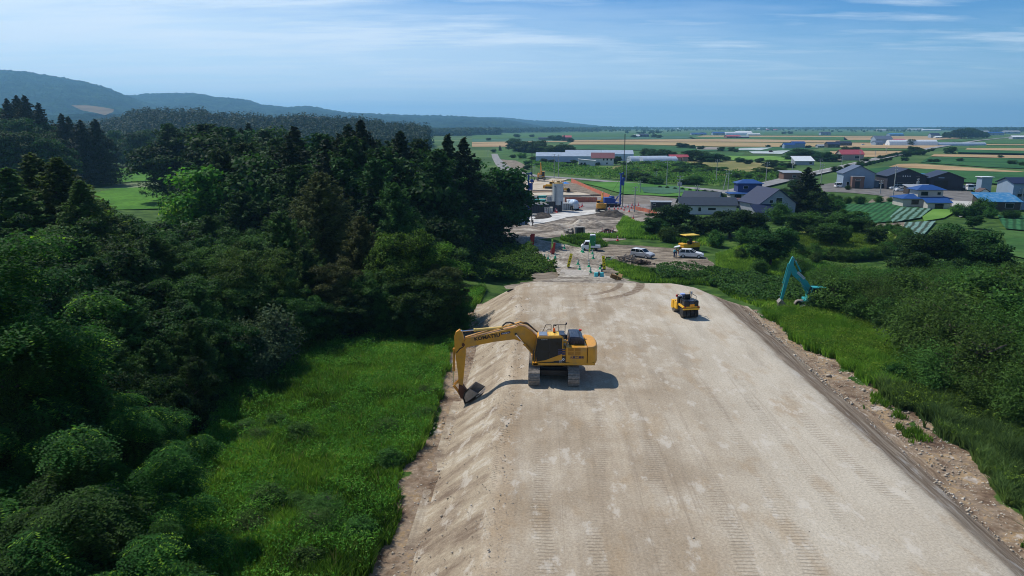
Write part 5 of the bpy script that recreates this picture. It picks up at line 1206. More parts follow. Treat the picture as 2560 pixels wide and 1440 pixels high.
mb = MB(); mb.box((0, 0, 1.5), (.5, .9, .5)); mb.box((-.3, 0, 1.9), (.12, .8, .5)); mb.build('seat', BLK, root)

def person(loc, head, label, shirt, trousers, pose='stand', hat=None, skin=(.45, .28, .20)):
    """one continuous skinned body with hair, helmet and clothing children"""
    root = empty('person', loc, head, label, 'person')
    Vt = {'pel': (0,0,.95,.125), 'bel': (0,0,1.1,.125), 'ch': (0,0,1.32,.15), 'nk': (0,0,1.5,.06), 'hd': (.01,0,1.66,.095), 'top': (0,0,1.72,.075)}
    for s_, n_ in ((1, 'l'), (-1, 'r')):
        sp_ = .12 if pose == 'stand' else .16
        Vt.update({n_+'hip': (0, s_*.09, .9, .10), n_+'kn': (.03, s_*sp_, .5, .065), n_+'an': (-.02, s_*sp_, .09, .045), n_+'to': (.16, s_*(sp_+.02), .03, .035),
                   n_+'sh': (0, s_*.19, 1.43, .065), n_+'el': (.03 if pose == 'stand' else .18, s_*.26, 1.15, .045), n_+'wr': ((.14, s_*.25, .92, .03) if pose == 'stand' else (.40, s_*.16, 1.12, .03)), n_+'ha': ((.17, s_*.25, .83, .036) if pose == 'stand' else (.50, s_*.13, 1.12, .036))})
    E_ = [('pel','bel'),('bel','ch'),('ch','nk'),('nk','hd'),('hd','top')]
    for n_ in 'lr': E_ += [('pel',n_+'hip'),(n_+'hip',n_+'kn'),(n_+'kn',n_+'an'),(n_+'an',n_+'to'),('ch',n_+'sh'),(n_+'sh',n_+'el'),(n_+'el',n_+'wr'),(n_+'wr',n_+'ha')]
    def skin_(names, edges, m, nm, grow=0, parent=root):
        me = bpy.data.meshes.new(nm); ix = {k: i for i, k in enumerate(names)}; me.from_pydata([Vt[k][:3] for k in names], [(ix[a], ix[b_]) for a, b_ in edges], [])
        me.materials.append(m); o = link(nm, me, parent); md = o.modifiers.new('skin', 'SKIN'); me.skin_vertices or None
        if not me.skin_vertices: 
            bm = bmesh.new(); bm.from_mesh(me); bm.verts.layers.skin.verify(); bm.to_mesh(me); bm.free()
        for k, i in ix.items():
            r = Vt[k][3]+grow; me.skin_vertices[0].data[i].radius = (r, r)
        me.skin_vertices[0].data[0].use_root = True; sb = o.modifiers.new('sub', 'SUBSURF'); sb.levels = 1; sb.render_levels = 1; return o
    sk = mat('skin_tone', skin, .5)
    skin_(list(Vt), E_, sk, 'body')
    skin_(['bel','ch','lsh','lel','rsh','rel','lwr','rwr','pel'], [('pel','bel'),('bel','ch'),('ch','lsh'),('lsh','lel'),('ch','rsh'),('rsh','rel'),('lel','lwr'),('rel','rwr')], shirt, 'jacket', .022)
    skin_(['pel','lhip','lkn','lan','rhip','rkn','ran'], [('pel','lhip'),('lhip','lkn'),('lkn','lan'),('pel','rhip'),('rhip','rkn'),('rkn','ran')], trousers, 'trousers', .02)
    for s_ in (1, -1): mb = MB(); mb.box((.06, s_*.15, .05), (.28, .1, .1)); mb.build('shoe', BLK, root, bevel=.02)
    mb = MB(); mb.ball((0, 0, 1.74), .125, sc=(1.1, 1, .75)); mb.cyl((.02, 0, 1.70), (.02, 0, 1.715), .155, n=14); mb.build('helmet' if hat else 'hair', hat or mat('dark_hair', (.02, .015, .012)), root)
    mb = MB(); mb.box((.105, 0, 1.655), (.04, .03, .04)); mb.build('nose', sk, root)
    return root
CLB = mat('light_blue_cloth', (.12, .50, .62), .8); DKB = mat('dark_blue_cloth', (.03, .05, .12), .8); OCH = mat('hivis_orange_cloth', (.75, .28, .03), .8); DRK = mat('dark_cloth', (.03, .03, .035), .8)
q = gt(1685, 646); person((q[0], q[1], q[2]+.05), R(5), 'person in light blue jacket and navy trousers behind the open tailgate', CLB, DKB, 'reach', WHT)
q = gt(1690, 645); person((q[0]+.05, q[1]+.3, q[2]+.05), R(-20), 'person in orange vest at the open tailgate of the white car', OCH, DKB, 'reach', WHT)
q = gp(1444, 524); person(q, R(-90), 'person in red and dark work clothes beside the cement mixer lorry', mat('red_cloth', (.5, .05, .05)), DRK, 'stand', WHT)
q = gp(1332, 566); person(q, R(200), 'person in dark clothes standing on the mud by the left drill rig', DRK, DRK, 'stand')

# ------- cones, barriers, signs, flags
CG = mat('green_cone', (.01, .42, .20), .45); CR = mat('red_cone', (.80, .06, .04), .45); CW = mat('reflective_white', (.75, .78, .78), .4)
def cone_proto(m):
    root = empty('traffic_cone', (0, 0, 0)); mb = MB(); mb.box((0, 0, .02), (.38, .38, .04)); mb.cyl((0, 0, .04), (0, 0, .70), .15, .03, n=14); mb.build('cone_body', m, root, bevel=.005)
    mb = MB(); mb.cyl((0, 0, .30), (0, 0, .40), .1095, .0925, n=14); mb.cyl((0, 0, .5), (0, 0, .6), .0765, .059, n=14); mb.build('reflective_band', CW, root); return root
cp = {}
def cone(px, py, m, label, group, s_=1.0, plain=False):
    if m.name not in cp: o = cone_proto(m); cp[m.name] = o
    else: o = copy_tree(cp[m.name])
    q = gp(px, py) if plain else (gr(px, py)+(0,) if False else gt(px, py))
    x, y = q[0], q[1]; z = max(q[2], rz(x, y)+.03) if (not plain and Y_on(px, py)) else q[2]+.08
    if not plain and Y_on(px, py): x, y = gr(px, py); z = max(rz(x, y), Tf(x, y)+.06)+.03
    o.location = (x, y, z); o.scale = (s_,)*3; o.rotation_euler = (0, 0, rnd.random()*3); tag(o, label, 'traffic cone', group)
def Y_on(px, py): return inpoly(px, py, [(1262,586),(1380,598),(1520,640),(1560,703),(1390,703),(1240,600)])
gcn = 'green cones beside the haul road'
gl = [(1319,610,'green cone next to the far tall red barrier board'),(1325,613,'green cone at the foot of the far tall red board'),(1411,622,'green cone on the right edge of the haul road, farthest one'),(1388,646,'green cone just right of the near red board'),(1361,648,'green cone at the creeper edge, left of the near red board'),(1370,649,'green cone between the creeper and the near red board'),(1445,662,'green cone on the haul road right of the yellow sign'),(1449,676,'green cone near the road plates, right of the yellow sign'),(1472,668,'green cone at the edge of the earth hump'),(1476,683,'green cone left of the teal water cans'),(1500,674,'green cone beside the right-hand yellow sign'),(1455,630,'green cone in front of the small white pickup'),(1458,632,'second green cone in front of the small white pickup'),(1481,636,'upper green cone in the stack below the toilet'),(1483,647,'large green cone below the portable toilet')]
for x, y, lb in gl: cone(x, y, CG, lb, gcn, 1.25)
rcn = 'red cones on the building site'
reds = [(1424,580,'red cone beside the dark concrete blocks'),(1505,583,'red cone at the left of the small debris heap'),(1508,588,'red cone at the front left of the small debris heap'),(1519,589,'red cone at the front of the small debris heap'),(1529,588,'red cone at the front right of the small debris heap'),(1533,583,'red cone at the right of the small debris heap'),(1544,603,'red cone standing alone on the grass edge by the ditch')]
for x, y, lb in reds: cone(x, y, CR, lb, rcn, 1.4, True)
lineg = 'red cones lining the right drill rig area'
for x, y in [(1365,537),(1381,533),(1388,530),(1392,532),(1453,519),(1456,517),(1449,521),(1523,524),(1536,524),(1545,524),(1553,524),(1562,521),(1570,519),(1580,515),(1588,517),(1596,515),(1573,530),(1578,522),(1560,527),(1583,548)]:
    cone(x, y, CR, 'red cone in the line around the site machines', lineg, 1.4, True)
# tall red boards
RED = mat('red_board', (.42, .03, .025), .5)
def onroad(px, py): x, y = gr(px, py); return Vector((x, y, max(rz(x, y), Tf(x, y)+.06)+.03))
for px, py, h, rot, lb in [(1331,613,2.0,.25,'tall red barrier board farther up the haul road'),(1382,636,1.9,.1,'red barrier board beside the green flag on the haul road')]:
    q = onroad(px, py); root = empty('barrier_board', q, rot, lb, 'barrier')
    mb = MB(); mb.box((0, 0, h/2+.1), (.75, .06, h), rx=R(5), ry=R(4)); mb.build('panel', RED, root)
    mb = MB(); mb.box((0, .3, h*.45), (.6, .05, h*.95), rx=R(-14)); mb.build('rear_panel', RED, root)
    mb = MB(); mb.box((-.3, .1, .05), (.1, .7, .1)); mb.box((.3, .1, .05), (.1, .7, .1)); mb.build('foot', PGR, root)
YS = mat('sign_yellow', (.80, .70, .02), .5)
for px, py, h, ry, lb in [(1424,670,2.1,R(12),'leaning yellow warning sign in the middle of the haul road'),(1509,675,2.0,R(-8),'yellow warning sign at the right verge of the haul road')]:
    q = onroad(px, py); root = empty('warning_sign', q, .1, lb, 'sign')
    mb = MB(); mb.box((0, 0, h/2+.08), (.42, .05, h), ry=ry, rx=R(6)); pn = mb.build('panel', YS, root, bevel=.01)
    mb = MB(); M0 = Euler((R(6), ry, 0)).to_matrix()
    for k in range(4):
        c = M0 @ Vector((0, -.03, -h*.30+k*h*.2)); mb.box((c.x, c.y, c.z+h/2+.08), (.2, .012, .10), ry=ry, rx=R(6)); mb.box((c.x+.05, c.y-.001, c.z+h/2+.17), (.1, .012, .10), ry=ry, rx=R(6))
    mb.build('sign_mark', BLK, pn)
    mb = MB(); mb.box((0, .05, .05), (.5, .5, .09)); mb.tube([(0, .35, .05), (0, .05, h*.7)], .02); mb.build('foot', BLK, root)
FL = mat('flag_lime', (.45, .80, .12), .7)
for px, py, h, lb in [(1378,641,3.0,'lime green banner flag by the near red board'),(1471,652,3.0,'lime green banner flag in front of the small white pickup')]:
    q = onroad(px, py); root = empty('banner_flag', q, 0, lb, 'flag'); mb = MB(); mb.cyl((0, 0, 0), (0, 0, h), .02, n=8); mb.build('pole', GRY, root)
    mb = MB(); prof = [(.03, h*.45), (.03, h*.98), (.16, h), (.3, h*.9), (.33, h*.7), (.22, h*.52), (.1, h*.44)]; vs = []; mb.prism(prof, -.012, .012); mb.build('cloth', FL, root)
    mb = MB(); mb.box((.16, -.016, h*.78), (.07, .01, .5)); mb.build('cloth_mark', TGR, root)
    mb = MB(); mb.cyl((0, 0, 0), (0, 0, .12), .18, n=12); mb.build('base', PGR, root)
# steel road plates over the gap
for a, b_, lb in [((1425,685),(1450,691),'lower steel road plate bridging the gap, nearest the embankment'),((1412,680),(1436,684),'upper steel road plate beside the bridging one')]:
    q = onroad(*a); r_ = onroad(*b_); c = (q+r_)/2; mb = MB(); mb.box((c.x+.3, c.y, c.z+.16), (3.0, 1.7, .06), rz=R(-14), rx=R(4)); o = mb.build('steel_plate', mat('sandy_steel', (.38, .34, .29), .7), None); tag(o, lb, 'steel plate')
# water cans, crate, wood heap, stump
q = onroad(1496, 692); q.z += .05; root = empty('container_set', (q.x, q.y-.5, q.z), .0, 'pair of teal plastic tanks strapped together at the embankment end', 'tank'); root.scale = (.58, .7, .75)
for sx_ in (-.55, .55): mb = MB(); mb.box((sx_, 0, .35), (.85, .6, .7), tx=.9, ty=.9); mb.build('tank', mat('tank_teal', (.05, .50, .55), .5), root, bevel=.06)
mb = MB(); mb.box((-.1, -.02, .5), (.16, .7, .6)); mb.box((.12, 0, .45), (.08, .72, .5)); mb.box((0, 0, .82), (.5, .12, .08)); mb.build('strap', BLK, root)
q = onroad(1545, 702); root = empty('crate', (q.x, q.y+.6, q.z-.1), .5, 'tipped brown wooden crate at the far embankment end', 'crate'); root.scale = (.75,)*3
mb = MB(); mb.box((0, 0, .55), (1.5, .9, .07), ry=R(28)); mb.box((.45, 0, .35), (.07, .9, 1.1), ry=R(20)); mb.box((-.3, .42, .45), (1.3, .06, .6), ry=R(24)); mb.build('panel', mat('plywood_brown', (.30, .20, .09), .8), root)
mb = MB(); mb.box((.1, -.45, .5), (1.5, .06, .08), ry=R(28)); mb.box((.1, .45, .6), (1.5, .06, .08), ry=R(28)); mb.build('batten', mat('pale_timber', (.45, .30, .12), .8), root)
WD = mat('grey_timber', (.24, .19, .15), .9, 0, .35, 5)
def heap(name, px, py, n, L_, r, label, m, spread=1.0, cat='wood pile', z=None):
    q = gt(px, py); root = empty(name, (q[0], q[1], q[2]+.12), 0, label, cat); root.scale = (.85, .85, 1.3)
    mb = MB()
    for k in range(n):
        a = rnd.uniform(0, 3.14); x = rnd.gauss(0, .7)*spread; y = rnd.gauss(0, .45)*spread; z_ = max(.05, .55*math.exp(-(x*x+y*y)/(1.2*spread**2))*rnd.random()+.06); l = L_*rnd.uniform(.5, 1)/2; t = rnd.uniform(-.2, .3)
        mb.cyl((x-math.cos(a)*l, y-math.sin(a)*l, z_-t*l*.4+.05), (x+math.cos(a)*l, y+math.sin(a)*l, z_+t*l+.05), r*rnd.uniform(.6, 1.3), r*.5, n=6)
    mb.build('branches', m, root); return root
heap('wood_pile', 1562, 655, 55, 2.2, .09, 'tangled pile of grey cut branches in front of the silver van', WD, 1.3)
heap('wood_pile', 1605, 663, 40, 1.5, .12, 'dark heap of brush and roots right of the grey branch pile', mat('dark_timber', (.07, .05, .04), .9), 1.0)
heap('wood_pile', 1535, 652, 5, 2.6, .06, 'bleached fallen branch lying left of the wood piles', mat('bleached_timber', (.55, .52, .47), .9), .5)
heap('debris_heap', 1519, 585, 26, 1.6, .16, 'small heap of dark debris ringed by red cones', mat('debris_brown', (.10, .06, .05), .9), 1.1, 'debris')
CON = mat('rough_concrete', (.30, .28, .25), .9, 0, .2, 4, bump=.4)
q = onplain(1448, 585); root = empty('concrete_box', q, .1, 'open concrete culvert box on the bare earth', 'concrete box')
mb = MB(); mb.box((-.9, 0, .75), (.3, 1.6, 1.5)); mb.box((.9, 0, .75), (.3, 1.6, 1.5)); mb.box((0, .1, 1.45), (1.6, 1.5, .15)); mb.build('wall', CON, root)
mb = MB(); mb.box((0, .3, .6), (1.45, 1.0, 1.1)); mb.build('painted_shade_block', mat('painted_inner_shade', (.06, .055, .05), .9), root)  # near-black block stands in for the shade inside the culvert
q = onplain(1436, 583); root = empty('rubble_heap', q, 0, 'rubble lumps piled left of the concrete culvert box', 'rubble'); mb = MB()
for k in range(26): mb.box((rnd.gauss(0, .8), rnd.gauss(0, .5), rnd.uniform(.1, .8)), (rnd.uniform(.3, .7),)*3, rz=rnd.random()*3, rx=rnd.random()*2)
mb.build('lump', CON, root)

# ------- batching plant
p = onplain(1394, 528); root = empty('silo', p, 0, 'tall pale grey cylindrical silo on the building site', 'silo')
SLO = mat('silo_grey', (.48, .50, .50), .5, .1, .1, 1, dirt=(.62, .62, .60), dscale=.6)
mb = MB(); mb.cyl((0, 0, 1.8), (0, 0, 7.2), 1.42, n=32); mb.cyl((0, 0, .9), (0, 0, 1.8), .5, 1.42, n=32); mb.build('shell', SLO, root, bevel=.04)
mb = MB(); mb.cyl((0, 0, 7.2), (0, 0, 7.45), 1.42, .9, n=32); mb.cyl((.1, 0, 7.4), (.1, 0, 7.8), .4); mb.build('top_cap', mat('ochre_dust', (.30, .21, .07), .8), root)
mb = MB(); n = 14; mb.tube([(1.5*math.cos(6.283*i/n), 1.5*math.sin(6.283*i/n), 8.0) for i in range(n+1)], .03)
for i in range(n): a = 6.283*i/n; mb.tube([(1.42*math.cos(a), 1.42*math.sin(a), 7.1), (1.5*math.cos(a), 1.5*math.sin(a), 8.0)], .025)
mb.build('guard_rail', YEL, root)
mb = MB()
for dx in (-.2, .2): mb.tube([(-1.55+dx*.0, dx, .2), (-1.55, dx, 7.6)], .03)
for k in range(20): mb.tube([(-1.55, -.2, .5+k*.36), (-1.55, .2, .5+k*.36)], .02)
mb.build('ladder', GRY, root)
mb = MB(); mb.tube([(-.6, -1.5, .8), (-.6, -1.5, 6.3), (-1.0, -1.3, 6.6), (-.3, -1.1, 6.6)], .07); mb.build('fill_pipe', DKB, root)
mb = MB()
for a in (.8, 2.4, 3.9, 5.5): mb.tube([(1.3*math.cos(a), 1.3*math.sin(a), 0), (1.3*math.cos(a), 1.3*math.sin(a), 1.9)], .09)
mb.build('leg', GRY, root)
def boxthing(name, px, py, d, m, label, cat, rot=0, extra=None, z=0, y=0):
    p = onplain(px, py); root = empty(name, (p.x, p.y+y, p.z+z), rot, label, cat); mb = MB(); mb.box((0, 0, d[2]/2+.05), d); mb.build('body', m, root, bevel=.04)
    if extra: extra(root, d)
    return root
def ribs(root, d):
    mb = MB(); n = max(4, int(d[0]/.6))
    for k in range(n+1): mb.box((-d[0]/2+d[0]*k/n, -d[1]/2-.03, d[2]/2+.05), (.08, .06, d[2]))
    mb.box((0, -d[1]/2-.02, d[2]), (d[0], .08, .1)); mb.build('rib', BLK, root)
    mb = MB()
    for sx_ in (-1, 1): mb.box((sx_*(d[0]/2-.2), 0, .03), (.2, d[1], .06))
    mb.build('skid', GRY, root)
DGR = mat('dark_grey_steel', (.05, .055, .065), .6); CRM = mat('cream_fabric', (.58, .56, .50), .8)
boxthing('storage_container', 1340, 532, (6.4, 2.2, 2.1), DGR, 'long dark steel container at the left of the silo', 'container', 0, ribs)
boxthing('mixing_unit', 1385, 527, (3.8, 2.2, 2.6), DGR, 'dark mixing machine at the foot of the silo', 'machine', 0, ribs, y=-1)
boxthing('mixer_tank', 1415, 524, (2.4, 2.0, 1.7), PGR, 'pale grey tank right of the silo foot', 'tank', 0, ribs)
boxthing('bulk_bag', 1371, 533, (2.2, 1.6, 1.5), CRM, 'cream bulk bag hanging in a frame before the silo', 'bulk bag', 0, ribs)
boxthing('covered_material', 1342, 505, (3.0, 1.2, .5), mat('teal_tarp', (.04, .42, .38), .7), 'teal tarpaulin bundle lying on the dark container', 'tarpaulin', .1, ribs, z=2.2, y=-20)
boxthing('covered_material', 1350, 500, (2.2, 1.0, .6), mat('teal_tarp', (.04, .42, .38), .7), 'smaller teal tarpaulin bundle behind the other on the dark container', 'tarpaulin', -.1, ribs, z=2.2, y=-16)
boxthing('site_cabin', 1335, 503, (2.6, 2.0, 1.2), PGR, 'low white-roofed cabin behind the container', 'cabin', 0, ribs)
boxthing('control_cabin', 1376, 512, (1.8, 1.6, 2.4), PGR, 'pale control stand with railings left of the silo', 'cabin', 0, ribs)
boxthing('pipe_bundle', 1352, 503, (3.2, .8, .5), GRY, 'bundle of grey pipes between the cabin and silo', 'pipes', 0, ribs)
boxthing('pallet_load', 1340, 541, (2.4, .9, .5), CRM, 'pale sacks on pallets in front of the dark container', 'pallet', 0, ribs)
boxthing('pump_unit', 1290, 560, (1.8, 1.4, 1.5), mat('pump_blue', (.10, .25, .50), .5), 'pale blue pump unit at the foot of the left drill rig', 'pump', 0, ribs)
boxthing('slurry_tank', 1303, 558, (1.6, 1.4, 1.3), mat('tank_pale_blue', (.25, .42, .60), .5), 'light blue slurry tank between pump and left drill rig', 'tank', 0, ribs, y=-2)
# small machines on the terrace
p = onplain(1412, 484); root = empty('road_roller', (p.x, p.y, p.z+.6), R(0), 'small roller with a blue parasol by the silo', 'roller')
mb = MB(); mb.box((0, 0, .9), (2.6, 1.4, .6)); mb.box((-.8, 0, 1.35), (.9, 1.2, .4)); mb.build('body', YEL2, root, bevel=.05)
for x in (-1.0, 1.15): mb = MB(); mb.cyl((x, -.7, .6), (x, .7, .6), .62, n=20); mb.build('drum', BLK, root)
mb = MB(); mb.cyl((0, 0, 1.2), (0, 0, 3.0), .03); mb.build('parasol_pole', GRY, root)
mb = MB(); mb.cyl((0, 0, 2.75), (0, 0, 3.2), 1.5, .1, n=10); mb.build('parasol', BLUC, root)
p = onplain(1376, 478); root = empty('bulldozer', (p.x, p.y, p.z+.8), R(150), 'yellow bulldozer partly hidden behind the silo', 'bulldozer')
for sy in (-1, 1): track(root, sy*.95, 3.0, .5, .85, Matrix.Identity(4), DST, BLK, 26)
mb = MB(); mb.box((.3, 0, 1.15), (2.4, 1.3, .8)); mb.build('body', YEL2, root, bevel=.05)
mb = MB(); mb.box((-.5, 0, 2.0), (1.2, 1.2, 1.0), tx=.9); cab = mb.build('cab', YEL2, root, bevel=.04); mb = MB(); mb.box((-.5, 0, 2.05), (1.21, 1.23, .55), tx=.95); mb.build('window', GLS, cab)
mb = MB(); mb.box((2.1, 0, .7), (.12, 2.8, .95), ry=R(8)); mb.build('blade', YEL2, root); mb = MB()
for sy in (-.9, .9): mb.box((1.2, sy, .5), (1.8, .1, .14))
mb.build('push_arm', YEL2, root)
# ================================================================ SHEETS ON THE PLAIN (fields, roads, site ground)
def fm(name, a, b, **k): return groundmat(name, [(.35, a), (.65, b)], k.get('scale', .05), k.get('stretch', (1, 1, 1)), k.get('rot', 0), bump=k.get('bump', 0), rough=1, fine=k.get('fine'), rows=k.get('rows'))
TAN = fm('wheat_stubble', (.30, .20, .10), (.42, .30, .16), stretch=(.3, 2, 1), fine=(9, .35)); TAN2 = fm('ripe_wheat', (.30, .22, .10), (.40, .29, .14), stretch=(.2, 3, 1), fine=(8, .35))
GRN = fm('green_crop', (.035, .10, .022), (.065, .14, .03), fine=(9, .4)); DGN = fm('dark_green_crop', (.018, .075, .022), (.035, .115, .03)); BGN = fm('blue_green_crop', (.035, .095, .055), (.06, .14, .08))
LGN = fm('light_green_crop', (.09, .20, .03), (.14, .27, .05)); VIN = fm('sheeted_field', (.28, .33, .33), (.44, .50, .50), stretch=(3, .2, 1)); PDY = fm('rice_paddy', (.045, .14, .010), (.07, .19, .015), scale=.08, fine=(12, .4))
DRY = fm('dry_grassland', (.14, .15, .045), (.26, .22, .09), scale=.08); BSH = fm('scrub_ground', (.03, .07, .015), (.07, .12, .03), scale=.12)
S = poly_sheet; Z1 = .05
fields = [
 ('rice_field', [(180,421),(340,421),(470,421),(560,424),(560,452),(430,453),(330,456),(260,461),(180,464)], PDY, .35), ('rice_field', [(200,476),(420,468),(560,462),(560,520),(200,530)], PDY, .35),
 ('paddy_bank', [(180,464),(260,461),(430,453),(560,452),(560,462),(420,468),(200,476)], fm('bank_grass', (.12, .16, .07), (.20, .24, .13)), .1),
 ('field', [(1180,335),(1760,331),(1750,340),(1420,344),(1180,349)], GRN, .6), ('field', [(1180,349),(1430,345),(1430,353),(1180,356)], BGN, .55), ('field', [(1180,356),(1290,352),(1420,352),(1420,355),(1180,359.5)], TAN, .5),
 ('field', [(1180,360),(1330,357),(1330,367),(1180,368)], TAN, .45), ('field', [(1430,344),(1720,341),(1740,347),(1430,350.5)], BGN, .5),
 ('wheat_field', [(1430,351),(1800,348),(2100,352),(2100,357.5),(1800,355),(1430,355)], TAN, .5), ('wheat_field', [(1430,356),(1780,356.5),(2100,359),(2100,367),(1950,368),(1780,367),(1600,362),(1420,362)], TAN2, .45),
 ('field', [(1420,363),(1600,363),(1745,370),(1990,368.5),(2050,372),(1980,377),(1740,379),(1430,374)], DGN, .4),
 ('field', [(1740,369),(1800,369),(1795,375),(1742,375)], fm('fallow', (.22, .20, .18), (.28, .25, .22)), .45),
 ('field', [(1720,343),(2110,343),(2120,350.5),(1900,349.5),(1730,347)], GRN, .5), ('field', [(2110,344),(2345,343),(2420,346),(2320,351),(2110,350.5)], TAN, .5), ('field', [(2060,352),(2300,352),(2460,348),(2380,356),(2100,357)], GRN, .45),
 ('wheat_field', [(2060,357.5),(2405,357),(2370,366),(2325,372.5),(2190,371),(2060,368)], TAN, .42), ('field', [(2060,369),(2190,372),(2325,373.5),(2290,377),(2140,376),(2060,378)], GRN, .4), ('wheat_field', [(2075,379),(2148,378),(2262,378.5),(2242,386),(2200,394),(2130,393),(2075,385)], TAN, .38),
 ('field', [(1750,331),(2350,331),(2400,337),(2345,340),(1760,339)], GRN, .6), ('field', [(1760,339.3),(2345,341),(2345,343),(1740,342.7)], TAN2, .6),
 ('field', [(2460,352),(2560,350),(2700,352),(2700,361),(2445,360)], GRN, .5), ('field', [(2458,361),(2700,362),(2700,364.5),(2452,363.5)], TAN, .45), ('field', [(2440,364.5),(2700,365.5),(2700,371.5),(2421,370.5)], GRN, .45), ('wheat_field', [(2418,371),(2700,371.5),(2700,381),(2412,375.5)], TAN, .42),
 ('field', [(2390,377),(2560,381),(2700,384),(2700,391),(2392,385)], DGN, 1.4), ('wheat_field', [(2336,386),(2560,389.5),(2700,392),(2700,400),(2326,392)], TAN, .4), ('field', [(2326,393),(2700,401),(2700,428),(2480,420),(2300,407)], DGN, .38),
 ('wheat_field', [(2222,419),(2245,412),(2290,411),(2400,419),(2500,427),(2560,431),(2540,433),(2370,427.5),(2300,423.5)], TAN, .5), ('field', [(2172,425),(2216,420),(2300,424.5),(2370,428.5),(2560,434),(2700,440),(2700,480),(2480,462),(2300,455),(2175,450)], DGN, .6),
 ('light_green_field', [(1820,391),(1920,391),(2010,397),(1970,405),(1820,401)], LGN, .4), ('sheeted_field', [(1850,371),(1930,370),(1900,377),(1840,376)], VIN, .5), ('sheeted_field', [(1872,380),(1975,377),(1955,386),(1882,385)], VIN, .5),
 ('grassland', [(1660,398),(1830,403),(1920,408),(1950,425),(1880,440),(1790,440),(1640,430),(1500,425),(1560,410)], DRY, .12), ('grassland', [(1370,400),(1560,412),(1640,432),(1790,442),(1800,466),(1640,456),(1470,443),(1385,430),(1330,412)], fm('green_scrub', (.045, .11, .02), (.11, .19, .04), scale=.1), .1),
 ('field', [(1240,393),(1370,388),(1450,398),(1420,420),(1330,412),(1280,405)], GRN, .1), ('bare_plot', [(1237,398),(1290,402),(1310,411),(1315,425),(1290,424),(1260,412)], M_dirt, .16),
 ('crop_plot', [(1450,458),(1540,456),(1690,466),(1760,480),(1740,492),(1660,492),(1560,487),(1500,470)], fm('green_rows', (.05, .15, .02), (.08, .21, .03)), .3), ('crop_plot', [(1600,470),(1690,468),(1720,482),(1660,488),(1610,484)], BGN, .4),
 ('vegetable_field', [(2080,515),(2250,505),(2300,520),(2240,555),(2180,560),(2085,555)], fm('soy_rows', (.02, .10, .035), (.045, .15, .05), scale=.4, rows=(1.4, R(35), (.012, .045, .012), .8), bump=.6), .3), ('vegetable_field', [(2250,522),(2330,524),(2300,548),(2230,560),(2225,545)], fm('cabbage_rows', (.08, .17, .13), (.16, .28, .22), scale=1.2, rows=(1.5, R(35), (.02, .05, .02), 1.0), bump=.6), .4),
 ('vegetable_field', [(2262,560),(2340,556),(2310,590),(2250,592)], fm('cabbage_beds', (.10, .20, .17), (.20, .32, .28), scale=1.5, rows=(1.3, R(35), (.04, .06, .04), 1.0), bump=.6), .4), ('vegetable_field', [(2335,524),(2400,526),(2360,548),(2310,556),(2305,545)], LGN, .35),
 ('vegetable_field', [(2490,540),(2800,548),(2800,600),(2520,575)], fm('soy_rows_near', (.02, .10, .04), (.045, .15, .055), scale=.4, rows=(1.4, R(35), (.012, .045, .012), .8), bump=.6), .3), ('field', [(2500,577),(2800,603),(2800,700),(2520,640)], GRN, .25), ('bare_plot', [(2185,562),(2262,558),(2250,592),(2170,590)], M_dirt, .2),
 ('meadow_plot', [(1960,585),(2060,576),(2250,588),(2200,645),(2110,655),(1990,640)], fm('meadow_straw', (.10, .17, .02), (.24, .27, .07), scale=.2), .14),
 ('grassland', [(1240,368),(1430,375),(1430,386),(1240,392)], GRN, .12), ('grassland', [(1430,376),(1740,380),(1860,382),(1850,398),(1680,396),(1440,388)], fm('rough_pasture', (.03, .085, .02), (.06, .14, .03)), .12),
]
for nm, pp, m, dz in fields: S(nm, pp, m, dz, jit=.0 if dz > .3 else .8, dens=12)
# building site ground
S('site_ground', [(1262,455),(1380,446),(1445,458),(1480,480),(1560,494),(1660,505),(1690,520),(1650,545),(1575,560),(1560,600),(1500,605),(1400,592),(1300,605),(1255,590),(1240,520)], M_mud, .06, jit=1.2, dens=4, label='bare churned ground of the building site')
S('site_yard', [(1275,500),(1470,494),(1640,494),(1720,500),(1700,518),(1560,530),(1400,540),(1290,548)], groundmat('grey_hardcore', [(.3, (.16, .15, .145)), (.7, (.27, .255, .24))], .3, bump=.3), .09, jit=.8, dens=4)
S('sand_terrace', [(1270,466),(1300,456),(1350,457),(1395,462),(1415,480),(1260,484)], M_sand, .9, thick=1.0, jit=.8, dens=4); S('sand_terrace', [(1275,487),(1440,483),(1478,491),(1280,494)], M_sand, .55, thick=.6, jit=.6, dens=4); S('earth_bank', [(1272,484),(1425,480.5),(1440,483),(1275,487.5)], M_brown, .7, thick=.7, jit=.5, dens=4)
S('earth_bank', [(1400,462),(1440,462),(1505,490),(1440,491),(1415,480)], M_dirt, .5, thick=.5, jit=.5, dens=4)
S('concrete_apron', [(1310,550),(1345,540),(1420,531),(1500,524),(1530,528),(1420,545),(1330,565)], groundmat('chalky_concrete', [(.35, (.42, .41, .39)), (.65, (.62, .61, .58))], .4, (1, 2, 1), bump=.2), .13, jit=.8, dens=3)
S('mud_flat', [(1510,492),(1600,487),(1690,497),(1640,512),(1560,510)], groundmat('tilled_grey_soil', [(.3, (.14, .12, .10)), (.7, (.22, .19, .16))], .3, bump=.3), .12, jit=.8, dens=4)
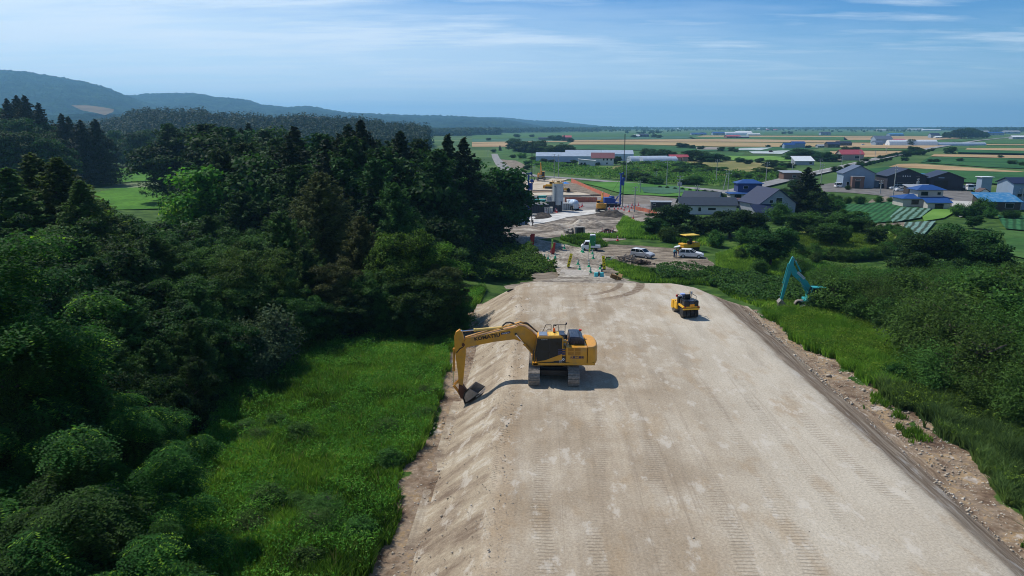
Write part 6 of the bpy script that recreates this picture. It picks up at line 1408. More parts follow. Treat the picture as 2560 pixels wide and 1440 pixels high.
# mounds of spoil
def mound(name, pp, h, m, label, seed):
    P = [gp(a, b_)[:2] for a, b_ in pp]; xs_ = [p_[0] for p_ in P]; ys_ = [p_[1] for p_ in P]; nxg, nyg = 50, 40
    X, Y = np.meshgrid(np.linspace(min(xs_), max(xs_), nxg), np.linspace(min(ys_), max(ys_), nyg)); cx, cy = (min(xs_)+max(xs_))/2, (min(ys_)+max(ys_))/2
    u = (X-cx)/(max(xs_)-min(xs_))*2; v = (Y-cy)/(max(ys_)-min(ys_))*2; f = ss(.95-np.sqrt(u*u+v*v)+1.5*(fbm(X*.22, Y*.22, seed)-.5))*(u*u+v*v < .95); Z = PLAIN-.1+h*f*(.35+1.2*fbm(X*.25, Y*.25, seed+1, 5))*(.6+.8*fbm(X*.9, Y*.9, seed+2, 3))
    idx = np.arange(nxg*nyg).reshape(nyg, nxg); FQ = np.stack([idx[:-1, :-1], idx[:-1, 1:], idx[1:, 1:], idx[1:, :-1]], -1).reshape(-1, 4)
    me = np_mesh(name, np.stack([X, Y, Z], -1).reshape(-1, 3), FQ, m); me.shade_smooth(); o = link(name, me); tag(o, label, kind='structure')
mound('spoil_heap', [(1480,530),(1580,548)], 1.25, M_dmud, 'long dark heap of wet spoil in front of the yellow excavator', 3); mound('spoil_heap', [(1395,548),(1560,575)], 1.1, M_mud, 'low ridges of churned spoil', 9); mound('spoil_heap', [(1330,560),(1430,580)], .8, M_mud, 'low churned ridge near the left drill rig', 14)
mound('spoil_heap', [(1310,532),(1385,552)], 1.0, M_dmud, 'dark spoil in front of the containers', 22)
S('dirt_lot', [(1455,640),(1460,612),(1520,612),(1570,614),(1690,622),(1765,645),(1790,664),(1745,682),(1650,676),(1580,664),(1530,644)], M_dirt, .1, jit=.7, dens=2, label='bare dirt parking lot')
def road(pp, wid, m, dz, name='road'):
    C = [Vector(gp(a, b_)[:2]) for a, b_ in pp]; Lf = []; Rt = []
    for i, c in enumerate(C):
        d = (C[min(i+1, len(C)-1)]-C[max(i-1, 0)]).normalized(); n = Vector((-d.y, d.x)); w_ = wid[i] if isinstance(wid, list) else wid; Lf.append(c+n*w_/2); Rt.append(c-n*w_/2)
    me = bpy.data.meshes.new(name); V = [(v.x, v.y, PLAIN+dz) for v in Lf]+[(v.x, v.y, PLAIN+dz) for v in Rt]; n = len(C); me.from_pydata(V, [], [(i+n, i+n+1, i+1, i) for i in range(n-1)]); me.materials.append(m); o = link(name, me); tag(o, kind='structure'); return C
M_ra = groundmat('pale_asphalt', [(.3, (.20, .20, .20)), (.7, (.28, .275, .27))], .5, bump=.1)
road([(2560,340),(2445,352),(2330,371),(2255,386),(2197,398),(2138,412),(2070,428),(1990,446),(1930,460),(1870,474),(1800,490)], 7.0, M_ra, .62)
road([(1236,385),(1240,396),(1252,412),(1275,428),(1330,440),(1460,449),(1600,461),(1750,473),(1840,482)], [5, 5, 6, 8, 7, 6, 6, 6, 6], M_ra, .18)
road([(1275,428),(1262,440),(1270,455),(1300,462)], 9, M_ra, .2); road([(1850,478),(1800,492),(1750,505),(1700,512),(1640,520)], 6, M_lot, .22); road([(1400,448),(1340,470),(1310,480)], 7, M_sand, .24, 'sand_track')
road([(2236,566),(2200,600),(2160,640)], 3, fm('mown_path', (.08, .17, .03), (.14, .24, .05)), .3, 'grass_path')
wl_ = mat('road_line_white', (.7, .7, .7), .7)
for off_ in (-2.8, 2.8):
    C = [Vector(gp(a, b_)[:2]) for a, b_ in [(2445,352),(2330,371),(2255,386),(2197,398),(2138,412),(2070,428),(1990,446)]]; mb = MB()
    for a_, b_ in zip(C[:-1], C[1:]):
        d = (b_-a_).normalized(); n = Vector((-d.y, d.x)); p0 = a_+n*off_; p1 = b_+n*off_; w_ = .18; mb.add([(p0.x+n.x*w_, p0.y+n.y*w_, PLAIN+.66), (p1.x+n.x*w_, p1.y+n.y*w_, PLAIN+.66), (p1.x-n.x*w_, p1.y-n.y*w_, PLAIN+.66), (p0.x-n.x*w_, p0.y-n.y*w_, PLAIN+.66)], [(0, 1, 2, 3)])
    o = mb.build('road_marking', wl_); tag(o, kind='structure')
S('parking_area', [(2046,462),(2085,458),(2150,462),(2200,468),(2240,466),(2420,478),(2445,485),(2440,498),(2420,522),(2360,520),(2240,500),(2190,488),(2120,482),(2060,480)], M_lot, .12, jit=.6, dens=5, label='worn asphalt yard in front of the barns')
S('concrete_strip', [(2380,503),(2440,506),(2450,530),(2400,545),(2380,530)], fm('pale_concrete', (.36, .35, .33), (.46, .45, .42)), .2); S('gravel_loop', [(2180,500),(2215,493),(2260,505),(2260,512),(2200,516),(2170,508)], M_dirt, .25)

# orange net fences
ONM = mat('orange_net', (.52, .15, .08), .8, 0, .15, 1)
def net_fence(pp, h, label, n=12):
    root = None; P = [Vector(gp(a, b_)) for a, b_ in pp]; root = empty('net_fence', P[0], 0, label, 'fence'); mb = MB(); ps = MB()
    for a_, b_ in zip(P[:-1], P[1:]):
        for k in range(n):
            q0 = a_.lerp(b_, k/n)-P[0]; q1 = a_.lerp(b_, (k+1)/n)-P[0]; d = (q1-q0).normalized(); nn = Vector((-d.y, d.x, 0))*.02; sag = rnd.uniform(-.08, .04); h1 = h+sag
            mb.add([q0+nn, q1+nn, q1+nn+Vector((0, 0, h1)), q0+nn+Vector((0, 0, h)), q0-nn, q1-nn, q1-nn+Vector((0, 0, h1)), q0-nn+Vector((0, 0, h))], [(0,1,2,3),(7,6,5,4),(0,4,5,1),(1,5,6,2),(2,6,7,3),(3,7,4,0)]); ps.cyl(q0, q0+Vector((0, 0, h+.25)), .04, n=6)
    mb.build('net', ONM, root); ps.build('post', GRY, root)
net_fence([(1428,456),(1470,476),(1524,500)], 1.6, 'orange net fence running diagonally beside the green plot'); net_fence([(1412,506),(1493,506)], 1.5, 'straight orange net fence behind the cement mixer lorry', 16); net_fence([(1318,503),(1340,504)], 1.2, 'short orange net fence left of the silo', 5); net_fence([(1582,524),(1612,530),(1642,538)], 1.0, 'low orange net fence in front of the dark garage', 8)

# ================================================================ BUILDINGS
def W_(n, c, **k): return mat(n, c, k.pop('r', .8), 0, .06, .8, **k)
wWH = W_('wall_white', (.52, .54, .55)); wLG = W_('wall_light_grey', (.29, .31, .35)); wBG = W_('wall_blue_grey', (.22, .29, .38)); wCR = W_('wall_cream', (.44, .42, .38)); wDK = W_('wall_near_black', (.028, .028, .040)); wBR = W_('wall_rust_brown', (.16, .09, .07)); wDB = W_('wall_dark_brown', (.05, .04, .035)); wTN = W_('wall_tan', (.36, .27, .24))
wNB = W_('wall_navy_sheet', (.03, .05, .16))
rBL = mat('roof_blue', (.008, .058, .22), .6, 0, .1, 1); rNV = mat('roof_navy', (.006, .017, .06), .7, 0, .1, 1); rGR = mat('roof_blue_grey', (.020, .035, .06), .7, 0, .1, 1); rRD = mat('roof_red', (.42, .08, .10), .5, 0, .1, 1); rBK = mat('roof_black', (.022, .022, .032), .4, 0, .1, 1); rLB = mat('roof_light_blue', (.035, .19, .40), .6, 0, .12, 1, dirt=(.25, .35, .42), dscale=1); rWH = mat('roof_white', (.70, .73, .75), .4, 0, .06, 1); rGY = mat('roof_grey', (.30, .32, .35), .5); rSL = mat('roof_slate_blue', (.08, .11, .17), .7)
def building(name, x, y, z, w_, d, h, rot, wall, roofm, label, rt='gable', rh=1.8, along='x', wins=(), doors=(), oh=.45, cat='house', frame=None, eave2=None):
    """w_ along local x, d along local y; front is -y. wins: (side, u, zc, w, h)"""
    root = empty(name, (x, y, z), rot, label, cat)
    mb = MB()
    if rt == 'gable' and along == 'x': mb.prism([(-d/2, 0), (d/2, 0), (d/2, h), (0, h+rh), (-d/2, h)], -w_/2, w_/2, 'x')
    elif rt == 'gable': mb.prism([(-w_/2, 0), (w_/2, 0), (w_/2, h), (0, h+rh), (-w_/2, h)], -d/2, d/2)
    elif rt == 'shed': mb.prism([(-d/2, 0), (d/2, 0), (d/2, h+rh), (-d/2, h)], -w_/2, w_/2, 'x')
    elif rt == 'shedx': mb.prism([(-w_/2, 0), (w_/2, 0), (w_/2, h), (-w_/2, h+rh)], -d/2, d/2)
    else: mb.box((0, 0, h/2), (w_, d, h))
    wl_ = mb.build('wall', wall, root)
    mb = MB(); t = .16
    if rt == 'gable':
        half = (d if along == 'x' else w_)/2; ln = (w_ if along == 'x' else d)/2+oh; s_ = rh/half; e_ = half+oh; zz0 = h-s_*oh
        prof = [(-e_, zz0+.02), (0, h+rh+.02), (e_, zz0+.02), (e_, zz0+.02+t), (0, h+rh+.02+t), (-e_, zz0+.02+t)]; mb.prism(prof, -ln, ln, 'x' if along == 'x' else 'y')
    elif rt in ('shed', 'shedx'):
        half = (d if rt == 'shed' else w_)/2+oh; s_ = rh/(d if rt == 'shed' else w_); ln = (w_ if rt == 'shed' else d)/2+oh; a_ = h-s_*oh if rt == 'shed' else h+rh+s_*oh; b_ = h+rh+s_*oh if rt == 'shed' else h-s_*oh
        mb.prism([(-half, a_+.02), (half, b_+.02), (half, b_+t), (-half, a_+t)], -ln, ln, 'x' if rt == 'shed' else 'y')
    elif rt == 'hip':
        e = oh; mb.add([(-w_/2-e, -d/2-e, h), (w_/2+e, -d/2-e, h), (w_/2+e, d/2+e, h), (-w_/2-e, d/2+e, h), (-w_/2+d*.45, 0, h+rh), (w_/2-d*.45, 0, h+rh), (-w_/2-e, -d/2-e, h-.12), (w_/2+e, -d/2-e, h-.12), (w_/2+e, d/2+e, h-.12), (-w_/2-e, d/2+e, h-.12)], [(0,1,5,4),(1,2,5),(2,3,4,5),(3,0,4),(6,7,1,0),(7,8,2,1),(8,9,3,2),(9,6,0,3),(9,8,7,6)])
    elif rt == 'arch':
        n = 12; prof = [(-(w_/2+.02)*math.cos(math.pi*i/n), h*.35+rh*math.sin(math.pi*i/n)) for i in range(n+1)]; mb.prism(prof+[(w_/2, .0), (-w_/2, .0)][::1], -d/2, d/2)
    else: mb.box((0, 0, h+.08), (w_+2*oh, d+2*oh, .16))
    mb.build('roof', roofm, root)
    for side, u, zc, ww, wh in wins:
        f = MB(); g_ = MB()
        for B, e, k in ((f, .10, .05), (g_, 0, .075)):
            if side == 'f': B.box((u, -d/2-k/2, zc), (ww+e, k, wh+e))
            elif side == 'b': B.box((u, d/2+k/2, zc), (ww+e, k, wh+e))
            elif side == 'l': B.box((-w_/2-k/2, u, zc), (k, ww+e, wh+e))
            else: B.box((w_/2+k/2, u, zc), (k, ww+e, wh+e))
        fo = f.build('window', frame or WHT, root); g_.build('pane', GLS, fo)
    for side, u, ww, wh, dm in doors:
        B = MB(); k = .07
        if side == 'f': B.box((u, -d/2-k/2, wh/2), (ww, k, wh))
        elif side == 'l': B.box((-w_/2-k/2, u, wh/2), (k, ww, wh))
        else: B.box((w_/2+k/2, u, wh/2), (k, ww, wh))
        B.build('door', dm, root)
    return root
def bat(name, px, py, *a, **k): p = onplain(px, py); d = a[1]; return building(name, p.x, p.y+d/2*.9, p.z, *a, **k)
bat('farmhouse', 1930, 546, 9.6, 9, 3.6, R(12), wLG, rNV, 'grey gabled house with dark blue roof among the trees', 'gable', 3.3, 'y', [('f', -1.8, 4.1, .9, .7), ('f', .3, 4.3, 1.6, 1.3), ('r', 0, 2.0, 2, 1.1)])
p = onplain(1918, 548); building('porch', p.x-.5, p.y-1.6, p.z, 7.0, 2.4, 2.0, R(12), wLG, rNV, 'low blue-roofed annexe in front of the grey gabled house', 'shed', 1.2, wins=[('f', 1, 1.2, 1.2, .8)], cat='annexe')
bat('farmhouse', 1772, 536, 13.6, 6.0, 2.4, R(-4), wWH, rGR, 'long low white house with blue-grey roof behind the trees', 'gable', 1.5, 'x', [('f', -5.0, 1.4, .5, .6), ('f', -4.2, 1.4, .5, .6), ('f', -2.2, 1.3, .7, 1.0), ('f', .8, 1.4, 1.9, .6), ('r', 0, 1.7, 1.6, 1)])
bat('farmhouse', 1760, 515, 9.5, 5, 2.4, R(-28), wWH, rGR, 'low white house with blue-grey roof behind the longest one', 'gable', 1.3, 'x', [('f', -2.5, 1.4, 1.2, .8)])
bat('house', 1866, 508, 9.0, 5, 2.6, R(-3), wCR, rBL, 'ground-floor wing of the bright blue house with carport', 'flat', .2, wins=[('f', -2.5, 1.8, 2, 1.4), ('f', 1.8, 1.8, 2, 1.4)], cat='house')
p = onplain(1876, 505); building('house', p.x, p.y+3.2, p.z+2.75, 6.9, 4.6, 2.6, R(-3), wNB, rBL, 'bright blue upper storey with gambrel roof', 'hip', 1.0, wins=[('f', -1.2, 1.4, 1.2, .8)], cat='house')
bat('carport', 1850, 519, 5.5, 3.6, 2.1, R(-3), wDB, mat('carport_brown', (.10, .05, .05)), 'dark brown carport in front of the bright blue house', 'flat', .2, cat='carport')
bat('garage', 1654, 528, 5.0, 3.0, 2.3, R(-6), wDK, rGY, 'dark open-fronted garage with pale fascia by the orange net', 'flat', .2, wins=[('f', -1.8, 1.7, .7, .5)], doors=[('f', .5, 3.0, 1.6, BLK)], cat='garage', oh=.25)  # black door panel stands in for the shaded inside of the open garage
bat('shed', 1980, 452, 7.5, 5, 3.2, R(2), wBR, rGY, 'rusty brown shed beside the road left of the conifer', 'shed', .5, wins=[('f', .6, 1.8, 1.3, .9)], cat='shed')
bat('barn', 2010, 413, 11, 5.5, 2.4, R(3), wLG, rWH, 'long shed with plain white roof between the trees', 'shed', 2.2, cat='barn', wins=[('f', 3.5, 1.2, 1.6, 1.0)])
bat('barn', 2129, 401, 15, 7.5, 4.0, R(4), wTN, rRD, 'red-roofed farmhouse beside the diagonal road', 'gable', 2.6, 'x', [('f', 3, 2, 3, 1.4)], cat='farmhouse')
bat('shed', 1688, 405, 7, 4.5, 3.0, R(3), wTN, rRD, 'small red-roofed shed by the polytunnels, larger left one', 'gable', 1.3, 'x', doors=[('f', -.5, 1.5, 2, WHT)], cat='shed'); bat('shed', 1712, 404, 3.6, 4, 3.0, R(6), wTN, rRD, 'smallest red-roofed shed by the polytunnels', 'gable', 1.1, 'x', cat='shed')
wn = [('f', .6, 3.4, .9, 1.1), ('f', 2.6, 3.4, .9, 1.1), ('f', -2, 1.3, 1.1, 1.0), ('f', 2.5, 1.3, 1.0, .9), ('f', 4.8, 3.4, .9, 1.1)]
bat('house', 1508, 414, 12.4, 7, 4.3, R(-8), wWH, mat('roof_maroon', (.18, .06, .07), .5), 'white two-storey house with maroon roof by the greenhouses', 'gable', 2.6, 'x', wn)
bat('house', 1468, 416, 9, 5, 3.0, R(-4), wWH, wWH, 'flat-roofed white annexe left of the maroon-roofed house', 'shedx', .8, wins=[('f', -3, 1.6, 1.2, 1)], doors=[('f', -1.2, 1, 2.1, BLK)], cat='annexe')
GH = mat('greenhouse_film', (.38, .45, .54), .4, 0, .1, .5)
for px, py, w_, d, h, lb in [(1425,405,42,9,3.4,'long pale greenhouse left of the white house'),(1470,398,30,9,3.6,'second pale greenhouse behind the white house'),(1545,402,20,10,4.2,'tall pale greenhouse right behind the white house')]:
    bat('greenhouse', px, py, w_, d, h, R(-3), GH, GH, lb, 'gable', 2.2, 'x', cat='greenhouse', oh=.05)
def tunnel(px, py, w_, ln, h, rot, m, label):
    p = onplain(px, py); root = empty('polytunnel', p, rot, label, 'polytunnel'); n = 14; mb = MB()
    mb.prism([(-w_/2*math.cos(math.pi*i/n), h*math.sin(math.pi*i/n)) for i in range(n+1)], 0, ln, 'x'); mb.build('cover', m, root, smooth=False)
    mb = MB()
    for k in range(int(ln/3)+1): x = k*ln/int(ln/3); mb.tube([(x, -(w_/2+.03)*math.cos(math.pi*i/n), (h+.03)*math.sin(math.pi*i/n)) for i in range(n+1)], .05, 4)
    mb.build('hoop', PGR, root); mb = MB(); mb.box((-.03, 0, 1.0), (.06, 1.6, 2)); mb.build('door', PGR, root)
tunnel(1572, 407, 9, 24, 4.0, R(12), GH, 'pale polytunnel next to the tall greenhouse'); tunnel(1602, 408, 9, 22, 3.8, R(12), GH, 'pale polytunnel at the right end of the greenhouse row')
tunnel(2218, 364, 10, 55, 6.5, R(0), rWH, 'bright white polytunnel in the tan fields beside the blue-roofed barn'); tunnel(2290, 364, 8, 80, 3.5, R(2), GH, 'very long low grey polytunnel by the diagonal road'); tunnel(1812, 338, 14, 60, 8, 0, rWH, 'white polytunnel on the far farm left of the red barn')
bat('house', 2148, 470, 10.5, 8, 5.2, R(-9), wBG, rSL, 'light-blue gabled house with brown porch at the car park', 'gable', 2.6, 'y', [('f', -3.6, 1.5, .8, 1.3), ('f', -2.5, 1.5, .8, 1.3), ('f', 1.6, 3.6, .8, .6)], cat='house')
p = onplain(2144, 472); b_ = building('porch', p.x, p.y+.9, p.z, 4.0, 2.4, 4.2, R(-9), wBR, rGY, 'brown entrance porch of the light-blue house', 'flat', .2, doors=[('f', -.2, 1.6, 2.6, BLK)], wins=[('f', -.1, 3.2, 1.6, .35)], cat='porch', oh=.05)
bat('shed', 2189, 469, 3.4, 3, 2.4, R(-5), wBG, rGY, 'small grey shed right of the light-blue house', 'flat', .2, cat='shed')
b_ = bat('barn', 2268, 474, 12.6, 12, 4.6, R(-8), wDK, rBK, 'big black gabled barn with white lettering', 'gable', 2.5, 'y', [('f', -2.0, 1.9, 1.9, .9), ('f', 1.2, 1.9, 2.0, .9)], cat='barn', frame=GRY)
mb = MB()
for k in range(4):
    mb.box((-1.4+k*.75, -6.04, 4.7), (.4, .04, .09)); mb.box((-1.4+k*.75, -6.04, 4.7), (.09, .05, .45)); mb.box((-1.32+k*.75, -6.045, 4.52), (.32, .04, .07))
mb.build('lettering', WLT, b_)
mb = MB()
for sx_ in (-4.2, 3.6):
    for k in range(4): mb.box((sx_*.8+k*.34, -6.04, 4.7), (.2, .04, .13))
mb.build('lettering', mat('dim_lettering', (.25, .2, .2)), b_)
b_ = bat('workshop', 2372, 476, 10.5, 11, 4.2, R(-14), wDK, rBK, 'dark open-fronted workshop right of the big black barn', 'gable', 2.0, 'y', doors=[('f', -1.8, 4.4, 3.4, mat('painted_opening_shade', (.008, .008, .008)))], cat='workshop')  # the door is a black panel painted as shade behind the open front
mb = MB(); mb.box((-1.8, -5.54, 4.3), (1.8, .05, .28)); mb.build('sign', wBG, b_)
bat('lean_to', 2326, 470, 7.5, 5, 3.8, R(-8), wDK, rLB, 'blue-roofed lean-to between the two black barns', 'shed', .8, cat='shed')
bat('shed', 2300, 486, 7.5, 3.4, 2.3, R(-3), wDB, rGY, 'grey-roofed open shed behind the blue-roofed farmhouse', 'shed', .5, cat='shed')
wf = [('f', -3.0, 1.5, 1.9, 1.2), ('f', .8, 1.3, 1.0, 1.6)]
bat('farmhouse', 2314, 519, 12.2, 6, 2.5, R(-3), wCR, rBL, 'cream ground floor of the blue-roofed farmhouse facing the drone', 'hip', 1.0, wins=wf, frame=GRY, oh=.7)
p = onplain(2330, 520); building('upper_storey', p.x, p.y+3.6, p.z+2.6, 6.6, 4.6, 2.2, R(-3), wCR, rBL, 'cream upper storey of the blue-roofed farmhouse', 'hip', 1.2, wins=[('f', -1.6, 1.15, 1.8, 1.0), ('f', 2.2, 1.2, .8, .65)], frame=GRY, oh=.7, cat='house')
p = onplain(2343, 524); building('porch', p.x, p.y+.4, p.z, 5.8, 2.2, 1.9, R(-3), wCR, rBL, 'blue-roofed front extension of the farmhouse with glazed doors', 'shed', .7, wins=[('f', 0, .9, 2.2, 1.4)], frame=GRY, cat='porch')
bat('storage_shed', 2502, 528, 9.2, 5.2, 2.5, R(-6), wDB, rLB, 'shed with sky-blue sheet roof near the right edge', 'shed', 1.6, cat='shed', wins=[('f', 2, 1.5, 2, 1.2)])
bat('tower_barn', 2566, 524, 8.5, 7, 6.9, R(-3), wBG, rNV, 'tall blue-grey barn cut by the right edge', 'gable', 1.2, 'x', wins=[('f', -2.2, 3.8, 1.5, .7)], cat='barn', frame=GRY)
bat('outhouse', 2458, 507, 2.4, 2.4, 3.2, R(-4), WHT, mat('roof_dark_brown', (.07, .04, .035)), 'narrow white outhouse with brown gable roof', 'gable', .8, 'y', cat='outhouse', oh=.25)
bat('outhouse', 2463, 485, 3.2, 3, 5.4, R(-4), wBG, rWH, 'slim grey tower shed with white roof', 'flat', .2, cat='outhouse')
bat('farmhouse', 1973, 372, 10, 6, 4.0, 0, wBG, rBL, 'blue-roofed far house left of a twin, beyond the vegetable fields', 'gable', 1.6, 'x'); bat('farmhouse', 1996, 370, 13, 7, 4.6, R(3), wBG, rBL, 'wider blue-roofed far house right of its twin', 'gable', 1.8, 'x')
# far farms on the plain
ff = [(1833,346,26,14,6,rRD,wBR,'far red-roofed barn on the plain'),(1855,346,26,12,5,rGY,wDK,'far grey-roofed barn right of the red one'),(1860,338,40,20,10,rWH,wLG,'far large pale hall behind the red barn'),(1747,338,38,16,6,rBL,wBG,'far blue-roofed barn left of the red farm'),(1800,338,36,16,8,rBL,wBG,'far blue-roofed barn next to the white polytunnel'),(1885,339,30,10,5,rWH,wWH,'far small white shed right of the pale hall'),
 (1595,343,16,12,5,rWH,wWH,'far white shed between two dark trees'),(1610,343,18,14,7,rNV,wDK,'far navy-roofed house right of the white shed'),(1362,350,20,10,4,rNV,wDK,'far low dark-roofed house among the left-hand trees'),(1418,350,14,10,7,rRD,wBR,'far maroon-roofed house behind trees'),
 (2210,360,20,16,10,rSL,wBG,'large slate-blue gambrel barn in the tan fields'),(2197,363,9,9,5,rSL,wBG,'small arched slate shed left of the slate-blue barn'),(2238,357,30,10,5,rRD,wBR,'far red-roofed barn behind the slate-blue one'),(2241,340,34,14,6,rLB,wBG,'far light-blue roofed shed on the horizon fields'),(2339,345,16,14,9,rNV,wBG,'far navy-roofed house left of the tall wood'),(2350,346,16,8,4,rWH,wWH,'far white shed against the tall wood'),
 (2084,370,12,9,6,rNV,wDB,'dark gabled farmhouse with steep roof by the tan field'),(2111,365,16,9,5,rBK,wDB,'dark-roofed farmhouse right of the steep one'),(2054,369,9,5,3,rGY,wLG,'small grey shed left of the dark farmhouses'),(2065,338,24,16,8,rNV,wBG,'far navy house in the horizon fields'),
 (1035,325,60,30,16,rWH,wLG,'far white factory in the blue woods'),(1268,307,150,60,22,rWH,wWH,'distant white building complex on the wooded ridge'),(428,338,26,14,7,rWH,wLG,'white-roofed building glimpsed between trees behind the rice field'),(510,352,24,10,5,rLB,wLG,'light blue-roofed shed glimpsed in the wood'),
 (1375,326,40,16,8,rRD,wBR,'far red-roofed house below the blue woods'),(1560,324,90,20,8,rWH,wWH,'far white sheds on the horizon left'),(1690,323,110,20,8,rWH,wWH,'far white sheds on the horizon centre'),(1905,323.5,130,20,9,rWH,wLG,'far white hall on the horizon'),(1930,326,60,20,7,rRD,wBR,'far red-roofed farm on the horizon'),(2290,326,80,20,9,rWH,wWH,'far white hall at the horizon left of the tall wood'),(2330,327,90,20,7,rWH,wLG,'far low white shed left of the tall wood'),(2210,328,70,20,7,rWH,wLG,'far pale shed row at the horizon'),(2490,338,40,16,8,rBL,wLG,'far blue-roofed shed at the right horizon'),(2530,334,50,16,9,rGY,wLG,'far grey hall at the right horizon'),(2555,348,30,12,6,rWH,wLG,'far white-roofed shed at the right edge'),(2450,333,60,14,8,rGY,wLG,'far grey roofs right of the tall wood')]
for px, py, w_, d, h, rm, wm, lb in ff: bat('farm_building', px, py, w_, d, h*.62, R(rnd.uniform(-8, 8)), wm, rm, lb, 'gable', h*.38, 'x', cat='farm building', wins=[('f', -w_*.2, h*.32, w_*.12, h*.2), ('f', w_*.2, h*.32, w_*.12, h*.2)])
# vegetation on the plain
mr = 'trees scattered across the far farmland'
pl = [(1222,352,344,'oak'),(1285,372,345,'oak'),(1298,380,352,'oak'),(1310,380,349,'oak'),(1325,382,352,'oak'),(1342,381,347,'oak'),(1350,383,352,'oak'),(1360,384,362,'mid'),(1375,386,364,'mid'),(1390,386,364,'oak'),(1408,385,354,'mid'),(1422,385,364,'oak'),(1250,377,362,'spruce'),(1235,381,371,'mid'),(1378,350,337,'oak'),(1395,352,336,'oak'),(1410,353,336,'spruce'),(1425,355,343,'oak'),(1292,344,334,'oak'),(1330,343,335,'oak'),(1700,370,356,'oak'),(1713,370,357,'oak'),(1730,372,361,'oak'),(1752,374,363,'oak'),(1803,378,366,'oak'),(1828,378,366,'oak'),(1840,380,370,'mid'),(1655,403,372,'oak'),(1620,398,370,'oak'),(1640,400,372,'oak'),(1675,403,376,'oak'),(1725,403,373,'oak'),(1750,404,374,'oak'),(1775,405,378,'oak'),(1795,404,385,'oak'),(1815,402,388,'mid'),(1850,406,392,'oak'),(1870,410,396,'mid'),(1900,407,394,'oak'),(1930,414,396,'mid'),(1985,400,374,'oak'),(2005,400,370,'oak'),(2030,400,374,'oak'),(2060,404,376,'oak'),(2090,404,384,'oak'),(2120,383,364,'oak'),(2135,384,366,'oak'),(2150,412,400,'mid'),(2165,405,392,'mid'),(2275,364,347,'oak'),(2285,385,363,'oak'),(2265,392,376,'oak'),(2300,388,370,'mid'),(2376,384,366,'oak'),(2262,402,390,'mid'),(2325,406,396,'oak'),(2340,406,397,'oak'),(2400,404,394,'oak'),(1957,369,361,'oak'),(2020,371,362,'oak'),(1920,368,361,'oak'),(1585,344,336,'oak'),(1635,344,335,'oak'),(1648,345,336,'oak'),(1960,335,328,'oak'),(1975,335,327,'oak'),(1955,418,402,'mid'),(1975,420,405,'oak'),(2090,430,412,'mid'),(2120,424,410,'oak'),(2500,395,386,'mid'),(2530,412,398,'mid'),(2555,415,402,'mid'),(1320,412,398,'mid'),(1335,402,388,'mid'),(1283,395,384,'mid'),(1305,396,380,'bright'),(1360,406,396,'oak'),(1380,408,398,'oak'),(1435,410,397,'mid'),(1318,424,412,'oak'),(1495,410,390,'oak'),(1540,408,390,'oak'),(1345,417,408,'mid')]
for px, base, top, k in pl:
    p = onplain(px, base); t_ = at(px, top, p.y); h_ = max(2.5, t_.z-p.z)*1.15; plant(k, p.x, p.y, h_, 1.75 if k != 'spruce' else 1.1, z=p.z-.16*h_, label='rounded dark tree standing in the far farmland', group=mr)
sg = 'bushes dotted over the scrub beyond the road'
for i in range(70):
    px = rnd.uniform(1560, 1960); py = rnd.uniform(408, 462)
    if px > 1800 and py > 448: continue
    if 1790 < px < 1925 and py < 430 and rnd.random() < .75: continue
    p = onplain(px, py); h_ = rnd.uniform(2.2, 5.2); plant(rnd.choice(['mid', 'bright', 'mid', 'willow', 'oak']), p.x, p.y, h_, 1.8, z=p.z-.24*h_, name='bush', label='rounded bush in the scrubland beyond the cross road', cat='bush', group=sg)
creeper('scrub_growth', [gp(*q)[:2] for q in [(1570,412),(1680,404),(1800,432),(1950,436),(1930,455),(1800,466),(1640,458),(1500,447)]], 42000, .75, 'bright', 1.5, 'low green scrub beyond the cross road', 5, .2)
creeper('scrub_growth', [gp(*q)[:2] for q in [(1330,400),(1500,420),(1570,430),(1480,444),(1385,434),(1320,414)]], 16000, .75, 'bright', .9, 'low scrub before the white house', 6, .1)
vg = 'garden shrubs round the farmhouses'
for px, py, h in [(2055,500,2.4),(2075,505,2.6),(2095,508,2.4),(2120,510,2.2),(2140,505,1.8),(2150,512,2.6),(2060,515,3),(2195,508,2.2),(2225,506,1.6),(2420,545,3.2),(2440,540,3.4),(2455,535,4.2),(2400,540,2.0),(2395,540,3.2),(2475,545,2.6),(2520,548,2.4),(2540,548,2.2),(1800,508,3),(1810,503,2.4),(1790,520,2.6),(1990,500,4),(1960,492,3),(1985,475,4),(2120,475,1.8),(2065,528,4),(2090,530,3.4),(1960,535,4),(1990,530,4.4),(2390,533,2.2),(1840,452,3.4),(1870,452,3.2),(1900,452,2.8),(1850,462,2.6)]:
    p = onplain(px, py); plant(rnd.choice(['bush', 'darkbush', 'bush']), p.x, p.y, h, 1.3, label='garden shrub near the farm buildings', cat='shrub', group=vg)
tw = 'tall trees in the dense wood at the right horizon'
for i in range(34):
    px = 2362+i*3.1+rnd.uniform(-2, 2); top = np.interp(px, [2362, 2385, 2420, 2470], [333, 325, 319, 333])+rnd.uniform(-1.5, 3); p = onplain(px, 346.5+rnd.uniform(-1.5, .5)); plant('oak', p.x, p.y, max(12, at(px, top, p.y).z-p.z), 1.0, label='tree in the dense dark wood left of the right horizon', group=tw)

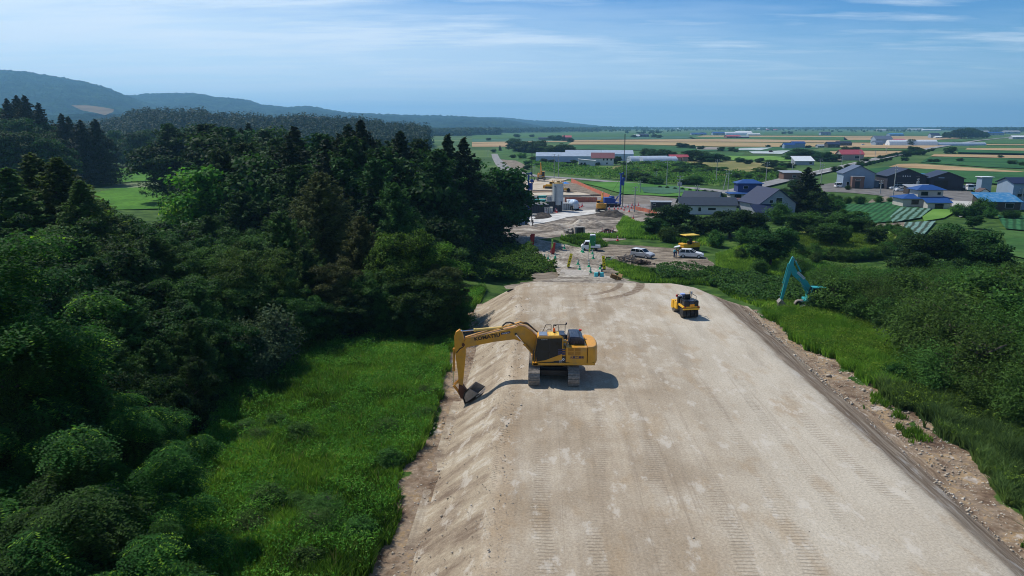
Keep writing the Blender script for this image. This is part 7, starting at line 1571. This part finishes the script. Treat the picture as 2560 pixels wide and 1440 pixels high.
# ------- far woods and hills
def wood_mass(name, segs, label, seed, m, n=2600, spread=160, kind='stuff', leaf=5.0, ht=(9, 17)):
    """distant wood: thousands of leafy clumps merged into one mass"""
    g = np.random.default_rng(seed); C = []; Nn = []
    for (px0, px1, py, w_) in segs:
        k = max(6, int(n*w_)); 
        for i in range(k):
            px = g.uniform(px0, px1); p = gp(px, py+g.uniform(-.0, .0)); y = p[1]+g.uniform(0, spread); x = p[0]*(y/p[1])
            h_ = g.uniform(*ht)*(.75+.5*vnoise(x*.01, y*.01, seed)); r_ = h_*.42; c = 16
            d = g.normal(0, 1, (c, 3)); d /= np.linalg.norm(d, axis=1, keepdims=True); d[:, 2] = np.abs(d[:, 2])*1.2-.25
            C.append(np.array([x, y, float(PLAIN)+h_*.55])+d*np.array([r_, r_, h_*.42])); Nn.append(d+np.array([0, 0, .4]))
    C = np.concatenate(C); Nn = np.concatenate(Nn); me = finish(name, leaf_quads(C, Nn, leaf, .9, .35), np.clip(g.normal(.4, .2, len(C)), 0, 1), m); o = link(name, me); tag(o, label, kind=kind)
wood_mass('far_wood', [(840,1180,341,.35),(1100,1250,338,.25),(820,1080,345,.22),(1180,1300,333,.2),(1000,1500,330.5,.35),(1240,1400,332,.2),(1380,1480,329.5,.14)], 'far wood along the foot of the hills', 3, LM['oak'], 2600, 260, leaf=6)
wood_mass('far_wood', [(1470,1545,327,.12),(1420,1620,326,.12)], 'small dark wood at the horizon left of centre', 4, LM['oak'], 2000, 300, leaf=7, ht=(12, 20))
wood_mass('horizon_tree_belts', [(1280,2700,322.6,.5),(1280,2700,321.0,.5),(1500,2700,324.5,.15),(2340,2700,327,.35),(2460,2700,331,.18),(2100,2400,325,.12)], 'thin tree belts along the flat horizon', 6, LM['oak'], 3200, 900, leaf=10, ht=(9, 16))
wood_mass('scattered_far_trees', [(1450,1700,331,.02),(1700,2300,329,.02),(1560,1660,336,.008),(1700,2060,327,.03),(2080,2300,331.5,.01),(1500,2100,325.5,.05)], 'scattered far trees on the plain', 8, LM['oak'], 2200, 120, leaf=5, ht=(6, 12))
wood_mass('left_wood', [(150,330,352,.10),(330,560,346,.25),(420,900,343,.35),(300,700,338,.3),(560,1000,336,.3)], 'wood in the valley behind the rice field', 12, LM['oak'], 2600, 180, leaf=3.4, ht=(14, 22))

HM = bpy.data.materials.new('wooded_hillside'); nt = nodes(HM); out = N(nt, 'ShaderNodeOutputMaterial'); b = N(nt, 'ShaderNodeBsdfPrincipled'); p_ = pos(nt)
c = ramp(nt, noise(nt, p_, .012, 8, .7), [(.4, (.004, .012, .008)), (.5, (.012, .030, .014)), (.6, (.03, .06, .025))])
vo = N(nt, 'ShaderNodeTexVoronoi'); vo.inputs['Scale'].default_value = .055; L(nt, p_, vo.inputs['Vector']); c = mixc(nt, .5, c, ramp(nt, vo.outputs['Distance'], [(.1, 1.3), (.7, .5)]), 'MULTIPLY')
L(nt, c, b.inputs['Base Color']); b.inputs['Roughness'].default_value = 1; b.inputs['Specular IOR Level'].default_value = 0
bp = N(nt, 'ShaderNodeBump'); bp.inputs['Strength'].default_value = .8; bp.inputs['Distance'].default_value = 12; L(nt, math_(nt, 'SUBTRACT', 1, vo.outputs['Distance']), bp.inputs['Height']); L(nt, bp.outputs[0], b.inputs['Normal']); L(nt, b.outputs[0], out.inputs[0])
def hills(name, ridge, D, depth, label, seed, lumps=14):
    """ridge: (px, skyline py) sighted at distance D"""
    px = np.array([r[0] for r in ridge], float); py = np.array([r[1] for r in ridge], float)
    n = 700; qs = np.linspace(px[0], px[-1], n); sk = np.interp(qs, px, py); m_ = 46; V = []
    u = (qs-CX)/F; X = u*D/cP*1.0
    dz = np.array([at(a, b_, D).z for a, b_ in zip(qs, sk)]); Xw = np.array([at(a, b_, D).x for a, b_ in zip(qs, sk)])
    for j in range(m_):
        t = j/(m_-1); prof = ss(t*1.0)**.85 if t <= 1 else 1
        yy = D-depth*(1-t)*1.0
        x = Xw*(yy/D)+ (fbm(qs*.01, np.full(n, t*3), seed)-.5)*60*(1-t)
        h = np.maximum(dz-PLAIN, 0)*(prof)+PLAIN-2
        ctr = (fbm(x*.0022, np.full(n, yy*.0022), seed+3)-.5)*.5*np.maximum(dz-PLAIN, 0)*math.sin(math.pi*min(1, t*1.0))
        h = h+ctr+(vnoise(x*.045, np.full(n, yy*.045), seed+5)+vnoise(x*.11, np.full(n, yy*.11), seed+6)*.6)*lumps*min(1, t*4)*np.clip((dz-PLAIN)/60, .15, 1)*(.9 if t > .97 else 1)
        V.append(np.stack([x, np.full(n, yy), h], 1))
    V.append(np.stack([Xw*1.06, np.full(n, D*1.06), np.full(n, PLAIN-3)], 1)); m_ += 1
    idx = np.arange(n*m_).reshape(m_, n); FQ = np.stack([idx[:-1, :-1], idx[:-1, 1:], idx[1:, 1:], idx[1:, :-1]], -1).reshape(-1, 4)
    me = np_mesh(name, np.concatenate(V), FQ, HM); me.shade_smooth(); o = link(name, me); tag(o, label, kind='structure'); return o
hills('hills', [(-260,163),(-100,170),(0,180),(60,186),(100,193),(160,203),(220,213),(260,222),(290,234),(318,247),(360,262),(420,276),(520,292),(650,304),(800,315)], 4300, 1900, 'highest wooded ridge at the left', 1)
hills('hills', [(-300,230),(150,250),(290,248),(330,246),(372,242),(410,243),(450,243),(482,241),(510,244),(540,249),(565,252),(600,254),(625,256),(655,265),(700,271),(730,272),(765,270),(795,272),(812,277),(860,285),(900,289),(960,291),(1040,293),(1100,295),(1160,296),(1210,299),(1260,302),(1330,312),(1380,320)], 5200, 2200, 'rounded chain of wooded hills sinking to the right', 7)
hills('hills', [(700,330),(850,320),(1000,309),(1120,302),(1180,297),(1230,295),(1270,297),(1330,303),(1400,306),(1440,310),(1490,314),(1540,319)], 7200, 2500, 'farthest low ridge running down to the plain', 12, 10)
hills('hills', [(-200,300),(100,296),(200,290),(300,291),(420,296),(560,300),(700,306),(850,311),(1000,317),(1150,321),(1250,326)], 2500, 900, 'low nearer wooded rise under the ridges', 19, 9)
tb_ = fm('hill_field_soil', (.10, .075, .045), (.16, .115, .065), scale=.01)
def hill_patch(pp, Y, label):
    V = [tuple(at(a, b_, Y-(b_-pp[0][1])*0+k_)) for (a, b_), k_ in zip(pp, [0]*len(pp))]; 
    # a sloping field on the hill face: top edge farther away than the bottom edge
    ys_ = [q[1] for q in pp]; lo_, hi_ = max(ys_), min(ys_); V = []
    for a, b_ in pp: d = Y+(lo_-b_)/(lo_-hi_)*260; V.append(tuple(at(a, b_, d)))
    me = bpy.data.meshes.new('hill_field'); me.from_pydata(V, [], [tuple(range(len(V)))]); me.materials.append(tb_); o = link('hill_field', me); tag(o, label, kind='structure')
hill_patch([(178,263),(215,263),(250,267),(285,273),(283,280),(262,288),(240,282),(205,276)], 2150, 'reddish sloping field on the hillside')
hill_patch([(715,292),(760,290),(800,293),(770,297),(722,297)], 1560, 'tan sloping field under the chain of hills')

# wooded rise behind the rice fields, with its trees following the slope
RZ = [(150,345),(230,334),(300,322),(335,306),(380,300),(430,303),(480,299),(530,305),(560,316),(620,312),(680,322),(760,316),(830,324),(900,322),(960,334),(1080,344)]
hills('wooded_rise', RZ, 860, 240, 'low rise under the wood behind the rice fields', 31, 1)
def rise_trees(n, seed):
    g = np.random.default_rng(seed); C = []; Nn = []
    for i in range(n):
        px = g.uniform(150, 1070); t = g.uniform(.02, 1.0); Y = 860-240*(1-t); top = np.interp(px, [r[0] for r in RZ], [r[1] for r in RZ]); zr = at(px, top, 860).z
        zg = PLAIN+max(0, zr-PLAIN)*float(ss(t)**.85); x = at(px, top, 860).x*Y/860; h_ = g.uniform(8, 18); r_ = h_*.34; c = 46
        d = g.normal(0, 1, (c, 3)); d /= np.linalg.norm(d, axis=1, keepdims=True); d[:, 2] = np.abs(d[:, 2])*1.25-.25
        C.append(np.array([x, Y, zg+h_*.5])+d*np.array([r_, r_, h_*.5])*g.uniform(.7, 1.05, (c, 1))); Nn.append(d+np.array([0, 0, .4]))
    C = np.concatenate(C); me = finish('left_wood', leaf_quads(C, np.concatenate(Nn), 1.9, .8, .45), np.clip(g.normal(.4, .2, len(C)), 0, 1), LM['spruce']); tag(link('left_wood', me), 'dense wood covering the rise behind the rice fields', kind='stuff')
rise_trees(2600, 5)

# ================================================================ POLES
PC = mat('concrete_pole', (.36, .36, .34), .8); TRM = mat('transformer_grey', (.33, .35, .36), .5)
def pole(px, base, top, label, arms=2, transf=False, lean=0, name='utility_pole'):
    p = onplain(px, base); h = at(px, top, p.y).z-p.z; root = empty(name, p, rnd.uniform(-.5, .9), label, 'utility pole')
    mb = MB(); mb.cyl((0, 0, -.2), (lean*h, 0, h), .17, .10, n=10); mb.build('post', PC, root)
    if arms:
        for k in range(arms):
            mb = MB(); mb.box((lean*h, 0, h-.35-k*.8), (1.8, .1, .1)); ar = mb.build('crossarm', GRY, root)
            for x in (-.8, .8): mb = MB(); mb.cyl((x+lean*h, 0, h-.3-k*.8), (x+lean*h, 0, h-.08-k*.8), .06, .04, n=6); mb.build('insulator', WHT, ar)
    if transf: mb = MB(); mb.cyl((.35, 0, h*.62), (.35, 0, h*.62+.9), .3, n=12); mb.cyl((-.35, 0, h*.62), (-.35, 0, h*.62+.9), .3, n=12); mb.build('transformer', TRM, root)
    return root
for a in [(1385,446,385,'utility pole in the grass left of the greenhouses, left of a pair'),(1396,443,386,'utility pole in the grass left of the greenhouses, right of a pair'),(1565,454,394,'utility pole behind the blue mast of the right drill rig'),(1666,466,399,'utility pole at the cross road below the red-roofed sheds'),(1586,530,466,'utility pole between the red cones and the green verge'),(1220,392,374,'utility pole beside the curving road at the far left'),(1790,459,398,'utility pole in the middle of the scrubland'),(1819,486,425,'utility pole at the junction with a slanting stay'),(1914,460,405,'utility pole behind the bright blue house'),(1697,505,439,'utility pole with transformers above the low white house',2,True),(1980,431,401,'utility pole left of the white-roofed shed'),(2052,458,409,'utility pole right of the broad conifer'),(2049,433,396,'utility pole behind another near the broad conifer'),(2231,503,415,'tallest utility pole, in front of the black barn'),(2200,485,450,'short utility pole left of the tallest one'),(2292,481,446,'utility pole with transformers behind the cream farmhouse',1,True),(2104,415,390,'utility pole along the diagonal road near the red roof'),(2148,406,378,'utility pole in front of the red-roofed farmhouse'),(2187,396,376,'utility pole on the diagonal road right of the red roof'),(1335,432,410,'short utility pole by the curve of the left road'),(2215,385,368,'utility pole beside the tan field near the road'),(1640,450,428,'short post in the scrub by the cross road'),(1742,500,462,'pole beside the pale house roofs'),(2550,525,470,'utility pole against the tall blue-grey barn'),(1600,483,452,'thin pole in the green plot')]: pole(*a)
p = onplain(1806, 482); root = empty('stay_pole', p, 0, 'slanting stay pole leaning onto the junction pole', 'utility pole'); t_ = at(1818, 434, p.y+.5); mb = MB(); mb.cyl((0, 0, 0), Vector(t_)-Vector(p), .14, .10, n=8); mb.build('post', PC, root)
def hedge(px0, py0, px1, py1, n, h, label, group, k='darkbush'):
    for i in range(n):
        t = (i+.5)/n; p = onplain(px0+(px1-px0)*t, py0+(py1-py0)*t); plant(k, p.x, p.y, h*rnd.uniform(.85, 1.15), 1.5, name='bush', label=label, cat='bush', group=group)
hedge(1400, 420, 1545, 411, 13, 1.8, 'clipped bush in the dark hedge before the white house', 'dark hedge before the white house')
hedge(2195, 399, 2260, 386, 8, 2.6, 'bush in the row beside the diagonal road', 'bushes along the diagonal road'); hedge(2262, 392, 2335, 377, 8, 3.0, 'bush in the belt right of the diagonal road', 'belt right of the diagonal road')
hedge(2140, 420, 2230, 400, 9, 2.2, 'bush on the ditch bank under the diagonal road', 'ditch bank bushes'); hedge(1640,470,1790,484, 8, 1.0, 'low weed bush along the cross road verge', 'weeds along the cross road')

# ================================================================ AIR
hz = bpy.data.materials.new('haze'); nt = nodes(hz); out = N(nt, 'ShaderNodeOutputMaterial'); pv = N(nt, 'ShaderNodeVolumePrincipled')
pv.inputs['Color'].default_value = (.32, .66, 1, 1); pv.inputs['Density'].default_value = .00013; pv.inputs['Anisotropy'].default_value = .3
L(nt, pv.outputs[0], out.inputs[1])
mb = MB(); mb.box((0, 6200, 240), (28000, 20000, 300)); o = mb.build('haze', hz); tag(o, 'pale blue summer haze over the plain', kind='stuff')
for v in o.data.vertices:
    if v.co.z < 100: v.co.z = PLAIN-4
    else: v.co.z = 440
